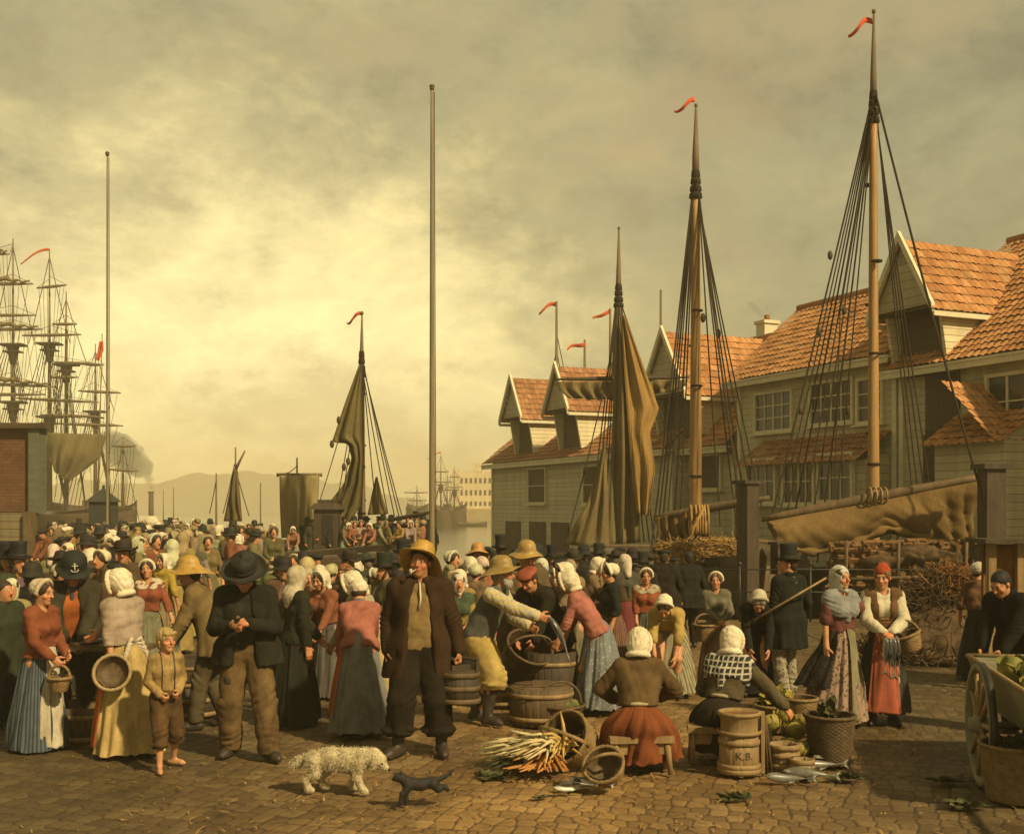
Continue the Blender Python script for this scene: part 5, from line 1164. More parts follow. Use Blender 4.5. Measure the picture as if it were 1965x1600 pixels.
def shawl(S,par,color,h=.012,mat='cloth',low=.17,seed=3,e=.019,point=.14,name='shawl',front=True):
    def fn(F):
        torso(F,S,e,.06)
        for q in(-1,1): F.cone(S.sh[q],S.sh[q]*.72+S.el[q]*.28,.053+e*.8,.050+e*.8,.03)
        F.keep(S.chest-S.Mu@A([0,0,low-.14]),S.Mu@A([0,-.28,1]))
        if front and point:
            for q in(-1,1): F.cone(S.sh[q]*.78+S.nb*.22+S.Mu@A([0,-.055,-.02]),S.waist+S.Mu@A([-q*.01,-.105,.07]),.052+e*.5,.028+e*.3,.025)
        if point: F.cone(S.chest+S.Mu@A([0,.12,.02]),S.waist+S.Mu@A([0,.12,.17-point]),.05,.02,.06)
        F.cone(S.nb+S.Mu@A([0,-.075,.02]),S.hc+A([0,-.02,0]),.058,.075,.012,True); F.cone(S.nb+S.Mu@A([0,-.02,.05]),S.hc,.060,.075,.012,True)
    return garment(name,S,h,par,color,fn,mat,(.008,.075),seed,(1,.3,.8))
def neckcloth(S,par,color,h=.008,mat='cloth'):
    def fn(F):
        for i in range(14):
            a=2*PI*i/14; F.ell(S.nb+S.Mu@A([.062*math.cos(a),.060*math.sin(a)-.008,.012+.018*math.sin(a)]),[.022]*3,None,.015)
        F.cone(S.nb+S.Mu@A([0,-.075,-.01]),S.nb+S.Mu@A([.0,-.10,-.10]),.024,.022,.02)
    return garment('neckerchief',S,h,par,color,fn,mat,(.003,.04),2,lo=S.nb-.2,hi=S.nb+.2)
def person(label,pos,H,face,pose,group=None,name='person'):
    """the Empty of one figure at its feet; face 0 looks at the viewer, +90 to the right, 180 away"""
    t=thing(name,label,'person',pos,R(face),group,H/1.72); return t,skeleton(pose)
def at_px(x,yfeet): return G(x,yfeet)
def Hpx(ytop,yfeet): return HC*(yfeet-ytop)/(yfeet-HY)
# ---------------------------------------------------------------- the people in front, each with its own pose and dress
WHITE=(.74,.68,.52); OFF=(.50,.45,.32); HI=.0095
def woman(label,pos,H,face,pose,top,sk,capk='cap',capc=WHITE,sl=1.0,h=.011,hem=.05,rb=.33,apron=None,sm='cloth',tm='cloth',hairc=(.06,.035,.016),skin=SKINF,n=13,amp=.03,sv=None,peplum=.06,seed=0,back=.04,off=(0,0),kw={},trim=None,feet=True,capmat='linen',puff=0.0,fat=0.0):
    pose=dict(pose,f=True,hairc=A(hairc)); t,S=person(label,pos,H,face,pose)
    body_mesh(S,HI,t,skin)
    bodice(S,h,t,top,sl,mat=tm,peplum=peplum,seed=seed+3,puff=puff,fat=fat)
    if sk is not None: skirt(S,t,sk,hem,rb,sm,apron,seed,n,amp,back,off,**kw)
    hair(S,t,hairc,.009,'parted',seed+1); 
    if capk: cap(S,t,capc,.009,capk,seed+2,trim,capmat)
    if sv is not None: shawl(S,t,sv,.011,seed=seed+4)
    if feet: shoes(S,.012,t)
    return t,S
def man(label,pos,H,face,pose,coatc,vest,tr,hatk,hatc,h=.011,hem=.72,open_=.07,bag=.02,thm=.10,seed=0,skin=SKIN,hairc=(.05,.03,.015),hk={},coatmat='cloth',trmat='cloth',gather=0,boot=.0,beard=None,beardc=(.30,.27,.2),e=.030,flare=.05,neck=None,fat=0.0,shoec=(1,1,1),vestmat='cloth',ckw={}):
    pose=dict(pose,hairc=A(hairc)); t,S=person(label,pos,H,face,pose)
    body_mesh(S,HI,t,skin)
    shirt(S,h,t,vest,.012,0,vestmat,'waistcoat',seed+1,fat=fat)
    if coatc is not None: coat(S,h,t,coatc,hem,open_,1.0,e,flare,coatmat,seed=seed+2,fat=fat,**ckw)
    trousers(S,h,t,tr,bag,thm,trmat,seed+3,gather=gather)
    shoes(S,.010,t,shoec,boot)
    hair(S,t,hairc,.009,'short',seed)
    if beard: hair(S,t,beardc,.009,beard,seed)
    if hatk: hat(S,t,hatk,hatc,seed=seed,**hk)
    if neck is not None: neckcloth(S,t,neck)
    return t,S
def world(t,S,v):
    s=t.scale[0]; a=t.rotation_euler[2]; return A(t.location)+rz(a)@(A(v)*s)
CAST={}
def cast():
    # 1 far left, in profile
    CAST['basketwoman']=woman('young woman in rust red jacket and long white apron, in profile at far left',G(78,1440),1.50,72,dict(hL=(-.15,-.27,.97),eL=(-.6,.8,-.4),hR=(.06,-.26,1.0),lean=2,pitch=6,curl={-1:1.0}),(.235,.075,.035),(.085,.105,.115),'cap',(.58,.50,.38),apron=(.50,.47,.37),seed=11,trim=((.45,.06,.03),-1),sm='stripe',rb=.34,peplum=.13,kw=dict(apw=.75,aplen=.97))
    # 2 fishmonger
    CAST['fishmonger']=man('fishmonger in round black hat with anchor badge and orange waistcoat bending over fish',G(143,1404),1.69,14,dict(lean=14,pitch=32,yaw=10,hL=(-.05,-.36,.93),hR=(.11,-.37,.92),eL=(-.9,.4,-.3),eR=(.9,.4,-.3),nL=(.3,-.2,-1),nR=(-.3,-.2,-1),curl={1:.8,-1:.8}),(.085,.075,.045),(.42,.125,.035),(.05,.042,.03),'round',(.020,.022,.016),hem=.62,open_=.085,seed=21,hk=dict(scale=1.10,tilt=(-6,4)),neck=(.065,.085,.11),beard='whisker',beardc=(.16,.12,.06),flare=.09)
    t,S=CAST['fishmonger']; b=MB(); o=lambda x,z:S.hc+S.Mh@rx(R(-6))@(A([x,-.118-.02*(z<.06),.055+z])*A([1,1,1])) 
    b.tube([o(.005,.03),o(.0,.085)],.006,6); b.tube([o(-.025,.075),o(.028,.078)],.005,6); b.tube([o(-.03,.045),o(-.018,.028),o(.004,.024),o(.026,.030),o(.034,.048)],.005,6); b.ell(o(0,.095),(.010,.006,.010),8); b.build('anchor_badge',M['bone'],t)
    # 3 woman buying, seen from behind
    CAST['buyer']=woman('woman with back turned in pale jacket, cream skirt and fiery red apron, reaching left',G(243,1447),1.60,-128,dict(lean=10,yaw=28,pitch=14,hR=(.23,.12,.80),eR=(.8,.6,.1),hL=(-.02,-.56,1.06),eL=(-.9,.2,-.5),curl={1:.9}),(.36,.285,.215),(.50,.37,.15),'bonnet',WHITE,apron=(.47,.115,.03),seed=31,rb=.36,sl=1.0,kw=dict(apw=.62,aplen=.90,apm='cloth',apth=-PI/2+.85),n=14,amp=.036)
    b=MB(); t,S=CAST['buyer']                              # apron bow at the back
    w=S.waist+A([0,.125,-.03])
    for q in(-1,1):
        for k in range(4): b.tube([w,w+A([q*(.05+.02*k),.05,.04-.045*k]),w+A([q*(.09+.01*k),.03,-.02-.06*k])],[.012,.026,.010],6)
    b.build('apron_bow',M['linen'],t,color=(.60,.55,.44))
    # 4 boy
    t,S=person('barefoot boy with tousled fair hair in rolled up brown trousers, walking beside the dog',G(318,1474),1.13,32,dict(sw=.150,hs=1.25,lean=2,yaw=14,pitch=-4,pel=(0,0,.90),hL=(-.11,-.14,.96),hR=(.12,-.13,.98),eL=(-.6,.9,-.4),eR=(.6,.9,-.4),fL=(-.13,-.20,.075),fR=(.14,.16,.08),tL=(-.2,-1,0),tR=(.75,-.7,0),curl={1:1.1,-1:1.1}))
    body_mesh(S,.009,t,A([.50,.27,.13])); shirt(S,.010,t,(.40,.28,.115),.006,1.0,'worn','shirt',41,neck=.06,wr=(.006,.08)); trousers(S,.011,t,(.105,.062,.028),.028,.30,'worn',42,gather=.012); hair(S,t,(.46,.32,.12),.009,'tousled',4)
    for q in(-1,1):
        F=Field((q*.078-.014,-.30,S.pel[2]+.10),(q*.078+.014,.30,S.sh[q][2]+.14),.007); torso(F,S,.016,.05); F.wrinkle(.003,.08,41); V,Fc=F.mesh(); mk('brace',V,Fc,M['leather'],t)
    CAST['boy']=(t,S)
    # 5, 6 
    CAST['fishgirl']=woman('girl in red jacket and white collar at left, fish hanging from her hand',XY(284,14.0),1.50,12,dict(hR=(.36,-.18,.86),hL=(-.16,-.14,.86),yaw=-6,pitch=-4,roll=-5,curl={1:1.2}),(.27,.085,.045),(.20,.20,.12),'cap',WHITE,seed=51,sv=None,rb=.36,h=.013)
    t,S=CAST['fishgirl']; shawl(S,t,(.55,.50,.38),.011,'linen',.02,7,.013,0,'collar')
    CAST['yellowshawl']=woman('woman in mustard yellow jacket and white cap, back turned behind the girl with fish',XY(314,16.6),1.47,150,dict(yaw=170),(.46,.33,.055),(.26,.21,.11),'bonnet',WHITE,seed=61,h=.014)
    # 7 bending sou'wester
    CAST['stooper']=man('fisherman in a yellow rain hat and tan coat stooping behind the man who counts coins',XY(412,11.25),1.66,-82,dict(lean=26,pitch=10,yaw=-88+82,hR=(.15,-.52,.70),hL=(-.1,-.5,.75),fL=(-.1,.1,.075),fR=(.1,-.18,.075)),(.20,.145,.06),(.33,.26,.13),(.10,.08,.045),'souwester',(.46,.31,.075),hem=.75,seed=71,neck=(.42,.36,.22))
    # 8 counting coins
    CAST['counter']=man('man in dark coat, black felt hat and patched trousers counting coins in his hands',G(474,1450),1.72,4,dict(lean=9,pitch=36,hL=(-.085,-.29,1.15),hR=(.085,-.285,1.17),eL=(-.8,.5,-.8),eR=(.8,.5,-.8),dL=(.75,-.6,.12),dR=(-.75,-.55,.1),nL=(.2,.2,1),nR=(.1,.3,-1),fL=(-.15,.05,.075),fR=(.21,-.14,.075),kR=(.4,-1,0),curl={1:.75,-1:.5},tR=(.75,-1,0),sw=.185),(.040,.037,.027),(.055,.052,.04),(.15,.10,.045),'wide',(.026,.024,.017),hem=.80,open_=.085,bag=.036,thm=.07,seed=81,hk=dict(scale=1.08),trmat='worn',flare=.06,boot=.06,coatmat='cloth',hairc=(.07,.05,.03),e=.027)
    t,S=CAST['counter']
    for (q,z,x,c) in ((1,.52,.02,(.16,.11,.06)),(-1,.60,-.02,(.07,.055,.035)),(1,.75,-.01,(.19,.13,.07))):
        k=S.kn[q]; p=S.hip[q]*.35+k*.65 if z>.5 else k; F=Field(p-.14,p+.14,.011); F.ell(p+A([x,-.082,z-.55]),[.045,.03,.055],None,.0); F.wrinkle(.004,.05,3); V,Fc=F.mesh(); mk('patch',V,Fc,M['worn'],t,color=c)
    # 9..12 the buyers behind
    CAST['greenback']=woman('woman in dark green with white hooded kerchief, back turned, beside the coin counter',XY(566,11.45),1.55,122,dict(lean=4,yaw=18,hL=(-.25,-.06,.80),hR=(.1,-.3,.95)),(.048,.050,.030),(.036,.038,.026),'hood',(.50,.46,.34),seed=91,rb=.37,peplum=.20,puff=.008)
    CAST['whisper']=woman('woman with a hand on her chest under a pale kerchief, facing us among the buyers',XY(589,13.2),1.44,24,dict(hR=(.0,-.20,1.26),dR=(-.6,-.2,.8),pitch=4),(.24,.18,.10),(.12,.10,.07),'scarf',(.46,.41,.29),seed=101,h=.014,sv=(.27,.21,.115))
    CAST['redjacket']=woman('woman in russet jacket and white bonnet bending left over the fish among the buyers',XY(632,13.0),1.45,-32,dict(lean=16,pitch=12,hL=(-.1,-.5,.85),hR=(.15,-.45,.8)),(.25,.095,.05),(.13,.12,.105),'bonnet',WHITE,seed=111,h=.014,rb=.36)
    CAST['redscarf']=woman('woman with a rust coloured kerchief over her hair, looking left between the buyers',XY(664,14.1),1.45,-24,dict(pitch=6),(.14,.085,.05),(.10,.08,.06),'scarf',(.30,.12,.05),seed=121,h=.014,capmat='cloth')
    CAST['bender']=woman('woman bending away in pink jacket, blue neckcloth and grey pleated skirt',G(690,1409),1.58,188,dict(lean=44,pitch=38,yaw=6,pel=(0,.06,.90),hR=(.20,-.45,.72),hL=(-.12,-.55,.80),eR=(.8,.2,-.3)),(.36,.135,.095),(.215,.22,.20),'cap',WHITE,seed=131,rb=.36,hem=.07,n=13,amp=.036,back=.0,apron=(.42,.10,.035),kw=dict(apw=.6,apth=-PI/2+1.5,aplen=.80,apm='cloth'),peplum=.20)
    t,S=CAST['bender']; neckcloth(S,t,(.13,.17,.22))
    CAST['paleback']=woman('woman in off white jacket and cream skirt leaning left, half hidden behind the central fisherman',XY(722,11.5),1.55,-112,dict(lean=30,pitch=24,hR=(.15,-.5,.8),hL=(-.1,-.5,.8)),(.44,.40,.27),(.48,.38,.18),'bonnet',WHITE,seed=141,rb=.36)
    # 13 the man in the middle
    CAST['captain']=man('tall central fisherman in yellow rain hat, open brown coat and wide dark trousers',G(806,1448),1.79,2,dict(lean=1,yaw=-12,pitch=-4,roll=4,hL=(-.27,-.02,.89),hR=(.325,-.07,.885),eL=(-.6,.8,-.2),eR=(.6,.8,-.2),dR=(.1,-.05,-1),fL=(-.185,-.03,.075),fR=(.18,-.0,.075),tL=(-.65,-1,0),tR=(.18,-1,0),sw=.192,curl={1:1.25,-1:.55}),(.075,.042,.020),(.27,.19,.080),(.040,.030,.018),'souwester',(.50,.335,.065),h=.0095,hem=.66,open_=.095,bag=.050,thm=.17,gather=.016,seed=151,boot=.16,flare=.055,e=.026,coatmat='cloth',hairc=(.05,.03,.015),hk=dict(tilt=(-20,6)),fat=.012,skin=A([.40,.19,.09]))
    t,S=CAST['captain']; b=MB(); L=lambda x,y,z:S.hc+S.Mh@A([x,y,z])
    b.tube([L(-.012,-.092,-.058),L(-.03,-.16,-.085)],.005,6); b.tube([L(-.03,-.16,-.098),L(-.032,-.165,-.055)],[.010,.013],8); b.build('clay_pipe',M['bone'],t)
    b=MB(); b.tube([S.nb+A([0,-.085,.0]),S.chest+A([.012,-.135,.06]),S.chest+A([.0,-.14,-.02])],.008,6); b.build('neck_cord',M['bone'],t)
    # 14 old fisherman
    CAST['oldman']=man('old fisherman with grey beard, yellow rain hat and baggy yellow trousers holding out a fish',G(928,1384),1.69,72,dict(lean=27,pitch=2,yaw=10,pel=(0,.05,.88),hL=(-.16,-.66,1.10),eL=(-.6,.5,-.7),hR=(.12,-.45,.98),fL=(-.14,-.10,.075),fR=(.12,.12,.075),curl={-1:1.0},sw=.19),None,(.115,.118,.105),(.47,.35,.115),'souwester',(.30,.225,.07),bag=.055,thm=.36,gather=.012,seed=161,boot=.34,beard='beard',beardc=(.36,.33,.25),hairc=(.30,.27,.19),hk=dict(tilt=(-6,0)),fat=.016)
    t,S=CAST['oldman']
    def sl(F):
        for q in(-1,1): arm(F,S,q,.026,.04,.92)
        F.wrinkle(.008,.05,8)
    garment('shirt_sleeves',S,.011,t,(.50,.40,.17),sl,'check',None)
    b=MB(); b.tube([S.waist+rx(0)@A([.118*math.cos(a),.112*math.sin(a)-.01,-.01]) for a in np.linspace(0,2*PI,24)],.012,6); b.build('red_sash',M['felt'],t,color=(.35,.07,.03))
    # 15 fisherman with red waistcoat
    CAST['redvest']=man('fisherman in yellow rain hat, red waistcoat and brown coat behind the old fisherman',XY(1005,12.9),1.73,14,dict(lean=5,pitch=20,yaw=10,hL=(-.18,-.28,.86),hR=(.32,-.24,.95),curl={-1:.9}),(.135,.10,.05),(.40,.105,.035),(.15,.085,.04),'souwester',(.40,.285,.085),hem=.55,open_=.115,seed=171,neck=(.12,.15,.18),hk=dict(tilt=(-6,-4)))
    CAST['redcap']=man('stooping man in a dark jacket and red banded cap beside the fisherman in red waistcoat',XY(1056,12.7),1.60,-38,dict(lean=42,pitch=30,hL=(-.1,-.5,.75),hR=(.1,-.5,.7)),(.050,.042,.028),(.07,.05,.035),(.05,.04,.03),'cap',(.30,.075,.035),seed=181,h=.013)
    # 17 women buying on the right
    CAST['brownshawl']=woman('woman in a tan shawl and tall white bonnet leaning left towards the fish',XY(1103,12.9),1.53,-72,dict(lean=14,pitch=12,hR=(.15,-.5,.92),hL=(-.1,-.5,.9)),(.25,.19,.11),(.22,.19,.11),'bonnet',WHITE,seed=191,h=.013,sv=(.27,.20,.105),rb=.34)
    CAST['pink']=woman('woman in pink bodice and dotted grey skirt stooping left with her bare arm reaching down',G(1140,1360),1.56,-104,dict(lean=36,pitch=22,pel=(0,.04,.90),yaw=-6,hR=(.16,-.50,.56),eR=(.5,.7,-.1),hL=(-.12,-.45,.62),curl={1:.3}),(.40,.155,.115),(.165,.175,.165),'bonnet',WHITE,seed=201,sl=.25,rb=.40,sm='dots',back=.05,peplum=.20,n=14)
    CAST['darkprofile']=woman('woman in dark jacket and small white cap, in profile beside the woman in pink',XY(1174,13.7),1.47,-82,dict(pitch=4),(.036,.042,.034),(.19,.10,.065),'cap',WHITE,seed=211,h=.013,sm='stripe')
    CAST['redgirl']=woman('dark haired girl in red jacket facing us behind the stooping woman in yellow',XY(1240,14.6),1.37,-4,dict(pitch=2,hL=(-.16,-.18,.85),hR=(.16,-.18,.85)),(.30,.09,.04),(.11,.12,.085),'cap',WHITE,seed=221,h=.014)
    t,S=CAST['redgirl']; shawl(S,t,(.40,.37,.27),.012,'linen',.02,7,.013,0,'collar')
    CAST['yellowbend']=woman('woman in yellow jacket and striped skirt bent towards us with head down',XY(1284,13.1),1.55,-16,dict(lean=70,pitch=48,pel=(0,.20,.84),hL=(-.10,-.60,.30),hR=(.12,-.50,.22),eR=(.8,-.2,.1),eL=(-.8,-.2,.1),pelhem=(0,.12,.05)),(.43,.31,.095),(.31,.28,.165),'cap',WHITE,seed=231,sl=.25,sm='stripe',rb=.36,h=.012,puff=.008)
    CAST['greygirl']=woman('girl in plain grey bodice with a tall handled basket before the railing',XY(1374,13.9),1.36,-6,dict(hL=(.04,-.26,1.0),hR=(.07,-.25,.99),eL=(-1,.3,-.4),eR=(1,.3,-.4),yaw=-8),(.165,.15,.105),(.22,.13,.095),'cap',WHITE,seed=241,h=.013,apron=(.33,.22,.17),hairc=(.10,.055,.02))
    # 22 seated from behind
    def seated(label,pos,H,face,pose,top,sk,capk,seed,band,skm='cloth',sv=None,rb=.36):
        pose=dict(pose,f=True); t,S=person(label,pos,H,face,pose); body_mesh(S,HI,t,SKINF,True,False); bodice(S,.011,t,top,1.0,peplum=.03,seed=seed,puff=.012,fat=.012)
        W=S.waist+S.Ml@A([0,0,-.03]); Pl=S.pel
        pr=[(W,.128,.115,S.Ml),(Pl+A([0,.0,.09]),.20,.19,np.eye(3)),(Pl+A([0,-.05,-.02]),.30,.28,np.eye(3)),(Pl+A([0,-.14,-.13]),.345,.34,np.eye(3)),(Pl+A([0,-.17,-.25]),rb,.38,np.eye(3)),(A([0,-.18,.10]),rb*1.02,.40,np.eye(3))]
        loft_cloth('skirt',pr,t,sk,skm,13,.045,seed=seed)
        b=MB(); b.tube([W+S.Ml@A([.135*math.cos(a),.125*math.sin(a),.015]) for a in np.linspace(0,2*PI,28)],.018,7); b.build('waistband',M['linen'],t,color=band)
        hair(S,t,(.10,.07,.035),.009,'parted',seed); cap(S,t,WHITE,.009,capk,seed+2)
        if sv is not None: shawl(S,t,sv,.011,'check',.20,seed+4,.03)
        return t,S
    CAST['seatedred']=seated('woman in brown jacket and russet skirt sitting on the low bench, back to us',G(1226,1478),1.60,176,dict(pel=(0,0,.43),lean=13,pitch=16,yaw=-8,hL=(-.20,-.36,.60),hR=(.22,-.36,.58),eL=(-1,.5,-.2),eR=(1,.5,-.2),fL=(-.13,-.42,.075),fR=(.13,-.42,.075)),(.135,.088,.038),(.215,.068,.025),'bonnet',301,(.42,.38,.25))
    CAST['seateddark']=seated('woman in a dark checked shawl sitting on the second bench, reaching right towards the greens',G(1385,1458),1.60,146,dict(pel=(0,0,.42),lean=24,pitch=16,yaw=14,hL=(-.46,-.40,.46),eL=(-.6,.5,.2),hR=(.2,-.4,.5),fL=(-.13,-.42,.075),fR=(.13,-.42,.075)),(.105,.085,.045),(.055,.042,.027),'bonnet',311,(.40,.36,.24),sv=(.055,.052,.042))
    CAST['oldwoman']=woman('old woman in black stooping forward beside the gentleman in the top hat',XY(1450,13.2),1.52,-6,dict(lean=62,pitch=52,pel=(0,.18,.86),hL=(-.10,-.52,.42),hR=(.10,-.5,.42),pelhem=(0,.10,.05)),(.030,.030,.023),(.034,.034,.026),'cap',(.48,.44,.33),seed=321,h=.012,rb=.36,hairc=(.25,.23,.18))
    # 25 gentleman
    CAST['gentleman']=man('gentleman in a tall black top hat and dark tail coat with grey trousers, back turned',XY(1512,13.05),1.62,-158,dict(lean=-1,yaw=58,hR=(.22,-.06,.86),hL=(-.22,-.16,.98),fL=(-.12,-.10,.075),fR=(.13,.12,.075),sw=.158),(.030,.034,.025),(.30,.28,.2),(.285,.245,.165),'tophat',(.018,.018,.014),hem=.60,open_=.03,bag=.012,thm=.06,seed=331,flare=.02,trmat='print',e=.016)
    t,S=CAST['gentleman']; b=MB(); a=rz(-R(-158)); b.tube([S.chest+a@A([-.46,-.26,-.30]),S.chest+a@A([.38,-.30,.20])],.013,7); b.build('walking_stick',M['palewood'],t)
    # 26, 27 the two young women
    CAST['lady']=woman('young woman in blue grey shawl and printed mauve dress beside the red capped girl',G(1612,1391),1.56,26,dict(lean=1,yaw=6,pitch=-2,roll=-3,hL=(-.25,-.06,.80),eL=(-.8,.6,-.2),hR=(.30,-.30,1.02),eR=(.9,.4,-.5),nR=(0,0,-1),curl={-1:.4,1:.3}),(.17,.066,.055),(.30,.205,.145),'scarf',(.52,.53,.48),seed=341,sl=-.85,rb=.40,hem=.07,sm='print',apron=(.235,.215,.135),kw=dict(apw=.55,apth=-PI/2+.42,aplen=.93),sv=(.27,.28,.27),n=14,amp=.036,off=(-.05,0))
    t,S=CAST['lady']; pr=cloth_profile(S,.45,.40,.04,(-.05,0)); loft_cloth('overskirt',pr,t,(.055,.042,.033),'print',12,.05,seg=50,th0=PI/2-.5,th1=PI+.75,out=.03,seed=5,t0=.05,t1=.98)
    CAST['redcapgirl']=woman('young woman in red knitted cap, white blouse and red apron holding fish',G(1694,1388),1.565,-10,dict(lean=1,yaw=-16,pitch=8,hL=(-.05,-.30,1.03),hR=(.06,-.30,1.03),eL=(-1,.2,-.5),eR=(1,.25,-.45),dL=(.6,-.6,-.3),dR=(-.6,-.6,-.3),nL=(.2,.3,-1),nR=(-.2,.3,-1),curl={1:.8,-1:.8}),(.60,.56,.43),(.085,.088,.08),'knit',(.40,.075,.028),seed=351,sl=1.0,puff=.012,rb=.33,hem=.14,apron=(.40,.115,.065),kw=dict(apw=.62,aplen=.97,apm='cloth'),capmat='cloth',tm='linen',hairc=(.20,.10,.035))
    t,S=CAST['redcapgirl']
    def vf(F):
        torso(F,S,.026,.05); F.keep(S.waist-S.Ml@A([0,0,.05]),S.Ml@A([0,0,1]))
        F.cone(S.nb+A([0,-.10,0]),S.waist+A([0,-.19,.02]),.075,.055,.01,True); F.cone(S.nb,S.hc,.09,.08,.01,True)
        for q in(-1,1): F.cone(S.sh[q],S.sh[q]+A([q*.2,0,0]),.062,.07,.01,True)
    garment('laced_vest',S,.010,t,(.15,.085,.04),vf,'cloth',(.003,.06)); b=MB()
    for i in range(5): z=S.waist[2]+.02+.035*i; b.tube([A([-.055,-.135,z]),A([.055,-.135,z+.02])],.005,5)
    b.build('vest_lacing',M['felt'],t,color=(.35,.16,.05))
    # 28, 29, 30
    CAST['rightback']=woman('woman in brown jacket and dark skirt, back turned beside the stall post',XY(1876,14.5),1.44,165,dict(hL=(-.24,.02,.92),hR=(.24,-.1,.9),yaw=-30),(.155,.085,.048),(.058,.056,.045),'cap',(.50,.48,.42),seed=361,h=.013,rb=.36)
    CAST['carter']=man('man in a black coat leaning over the cart at the right edge',XY(1958,10.9),1.62,-58,dict(lean=30,pitch=30,hR=(.14,-.55,.78),hL=(-.1,-.5,.8)),(.024,.025,.021),(.05,.045,.035),(.03,.028,.022),None,(.02,.02,.02),seed=371,h=.012,open_=.03,hem=.6,hairc=(.02,.016,.012))
    CAST['darkback']=man('dark coated man with back turned standing close to the bow of the middle boat',XY(1274,17.2),1.50,172,dict(lean=6,pitch=6),(.038,.032,.022),(.05,.045,.035),(.035,.03,.022),'cap',(.022,.02,.016),seed=381,h=.014,open_=0)
    CAST['darkback2']=man('bareheaded dark man with back turned at the railing, right of the other dark back',XY(1322,17.8),1.46,190,dict(lean=2),(.034,.034,.026),(.05,.045,.035),(.036,.034,.026),None,None,seed=391,h=.014,open_=0,hairc=(.022,.018,.013))
cast()
# ---------------------------------------------------------------- the crowd: a few figures of each dress, copied one by one
def proto_man(hatk,pose,seed,hair_c=(.05,.03,.015),beard=None,open_=.06,hem=.62):
    t,S=person('',(0,0,0),1.72,0,dict(pose,hairc=A(hair_c))); 
    body_mesh(S,.0165,t,SKIN,False); shirt(S,.019,t,(.25,.2,.13),.012,0,'cloth','waistcoat',seed); coat(S,.018,t,(.05,.04,.03),hem,open_,seed=seed,wr=(.006,.13)); trousers(S,.02,t,(.05,.04,.03),.02,.08,'cloth',seed); shoes(S,.018,t)
    hair(S,t,hair_c,.014,'short',seed)
    if beard: hair(S,t,hair_c,.014,beard,seed)
    if hatk: hat(S,t,hatk,(.02,.02,.016),seed=seed)
    return t
def proto_woman(capk,pose,seed,sv=False,apron=False):
    t,S=person('',(0,0,0),1.72,0,dict(pose,f=True)); body_mesh(S,.0165,t,SKINF,False); bodice(S,.017,t,(.2,.1,.06),1.0,seed=seed)
    pr=cloth_profile(S,.05,.34); loft_cloth('skirt',pr,t,(.15,.14,.11),'cloth',12,.03,56,12,seed=seed)
    if apron: loft_cloth('apron',pr,t,(.4,.36,.25),'linen',9,.02,22,10,-PI/2-.8,-PI/2+.8,.02,seed)
    hair(S,t,(.06,.035,.016),.014,'parted',seed); cap(S,t,WHITE,.0125,capk,seed)
    if sv: shawl(S,t,(.2,.17,.1),.017,seed=seed)
    return t
PROTO={}
def protos():
    hang=dict(); front=dict(hL=(-.10,-.27,1.0),hR=(.10,-.27,.98)); one=dict(hR=(.12,-.3,1.05),yaw=10); bend=dict(lean=22,pitch=14,hL=(-.12,-.5,.9),hR=(.12,-.5,.9)); reach=dict(lean=20,hR=(.10,-.50,1.10),hL=(-.14,-.40,1.0),eR=(.8,.1,-.6)); over=dict(lean=34,pitch=26,hR=(.16,-.62,1.0),hL=(-.16,-.55,.92))
    PROTO.update(tophat=[proto_man('tophat',hang,501),proto_man('tophat',one,502,beard='whisker')],wide=[proto_man('wide',front,503),proto_man('wide',bend,504,beard='beard',hair_c=(.16,.12,.08))],round=[proto_man('round',hang,505),proto_man('round',front,506)],cap=[proto_man('cap',one,507),proto_man('cap',bend,508)],
        souwester=[proto_man('souwester',front,509)],bare=[proto_man(None,hang,510,open_=0)],
        whitecap=[proto_woman('cap',hang,511),proto_woman('cap',front,512,apron=True)],bonnet=[proto_woman('bonnet',front,513,True),proto_woman('bonnet',bend,514)],scarf=[proto_woman('scarf',hang,515),proto_woman('scarf',one,516,True)],hood=[proto_woman('hood',front,517)],reach=[proto_woman('cap',reach,518)],over=[proto_woman('bonnet',over,519)])
protos()
COATS={'black':(.026,.025,.020),'dark green':(.045,.050,.030),'brown':(.105,.068,.034),'tan':(.21,.15,.075),'grey':(.15,.14,.11),'russet':(.23,.085,.04),'olive':(.12,.11,.05),'dark blue':(.05,.058,.065),'ochre':(.34,.23,.08),'pale grey':(.30,.27,.20),'plum':(.15,.06,.05),'rose':(.33,.14,.09)}
HATW={'tophat':'black top hat','wide':'wide felt hat','round':'round black hat','cap':'flat dark cap','souwester':'yellow rain hat','bare':'bare head','whitecap':'white cap','bonnet':'deep white bonnet','scarf':'pale kerchief','hood':'hooded kerchief','reach':'white cap reaching out','over':'white bonnet bending over'}
MEN=('tophat','wide','round','cap','souwester','bare'); USED=set(); FIRST=set(); cr=random.Random(77)
def facing(f):
    f=(f+180)%360-180; return 'facing us' if abs(f)<42 else ('back turned' if abs(f)>132 else ('turned right' if f>0 else 'turned left'))
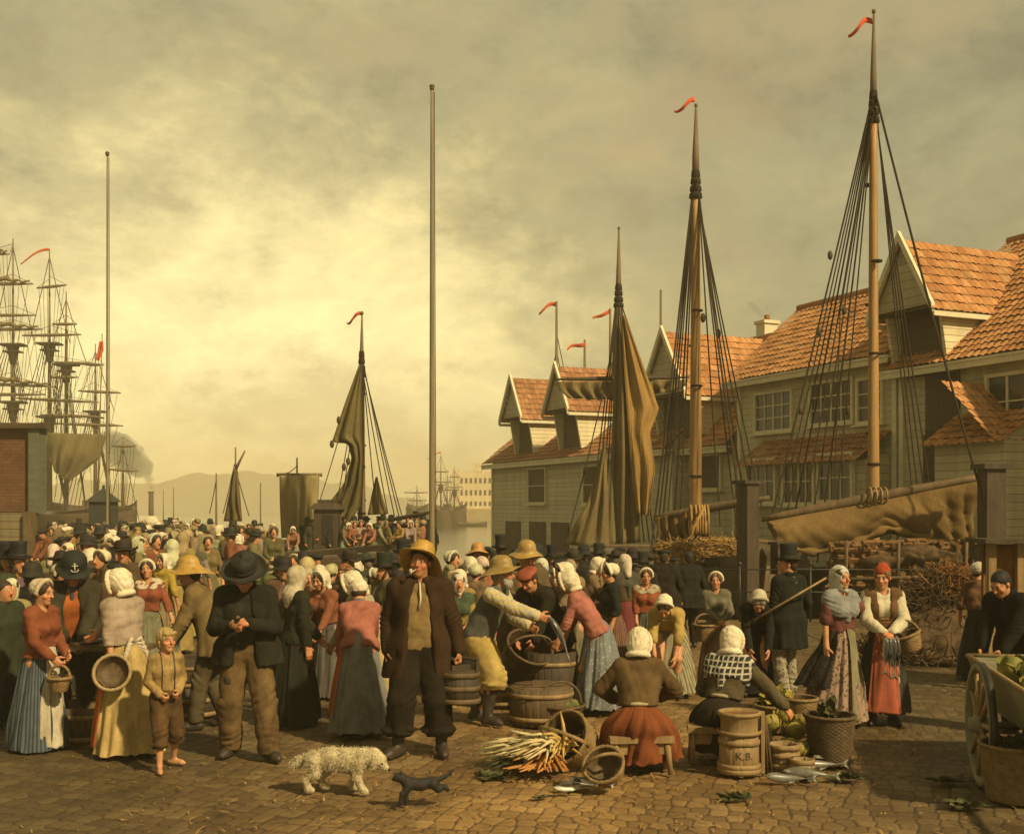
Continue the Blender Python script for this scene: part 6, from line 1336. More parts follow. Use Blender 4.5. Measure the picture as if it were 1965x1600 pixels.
def crowd(px,top,Y,kind,place,group,coat=None,face=None,z=0.0,H=None,capc=None):
    """one more person of the crowd: head top at a given line of sight, standing Y metres away"""
    o=XY(px,Y); ht=HC-(top-HY)/FL*Y-z; Hh=ht/1.045 if kind in('tophat',) else ht/1.02
    H=H or min(1.86,max(1.28,Hh))
    names=list(COATS); 
    if Y>19.5: names=['tan','ochre','olive','grey','russet','brown','pale grey','rose']
    cands=[coat] if coat else [cr.choice(names) for _ in range(24)]
    faces=[face] if face is not None else [cr.choice([0,25,-25,60,-60,90,-90,130,-130,180,165]) for _ in range(24)]
    for c,f in zip(cands*24,faces*24):
        key=(kind,c,facing(f),place)
        if key not in USED: break
    USED.add(key)
    src=PROTO[kind][cr.randrange(len(PROTO[kind]))]; f0=R(f+cr.uniform(-8,8)); s=H/1.72
    who='man' if kind in MEN else 'woman'; lab=f"{who} in {HATW[kind]} and {c} {'coat' if who=='man' else 'jacket'}, {facing(f)}, {place}"
    a=COATS[c]; j=lambda v,k=.25:tuple(q*cr.uniform(1-k,1+k) for q in v)
    other=j(COATS[cr.choice(names)]); pale=j(cr.choice([(.62,.56,.42),(.50,.43,.29),(.38,.31,.19),(.30,.24,.14),(.66,.60,.45)] if Y<19 else [(.33,.27,.16),(.27,.21,.12),(.20,.155,.085),(.42,.35,.22)]),.12) if capc is None else capc
    hc=j((.46,.31,.08)) if kind=='souwester' else j((.024,.023,.018) if kind!='wide' else (.035,.03,.02))
    rec={'coat':j(a,.12),'bodice':j(a,.12),'skirt':other,'trousers':tuple(.5*q for q in other),'waistcoat':j((.22,.17,.10),.5),'cap':pale,'kerchief':pale,'shawl':j(cr.choice([(.22,.17,.09),(.10,.09,.07),(.28,.25,.17)])),'apron':j((.42,.38,.27)),'top_hat':hc,'felt_hat':hc,'round_hat':hc,'flat_cap':hc,'rain_hat':hc}
    if Y>19.5: hc=tuple(q+v for q,v in zip(hc,(.055,.045,.025))) if kind!='souwester' else hc
    o=[o[0],o[1],z]
    if id(src) not in FIRST:
        FIRST.add(id(src)); r=src; r.location=[float(v) for v in o]; r.rotation_euler=(0,0,f0); r.scale=(s,s,s)
        for ch in r.children:
            n=ch.name.split('.')[0]
            if n in rec: ch.color=(*rec[n],1)
    else: r=copy_thing(src,o,f0,s,rec)
    tag(r,lab,'person',group); return r
def fill_crowds():
    W='whitecap';B='bonnet';T='tophat';D='wide';K='cap';S_='scarf';Rr='round';Hd='hood'; SW='souwester'
    g='buyers crowding behind the coin counting man'; pl='left of central fisherman'
    for px,top,Y,k,c,f in ((545,1074,13.6,Rr,'brown',10),(588,1068,14.4,Hd,'pale grey',150),(614,1080,14.2,B,'tan',-160),(634,1082,14.8,W,'grey',160),(740,1068,13.4,T,'olive',-48),(650,1052,15.2,D,'black',40),(668,1080,15.0,S_,'ochre',-30),(775,1042,15.5,T,'black',-20),(722,1062,16.0,D,'dark green',-120),(700,1066,16.4,K,'brown',30),(757,1066,16.6,Rr,'dark blue',-60),(606,1062,17,K,'dark green',20),(583,1062,17.5,Rr,'black',0),(680,1070,15.8,B,'grey',180),(566,1062,18,W,'russet',-20),(525,1066,16,D,'olive',30),(708,1096,13.9,K,'grey',-70),(722,1088,14.6,W,'tan',-140),(764,1100,14.2,Rr,'olive',180)): crowd(px,top,Y,k,pl,g,c,f)
    g='crowd between the central fisherman and the farthest warehouse'; pl='right of central fisherman'
    for px,top,Y,k,c,f in ((866,1056,15.5,W,'pale grey',50),(862,1082,14.0,S_,'grey',20),(894,1086,13.6,B,'ochre',-30),(912,1082,14.6,W,'tan',150),(880,1100,13,S_,'ochre',10),(902,1068,15.8,B,'grey',180),(916,1046,16.5,SW,'tan',20),(938,1044,17,K,'black',-20),(962,1033,16.4,T,'dark green',180),(925,1068,16.0,W,'rose',-170),(948,1062,17.5,Rr,'brown',40),(880,1070,17.5,W,'plum',170),(1030,1050,15.8,Rr,'dark blue',-30),(1040,1070,14.8,Hd,'tan',-20),(1072,1090,14.0,B,'pale grey',-75),(1060,1052,16,T,'brown',-15),(1100,1052,16.8,D,'black',0),(985,1050,18,K,'black',160),(1016,1052,18.5,W,'dark green',180)): crowd(px,top,Y,k,pl,g,c,f)
    g='crowd before the hull of the farthest boat'; pl='under loose brown sails'
    for px,top,Y,k,c,f in ((1080,1068,15.4,K,'olive',-10),(1094,1072,15.0,S_,'brown',180),(1122,1064,15.6,B,'tan',80),(1148,1068,15.8,Hd,'grey',175),(1200,1062,15.2,S_,'brown',-165),(1120,1050,18,Rr,'black',180),(1148,1048,18.5,T,'black',170),(1170,1056,17.5,D,'dark green',150),(1190,1050,19,K,'black',180),(1215,1056,18,Rr,'brown',-150),(1233,1064,17,T,'black',165),(1252,1062,18.4,D,'dark blue',-170),(1160,1092,16.8,W,'dark blue',30),(1215,1080,16.4,K,'brown',160),(1296,1078,19.5,K,'dark green',180)): crowd(px,top,Y,k,pl,g,c,f)
    g='townspeople at the left edge'; pl='behind fishmonger at left'
    for px,top,Y,k,c,f in ((8,1048,12.8,T,'black',30),(34,1048,12.6,T,'dark green',40),(22,1108,11.6,S_,'dark green',20),(60,1086,12.0,Rr,'black',170),(88,1058,13.6,D,'brown',150),(100,1076,13.0,'reach','pale grey',60),(5,1110,11.0,'bare','dark green',60),(130,1040,15,S_,'olive',30),(172,1052,14.6,B,'plum',175),(196,1054,14.4,W,'tan',-20),(237,1040,14.0,D,'brown',10),(222,1080,13.2,K,'brown',20),(210,1062,15.4,T,'olive',-10)): crowd(px,top,Y,k,pl,g,c,f)
    # the long far crowd on the left quay
    g='far crowd along the left quay'
    rr=random.Random(31); n=0
    rows=((16.5,20,1030,1048),(20,24,1016,1038),(24,29,1006,1024),(29,36,998,1012),(36,45,990,1002))
    for ri,(y0,y1,t0,t1) in enumerate(rows):
        k=(22,32,38,42,40)[ri]
        for i in range(k):
            x=(100 if ri<3 else 90)+(i+rr.uniform(.1,.9))*(430-(0,0,0,40,110)[ri])/k
            if ri==0 and 330<x<400: continue
            if ri<2 and x>395 : continue
            Y=rr.uniform(y0,y1); top=HY+(HC-rr.uniform(1.54,1.78))*FL/Y
            kind=rr.choice([T,D,K,Rr,W,B,S_,W,B,W,S_]); 
            pl=('by boarded warehouse base','under slim flagpole','beyond the coin counter','by the far water')[0 if x<150 else 1 if x<260 else 2 if (ri<3) else 3]
            crowd(x,top,Y,kind,pl,g)
    for px,top,Y,k,c,f in ((236,1024,19.5,B,'tan',-20),(262,1022,19,W,'grey',150),(296,1022,18.4,W,'russet',60),(330,1034,17.2,Hd,'olive',172),(350,1020,19.2,Hd,'ochre',160),(372,1030,19.6,S_,'pale grey',170),(384,1024,21,S_,'ochre',-160),(398,1026,20.5,W,'tan',30)): crowd(px,top,Y,k,'on the open lane',g,c,f)
    # women leaning over the side of the market boat
    g='women leaning over the side of the market boat'; pl='at market boat side'
    for i,(px,top,Y,k,c,f) in enumerate(((402,1030,28.5,B,'ochre',20),(420,1026,29.5,W,'tan',10),(462,1014,31.7,B,'russet',30),(478,1024,31.6,W,'grey',15),(496,1026,31.6,'over','tan',10),(523,1025,31.6,B,'pale grey',-10),(563,1023,31.6,'over','rose',5),(444,1010,32.2,T,'black',10),(455,1004,32.6,D,'brown',-20),(488,1000,33,Rr,'olive',20),(508,1002,32.6,K,'ochre',-40))): crowd(px,top,Y,k,pl,g,c,f,z=.42 if Y>31 else 0)
    g='people aboard the market boat'; pl='aboard market boat'
    for px,top,k,c,f in ((660,1004,'over','tan',30),(676,1000,'reach','russet',40),(692,1002,W,'pale grey',20),(716,1002,'over','rose',-10),(728,1000,B,'pale grey',60),(740,1006,W,'tan',-40),(772,998,'reach','ochre',-30),(786,996,B,'pale grey',15),(662,990,K,'black',10),(680,992,Rr,'brown',0),(708,990,D,'black',-20),(722,988,K,'dark green',30),(735,986,T,'brown',10),(752,990,Rr,'olive',-50),(764,988,K,'dark blue',20),(782,986,W,'brown',0),(798,984,T,'black',10),(812,990,Rr,'dark green',-20),(824,996,K,'black',160),(640,1000,K,'black',60),(588,994,Rr,'black',180),(600,996,K,'dark green',20),(800,1002,S_,'tan',-10),(812,1008,W,'rose',180)):
        crowd(px,top,32.3 if top<995 else 31.75,k,pl,g,c,f,z=.52)
fill_crowds()
# ---------------------------------------------------------------- baskets, tubs, benches, fish, greens, cart, dogs
def weave(n_st=26,amp=.006):
    return lambda r,z,a,i: (r+amp*math.cos(n_st*a+PI*i)+.002*math.sin(7*a+i), z+.0015*math.sin(n_st*a*.5+i))
def basket(label,loc,r0,r1,h,mat='wicker',handle=None,rz_=0,M3=None,group=None,rows=None,cat='basket',s=1.0,inner=True):
    t=thing('basket',label,cat,loc,rz_,group,s); Mx=M3 if M3 is not None else np.eye(3); n=rows or max(8,int(h/.016)); st=max(12,int(r1*2*PI/.055)//2*2)
    pr=[(.001,0.004)]+[(r0+(r1-r0)*(u**.8),h*u) for u in np.linspace(0,1,n)]
    pw=[(.001,0.004)]+[(r0+(r1-r0)*(u**.8),h*u) for u in np.linspace(0,1,2*n)]
    b=MB(); b.lathe(pw,st*6,lambda r,z,a,i:(r+((.0065+.0065*math.cos(st*a+PI*(i//2))) if i%2 else -.006)*min(1,r1*9),z),Mx); b.build('body',M[mat],t)
    b=MB(); b.lathe([(max(.001,q-.018),z+.012) for q,z in pr],st*2,weave(st//2,.005),Mx); b.build('lining',M['darkwicker'],t)
    b=MB()
    for k in range(3): b.tube([Mx@A([(r1+.004+.010*math.cos(22*a+k*2.09))*math.cos(a),(r1+.004+.010*math.cos(22*a+k*2.09))*math.sin(a),h+.010*math.sin(22*a+k*2.09)]) for a in np.linspace(0,2*PI,90)],.0095,5)
    b.build('rim',M[mat],t)
    if handle:
        hh,th=handle; c,s_=math.cos(th),math.sin(th); b=MB()
        for k in range(2): b.tube([Mx@A([c*r1*1.0*math.cos(a)+.009*math.cos(30*a+k*PI)*s_,s_*r1*math.cos(a)+.009*math.cos(30*a+k*PI)*c,h*.72*(math.sin(a)<.02)+ (h-.03+hh*math.sin(a)**.8 if math.sin(a)>=.02 else 0)]) for a in np.linspace(.01,PI-.01,48)],.012,6)
        b.build('handle',M[mat],t)
    return t
def tub(label,loc,r0,r1,h,mat='wood',hoops=(.15,.8),lid=None,handle=False,group=None,cat='tub',rz_=0,name='tub',hoopmat='palewood',content=None,ears=False):
    t=thing(name,label,cat,loc,rz_,group); ns=int(2*PI*r1/.075)
    fn=lambda r,z,a,i:(r-.006*(abs(math.sin(a*ns*.5))<.16)+.002*math.sin(int(a*ns/(2*PI))*12.9),z+.004*math.sin(int(a*ns/(2*PI))*7.3))
    b=MB(); pr=[(.001,.02),(r0-.02,.02),(r0-.02,0),(r0,0),(r0*.5+r1*.5,h*.5),(r1,h),(r1-.022,h),(r0*.4+r1*.6-.024,h*.6),(r0-.02,.06),(.001,.06)]; b.lathe(pr,ns*8,fn); b.build('staves',M[mat],t)
    for u in hoops:
        b=MB(); rr_=r0+(r1-r0)*u; b.lathe([(rr_+.001,h*u-.022),(rr_+.012,h*u-.020),(rr_+.014,h*u),(rr_+.012,h*u+.018),(rr_+.001,h*u+.021)],48,lambda r,z,a,i:(r+.002*math.sin(5*a),z+.002*math.sin(3*a))); b.build('hoop',M[hoopmat],t)
    if lid:
        b=MB(); rl=r1-.026 if lid!='over' else r1+.012
        b.lathe([(.001,h+.012),(rl-.01,h+.012),(rl,h+.008),(rl,h-.035),(rl-.02,h-.035)],56); 
        for i in (-1,0,1): b.box((0,i*rl*.5,h+.014),(rl*1.5,.006,.004))
        b.build('lid',M[mat],t); b=MB(); b.box((0,0,h+.034),(.16,.05,.045)); b.build('lid_grip',M[mat],t,smooth=False)
    if content: b=MB(); b.lathe([(.001,h*.82),(r1-.03,h*.82)],40,lambda r,z,a,i:(r,z+.01*math.sin(3*a))); b.build('content',M[content],t)
    if ears or handle:
        for q in(-1,1): b=MB(); b.box((q*(r1-.012),0,h+.045),(.028,.075,.13)); b.build('ear',M[mat],t,smooth=False)
    if handle: b=MB(); b.tube([(r1*math.cos(a),.0,h+.05+handle*math.sin(a)) for a in np.linspace(0,PI,24)],.014,7); b.build('handle',M['rope'],t)
    return t
def fish_mesh(L=.42,bend=0.0,seed=0):
    b=MB(); n=18; rows=[]
    for i in range(n):
        u=i/(n-1); hh=L*.118*(math.sin(PI*min(1,u*1.12)**.62)*.92+.05) if u<.9 else L*.030; ww=hh*.62; x=L*u; y=bend*L*math.sin(PI*u)
        rows.append([(x,y+ww*math.cos(a),hh*math.sin(a)*(1.0 if math.sin(a)>0 else .9)) for a in np.linspace(0,2*PI,13)[:-1]])
    V=A(rows).reshape(-1,3); m=12; F=[(i*m+k,i*m+(k+1)%m,(i+1)*m+(k+1)%m,(i+1)*m+k) for i in range(n-1) for k in range(m)]+[tuple(range(m-1,-1,-1))]
    b.add(V,F); x=L*.97; b.hexa([(x,-.004,-.008),(x+L*.15,-.003,-L*.12),(x+L*.09,-.003,0),(x,-.004,.008),(x,.004,-.008),(x+L*.15,.003,-L*.12),(x+L*.09,.003,0),(x,.004,.008)]); b.hexa([(x,-.004,-.008),(x+L*.09,-.003,0),(x+L*.15,-.003,L*.12),(x,-.004,.008),(x,.004,-.008),(x+L*.09,.003,0),(x+L*.15,.003,L*.12),(x,.004,.008)])
    z=L*.11; b.hexa([(L*.35,-.003,z),(L*.6,-.003,z*.9),(L*.52,-.002,z*1.55),(L*.42,-.002,z*1.6),(L*.35,.003,z),(L*.6,.003,z*.9),(L*.52,.002,z*1.55),(L*.42,.002,z*1.6)])
    b.hexa([(L*.45,-.003,-z*1.4),(L*.5,-.003,-z*1.4),(L*.66,-.003,-z*.7),(L*.5,-.003,-z*.8),(L*.45,.003,-z*1.4),(L*.5,.003,-z*1.4),(L*.66,.003,-z*.7),(L*.5,.003,-z*.8)])
    for q in(-1,1): b.ell((L*.10,q*L*.052,L*.03),(L*.016,L*.012,L*.016),8)
    return b
FISHSRC={}
def fish(label,head,direction,up=(0,0,1),L=.42,bend=.0,group=None,roll=0.0,mat='fish'):
    key=(round(bend,2),mat)
    if key not in FISHSRC: FISHSRC[key]=fish_mesh(.42,bend).build('fish',M[mat]); o=FISHSRC[key]
    else: o=FISHSRC[key].copy(); C.objects.link(o)
    x=norm(direction); z=norm(A(up,dtype=float)-x*np.dot(up,x)); y=np.cross(z,x); Mx=np.stack([x,y,z],1)@rx(roll)
    o.matrix_world=Matrix([[*(Mx[i]*L/.42),head[i]] for i in range(3)]+[[0,0,0,1]]); return tag(o,label,'fish',group)
def leaf_clump(n,r,size,seed,up=.6,flat=.7):
    """curled leaves springing from a centre"""
    rr=np.random.default_rng(seed); b=MB()
    for i in range(n):
        d=norm(rr.normal(size=3)*A([1,1,.7])+A([0,0,up])); s=norm(np.cross(d,rr.normal(size=3))); nn=np.cross(d,s); L=size*rr.uniform(.6,1.2); w=L*.42
        base=d*r*rr.uniform(.0,.5); rows=[]
        for u in np.linspace(0,1,6):
            c=base+d*L*u+nn*(L*.35*u*u)*(1 if i%2 else -1); ww=w*(math.sin(PI*min(.98,u*.85+.12))); rows.append([c+s*ww*v+nn*(.25*ww*v*v+.012*math.sin(9*u+5*v+i)) for v in(-1,-.5,0,.5,1)])
        b.sheet(rows)
    return b
def cabbage(label,loc,r,seed,color,group=None,name='cabbage',cat='cabbage'):
    rr=np.random.default_rng(seed); b=MB(); b.ell((0,0,r*.8),(r*.72,r*.72,r*.68),14)
    for i in range(15):
        th=2*PI*i/15*2.4; ring=i%3; tilt=(.35,.75,1.15)[ring]; rows=[]
        for u in np.linspace(0,1,6):
            row=[]
            for v in np.linspace(-1,1,7):
                a=th+v*.62*(.4+.6*math.sin(PI*(.15+.8*u))); el=-1.1+u*(2.35-tilt); R_=r*(.78+.10*ring+.22*u*u*tilt+.05*math.sin(9*v+7*u+i)); row.append((R_*math.cos(el)*math.cos(a),R_*math.cos(el)*math.sin(a),r*.8+R_*math.sin(el)))
            rows.append(row)
        b.sheet(rows)
    o=b.build(name,M['leaf'],color=color); o.location=[float(v) for v in loc]; o.rotation_euler=(rr.uniform(-.4,.4),rr.uniform(-.4,.4),rr.uniform(0,6)); return tag(o,label,cat,group)
def bunch(label,loc,direction,L,n,seed,mat,spread=.35,color=(1,1,1),name='vegetable_bunch',cat='vegetables',thick=.008,tail=None):
    """a bundle of stalks fanning out from a tied end"""
    rr=np.random.default_rng(seed); d=norm(direction); b=MB()
    for i in range(n):
        e=norm(d+rr.normal(size=3)*spread*A([1,1,.5])); l=L*rr.uniform(.6,1.1); p=rr.normal(size=3)*.03; p[2]=abs(p[2]); m=p+e*l*.5+A([0,0,.05*rr.uniform(.2,1)]); q=p+e*l; q[2]=max(.012,q[2]-.04); m[2]=max(.012,m[2]); b.tube([p+A([0,0,.03]),m,q],[thick*1.5,thick*1.1,thick*.3],5)
    o=b.build(name,M[mat],color=color); o.location=[float(v) for v in loc]; return tag(o,label,cat)
M['root']=grainy('pale_roots',(.64,.54,.29),(.44,.34,.15),(1,1,1),10,.6,.4,.005,60,.25); M['gold']=grainy('golden_roots',(.56,.38,.11),(.38,.24,.07),(1,1,1),10,.6,.4,.005,60,.25); M['carrot']=grainy('carrots',(.52,.25,.06),(.38,.16,.04),(1,1,1),10,.6,.4,.005,60,.25); M['moss']=grainy('limp_greens',(.10,.10,.032),(.045,.05,.02),(1,1,1),12,.75,.4,.006,60,.2); M['brine']=grainy('reddish_brine',(.20,.085,.04),(.14,.06,.03),(1,1,1),4,.25,.2,.005,30,.5)
def scraps(label,loc,n,r,seed,size=.09):
    b=leaf_clump(n,r,size,seed,.15); b.V=[(v[0]*1.5,v[1],max(.012,abs(v[2])*.55)) for v in b.V]; o=b.build('leaf_scraps',M['moss']); o.location=[float(v) for v in loc]; return tag(o,label,'leaf scraps')
def bench(label,loc,rz_,L,w,h,th=.05):
    t=thing('bench',label,'bench',loc,rz_); b=MB(); b.box((0,0,h-th/2),(L,w,th)); b.build('seat',M['palewood'],t,smooth=False)
    b=MB(); b.box((0,-w/2+.05,h-th-.05),(L*.86,.03,.09)); b.build('apron_board',M['palewood'],t,smooth=False)
    for x in(-1,1):
        for y in(-1,1): b=MB(); b.tube([(x*L*.40,y*w*.34,h-th-.002),(x*L*.45,y*w*.40,0)],[.028,.022],7); b.build('leg',M['palewood'],t)
    return t
def text_on_cylinder(txt,parent,r,z,size,ang,mat):
    cu=bpy.data.curves.new('mark','FONT'); cu.body=txt; cu.size=size; cu.extrude=.002; cu.align_x='CENTER'; cu.space_character=1.05; o=bpy.data.objects.new('mark',cu); C.objects.link(o); bpy.context.view_layer.update()
    me=o.to_mesh(); V=[];F=[list(p.vertices) for p in me.polygons]
    for v in me.vertices: a=ang+v.co.x/r; q=r+v.co.z; V.append((q*math.cos(a),q*math.sin(a),z+v.co.y))
    o.to_mesh_clear(); bpy.data.objects.remove(o); return mk('painted_mark',V,F,mat,parent,smooth=False)
def props():
    # --- left group
    t,S=CAST['basketwoman']; w=world(t,S,S.wr[-1]+S.hd[-1]*.09); basket('small round straw basket held by the young woman at the far left',w-A([-.0,0,.235]),.062,.088,.115,'wicker',(.14,0.3),group='baskets carried on the arm')
    tub('dark fish tub with a board of fish before the fishmonger',G(150,1424)+A([.02,.12,0]),.27,.33,.34,'wood',(.15,.75))
    o=G(150,1424)+A([.02,.12,0]); tb=thing('fish_board','wooden board laid across barrels under the fishmonger hands','board',(o[0]+.10,o[1]+.02,0)); b=MB(); b.box((.05,0,.86),(.95,.40,.035)); b.build('board',M['wood'],tb,smooth=False)
    for x in(-.3,.36): b=MB(); b.tube([(x,0,0),(x,0,.84)],.035,6); b.build('leg',M['darkwood'],tb)
    for i,(dx,dy,a) in enumerate(((-.05,-.1,.3),(.05,-.02,.15),(.12,-.12,-.2),(.0,.06,.5),(.2,.02,.1))): fish(('silver fish lying nearest the edge of the fishmonger board','fish lying in the middle of the fishmonger board','fish at the right of the fishmonger board','fish at the back of the fishmonger board','fish pointing right on the fishmonger board')[i],(o[0]+.02+dx,o[1]+dy,.905+.012*i),(math.cos(a),math.sin(a),0),L=.30,bend=.06*(i%2),group='fish on the fishmonger board',roll=PI/2-.3)
    t,S=CAST['buyer']; w=world(t,S,S.wr[1]+S.hd[1]*.06); Mx=rz(.3)@rx(R(-78)); basket('round shallow pan held against the hip of the woman in the cream skirt',w+A([.03,-.06,-.03]),.10,.145,.06,'palewicker',None,M3=rz(.15)@rx(R(72)),rows=7,cat='pan')
    for i,(dx,L) in enumerate(((-.03,.34),(.0,.38),(.035,.35),(.06,.32))):
        t,S=CAST['fishgirl']; w=world(t,S,S.wr[1]+S.hd[1]*.10); fish(('leftmost','longest middle','right hand','shortest outer')[i]+' fish hanging from the hand of the fish girl at left',w+A([dx,-.03,-.02]),(dx*1.2,-.05,-1),(0,-1,.1),L=L,group='fish hanging from the girl hand')
    tub('low brown tub on the ground between the boy and the man counting coins',G(374,1318)+A([0,.0,0]),.32,.36,.33,'darkwood',(.2,.8),lid='in')
    tub('second tub standing lower behind the boy',G(366,1376)+A([0,.1,0]),.26,.28,.24,'darkwood',(.2,.8))
    # --- the pail
    t,S=CAST['captain']; w=world(t,S,S.wr[1]+S.hd[1]*.085); tub('lidded wooden pail carried by the tall fisherman in the middle',w-A([-.01,.0,.37]),.165,.155,.27,'darkwood',(.1,.5,.92),lid='in',handle=.07,name='pail',cat='pail',hoopmat='wood',rz_=.2)
    t,S=CAST['counter']
    for i,(q,dx) in enumerate(((-1,.03),(-1,.05),(1,-.02))):
        b=MB(); w=world(t,S,S.wr[q]+S.hd[q]*.10)+A([dx*q,-.03,.03*i]); b.lathe([(.001,.003),(.014,.003),(.015,0),(.014,-.003),(.001,-.003)],14,M=rx(.9),o=(0,0,0)); c=b.build('coin',M['coin']); c.location=[float(v) for v in w]; tag(c,'small coin lying in the hands of the man in the black felt hat','coin','coins in the hands')
    # --- old fisherman group
    t,S=CAST['oldman']; w=world(t,S,S.wr[-1]+S.hd[-1]*.10); fish('long silver fish dangling from the old fisherman outstretched hand',w+A([.02,-.02,.03]),(.42,-.1,-.9),(0,-1,0),L=.46,bend=.05)
    basket('large deep fish basket tipped open in front of the fisherman in red waistcoat',XY(990,12.4)+A([0,0,.36]),.20,.25,.42,'darkwicker',(.20,0.2),M3=rz(.2)@rx(R(38))@ry(R(14)))
    tub('wide lidded tub on the ground behind the vegetable baskets',G(1032,1388)+A([.03,.1,0]),.31,.33,.36,'wood',(.18,.82),lid='in',cat='tub')
    tub('small low tub beside the boots of the old fisherman',G(958,1352),.15,.16,.17,'wood',(.2,.8))
    tub('dark standing barrel behind the lidded tub before the women',XY(1055,12.35),.27,.29,.62,'darkwood',(.2,.8),cat='barrel',name='barrel')
    # --- vegetables in the middle foreground
    o=G(1076,1392); basket('dark basket of greens with a tall arched handle behind the vegetable heap',o+A([0,.10,0]),.17,.23,.19,'darkwicker',(.26,.4))
    for i,(dx,dy) in enumerate(((-.12,0),(.03,-.06),(.12,.08),(-.02,.1))): cabbage(('left','front','right','back')[i]+' cabbage in the dark basket with the tall arched handle',o+A([dx,.10+dy,.13]),.075,600+i,(.8,.9,.75),'cabbages in the dark basket')
    bunch('pale leek tops sticking out left of the dark basket',o+A([-.12,.05,.18]),(-1,-.1,.35),.34,18,610,'moss',.25)
    o=G(1082,1476); basket('woven basket lying tipped on its side with vegetables spilling out to the left',o+A([.15,.10,.16]),.17,.22,.26,'wicker',(.21,1.5),M3=rz(R(48))@ry(R(-62)))
    for i,(dx,dy,z) in enumerate(((-.02,-.04,.16),(.02,.1,.14),(-.08,.04,.22))): cabbage(('front','back','upper')[i]+' round green head inside the tipped basket',o+A([dx,.10+dy,z]),.065,620+i,(.85,.85,.6),'greens in the tipped basket')
    o=G(1030,1478)
    bunch('pale leeks fanned out on the cobbles at the left of the heap',o+A([.02,.10,.10]),(-1,.10,.12),.50,46,630,'root',.24,thick=.012)
    bunch('bundle of orange carrots spilling toward us from the tipped basket',o+A([.10,-.05,.08]),(-.35,-1,-.1),.42,44,631,'carrot',.38,thick=.015)
    bunch('yellowish turnip roots lying over the carrots',o+A([.14,-.02,.16]),(-.75,-.6,.1),.44,44,632,'root',.38,thick=.013)
    bunch('limp green tops on the far left of the vegetable heap',o+A([-.15,-.02,.03]),(-1,-.4,.05),.30,24,633,'moss',.4)
    bunch('dark stalks lying behind the pale leeks',o+A([.02,.2,.10]),(-.8,.3,.25),.34,18,634,'moss',.3)
    bunch('yellow roots heaped against the mouth of the tipped basket',o+A([.24,.0,.12]),(-.3,-.7,.35),.34,38,635,'gold',.5,thick=.014)
    t=basket('small basket with a hoop handle lying behind the pale leeks',o+A([-.06,.24,.10]),.09,.11,.13,'darkwicker',(.12,.3),M3=ry(R(-50)))
    cabbage('green gourd lying on top of the leeks',o+A([-.02,.16,.17]),.07,640,(.6,.75,.5),name='gourd',cat='vegetable')
    scraps('torn leaves on the cobbles left of the vegetable heap',G(940,1492),16,.08,641); scraps('single dark leaf scrap on the cobbles below the heap',G(1034,1534),6,.03,642,.06)
    o=G(1165,1522); basket('empty round basket tipped toward us on the cobbles in front of the bench',o+A([.01,.10,.13]),.12,.15,.13,'wicker',(.15,.5),M3=rz(R(-24))@rx(R(48)))
    for i,(px,py,dx,dy,b_) in enumerate(((1062,1522,1,.15,.05),(1074,1514,1,-.2,-.06),(1092,1508,.7,-.7,.05),(1100,1514,.85,-.5,.0),(1114,1518,.8,-.55,.08),(1072,1532,1,.05,.02))): fish(('fish at the left end of the herring pile','upper fish of the herring pile','silver bellied fish in the middle of the herring pile','fish over the others in the herring pile','right hand fish of the herring pile nearest the round basket','lowest fish of the herring pile')[i],G(px,py)+A([0,.04,.035+.012*i]),(dx,dy,-.02),(0,0,1),L=.27,bend=b_,group='herrings beside the round basket',roll=PI/2*(.6 if i%2 else -.7))
    # --- benches and tubs at the right
    t,S=CAST['seatedred']; bench('low plank bench under the woman in the russet skirt',(t.location[0],t.location[1]-.06,0),R(4),.52,.26,.31)
    t,S=CAST['seateddark']; bench('second plank bench under the woman in the checked shawl',(t.location[0]-.05,t.location[1]-.06,0),R(-6),.50,.26,.31)
    o=G(1426,1490)+A([0,.16,0]); t=tub('tall two tiered wooden churn painted with black letters K B',o,.165,.155,.30,'palewood',(.10,.22,.86),name='churn',cat='churn'); 
    b=MB(); b.lathe([(.150,.30),(.155,.33),(.150,.345),(.150,.44),(.165,.46),(.168,.50),(.155,.50),(.145,.46),(.001,.46)],56); b.build('upper_tier',M['palewood'],t); b=MB(); b.lathe([(.001,.475),(.15,.475)],40); b.build('content',M['brine'],t)
    for z in (.335,.485): b=MB(); b.lathe([(.166,z-.015),(.178,z-.012),(.178,z+.012),(.166,z+.015)],48); b.build('hoop',M['palewood'],t)
    b=MB(); b.box((.185,-.02,.25),(.03,.05,.50)); b.build('side_stave',M['palewood'],t,smooth=False)
    text_on_cylinder('K.B.',t,.1635,.135,.085,-PI/2+.08,M['fadedink'])
    b=MB(); b.tube([(.225,-.03,.0),(.215,.02,.45)],.012,6); b.tube([(.255,-.05,.0),(.225,.02,.40)],.010,6); s_=b.build('sticks',M['twig']); s_.location=[float(v) for v in o]; tag(s_,'two thin sticks leaning against the right side of the lettered churn','sticks')
    tub('small pale tub nearest the churn at its right',G(1512,1484)+A([0,.14,0]),.115,.125,.215,'palewood',(.2,.62,.92),content='brine'); tub('smallest pale tub in front of the other small tub',G(1546,1494)+A([0,.10,0]),.083,.088,.135,'palewood',(.2,.6,.9))
    o=G(1604,1472)+A([0,.18,0]); basket('tall dark wicker hamper standing in front of the lady in mauve',o,.155,.205,.40,'darkwicker',None); b=leaf_clump(26,.14,.10,655,.9); x=b.build('greens',M['moss']); x.location=[float(v) for v in o+A([0,0,.40])]; tag(x,'dark leaves filling the tall wicker hamper','leaves')
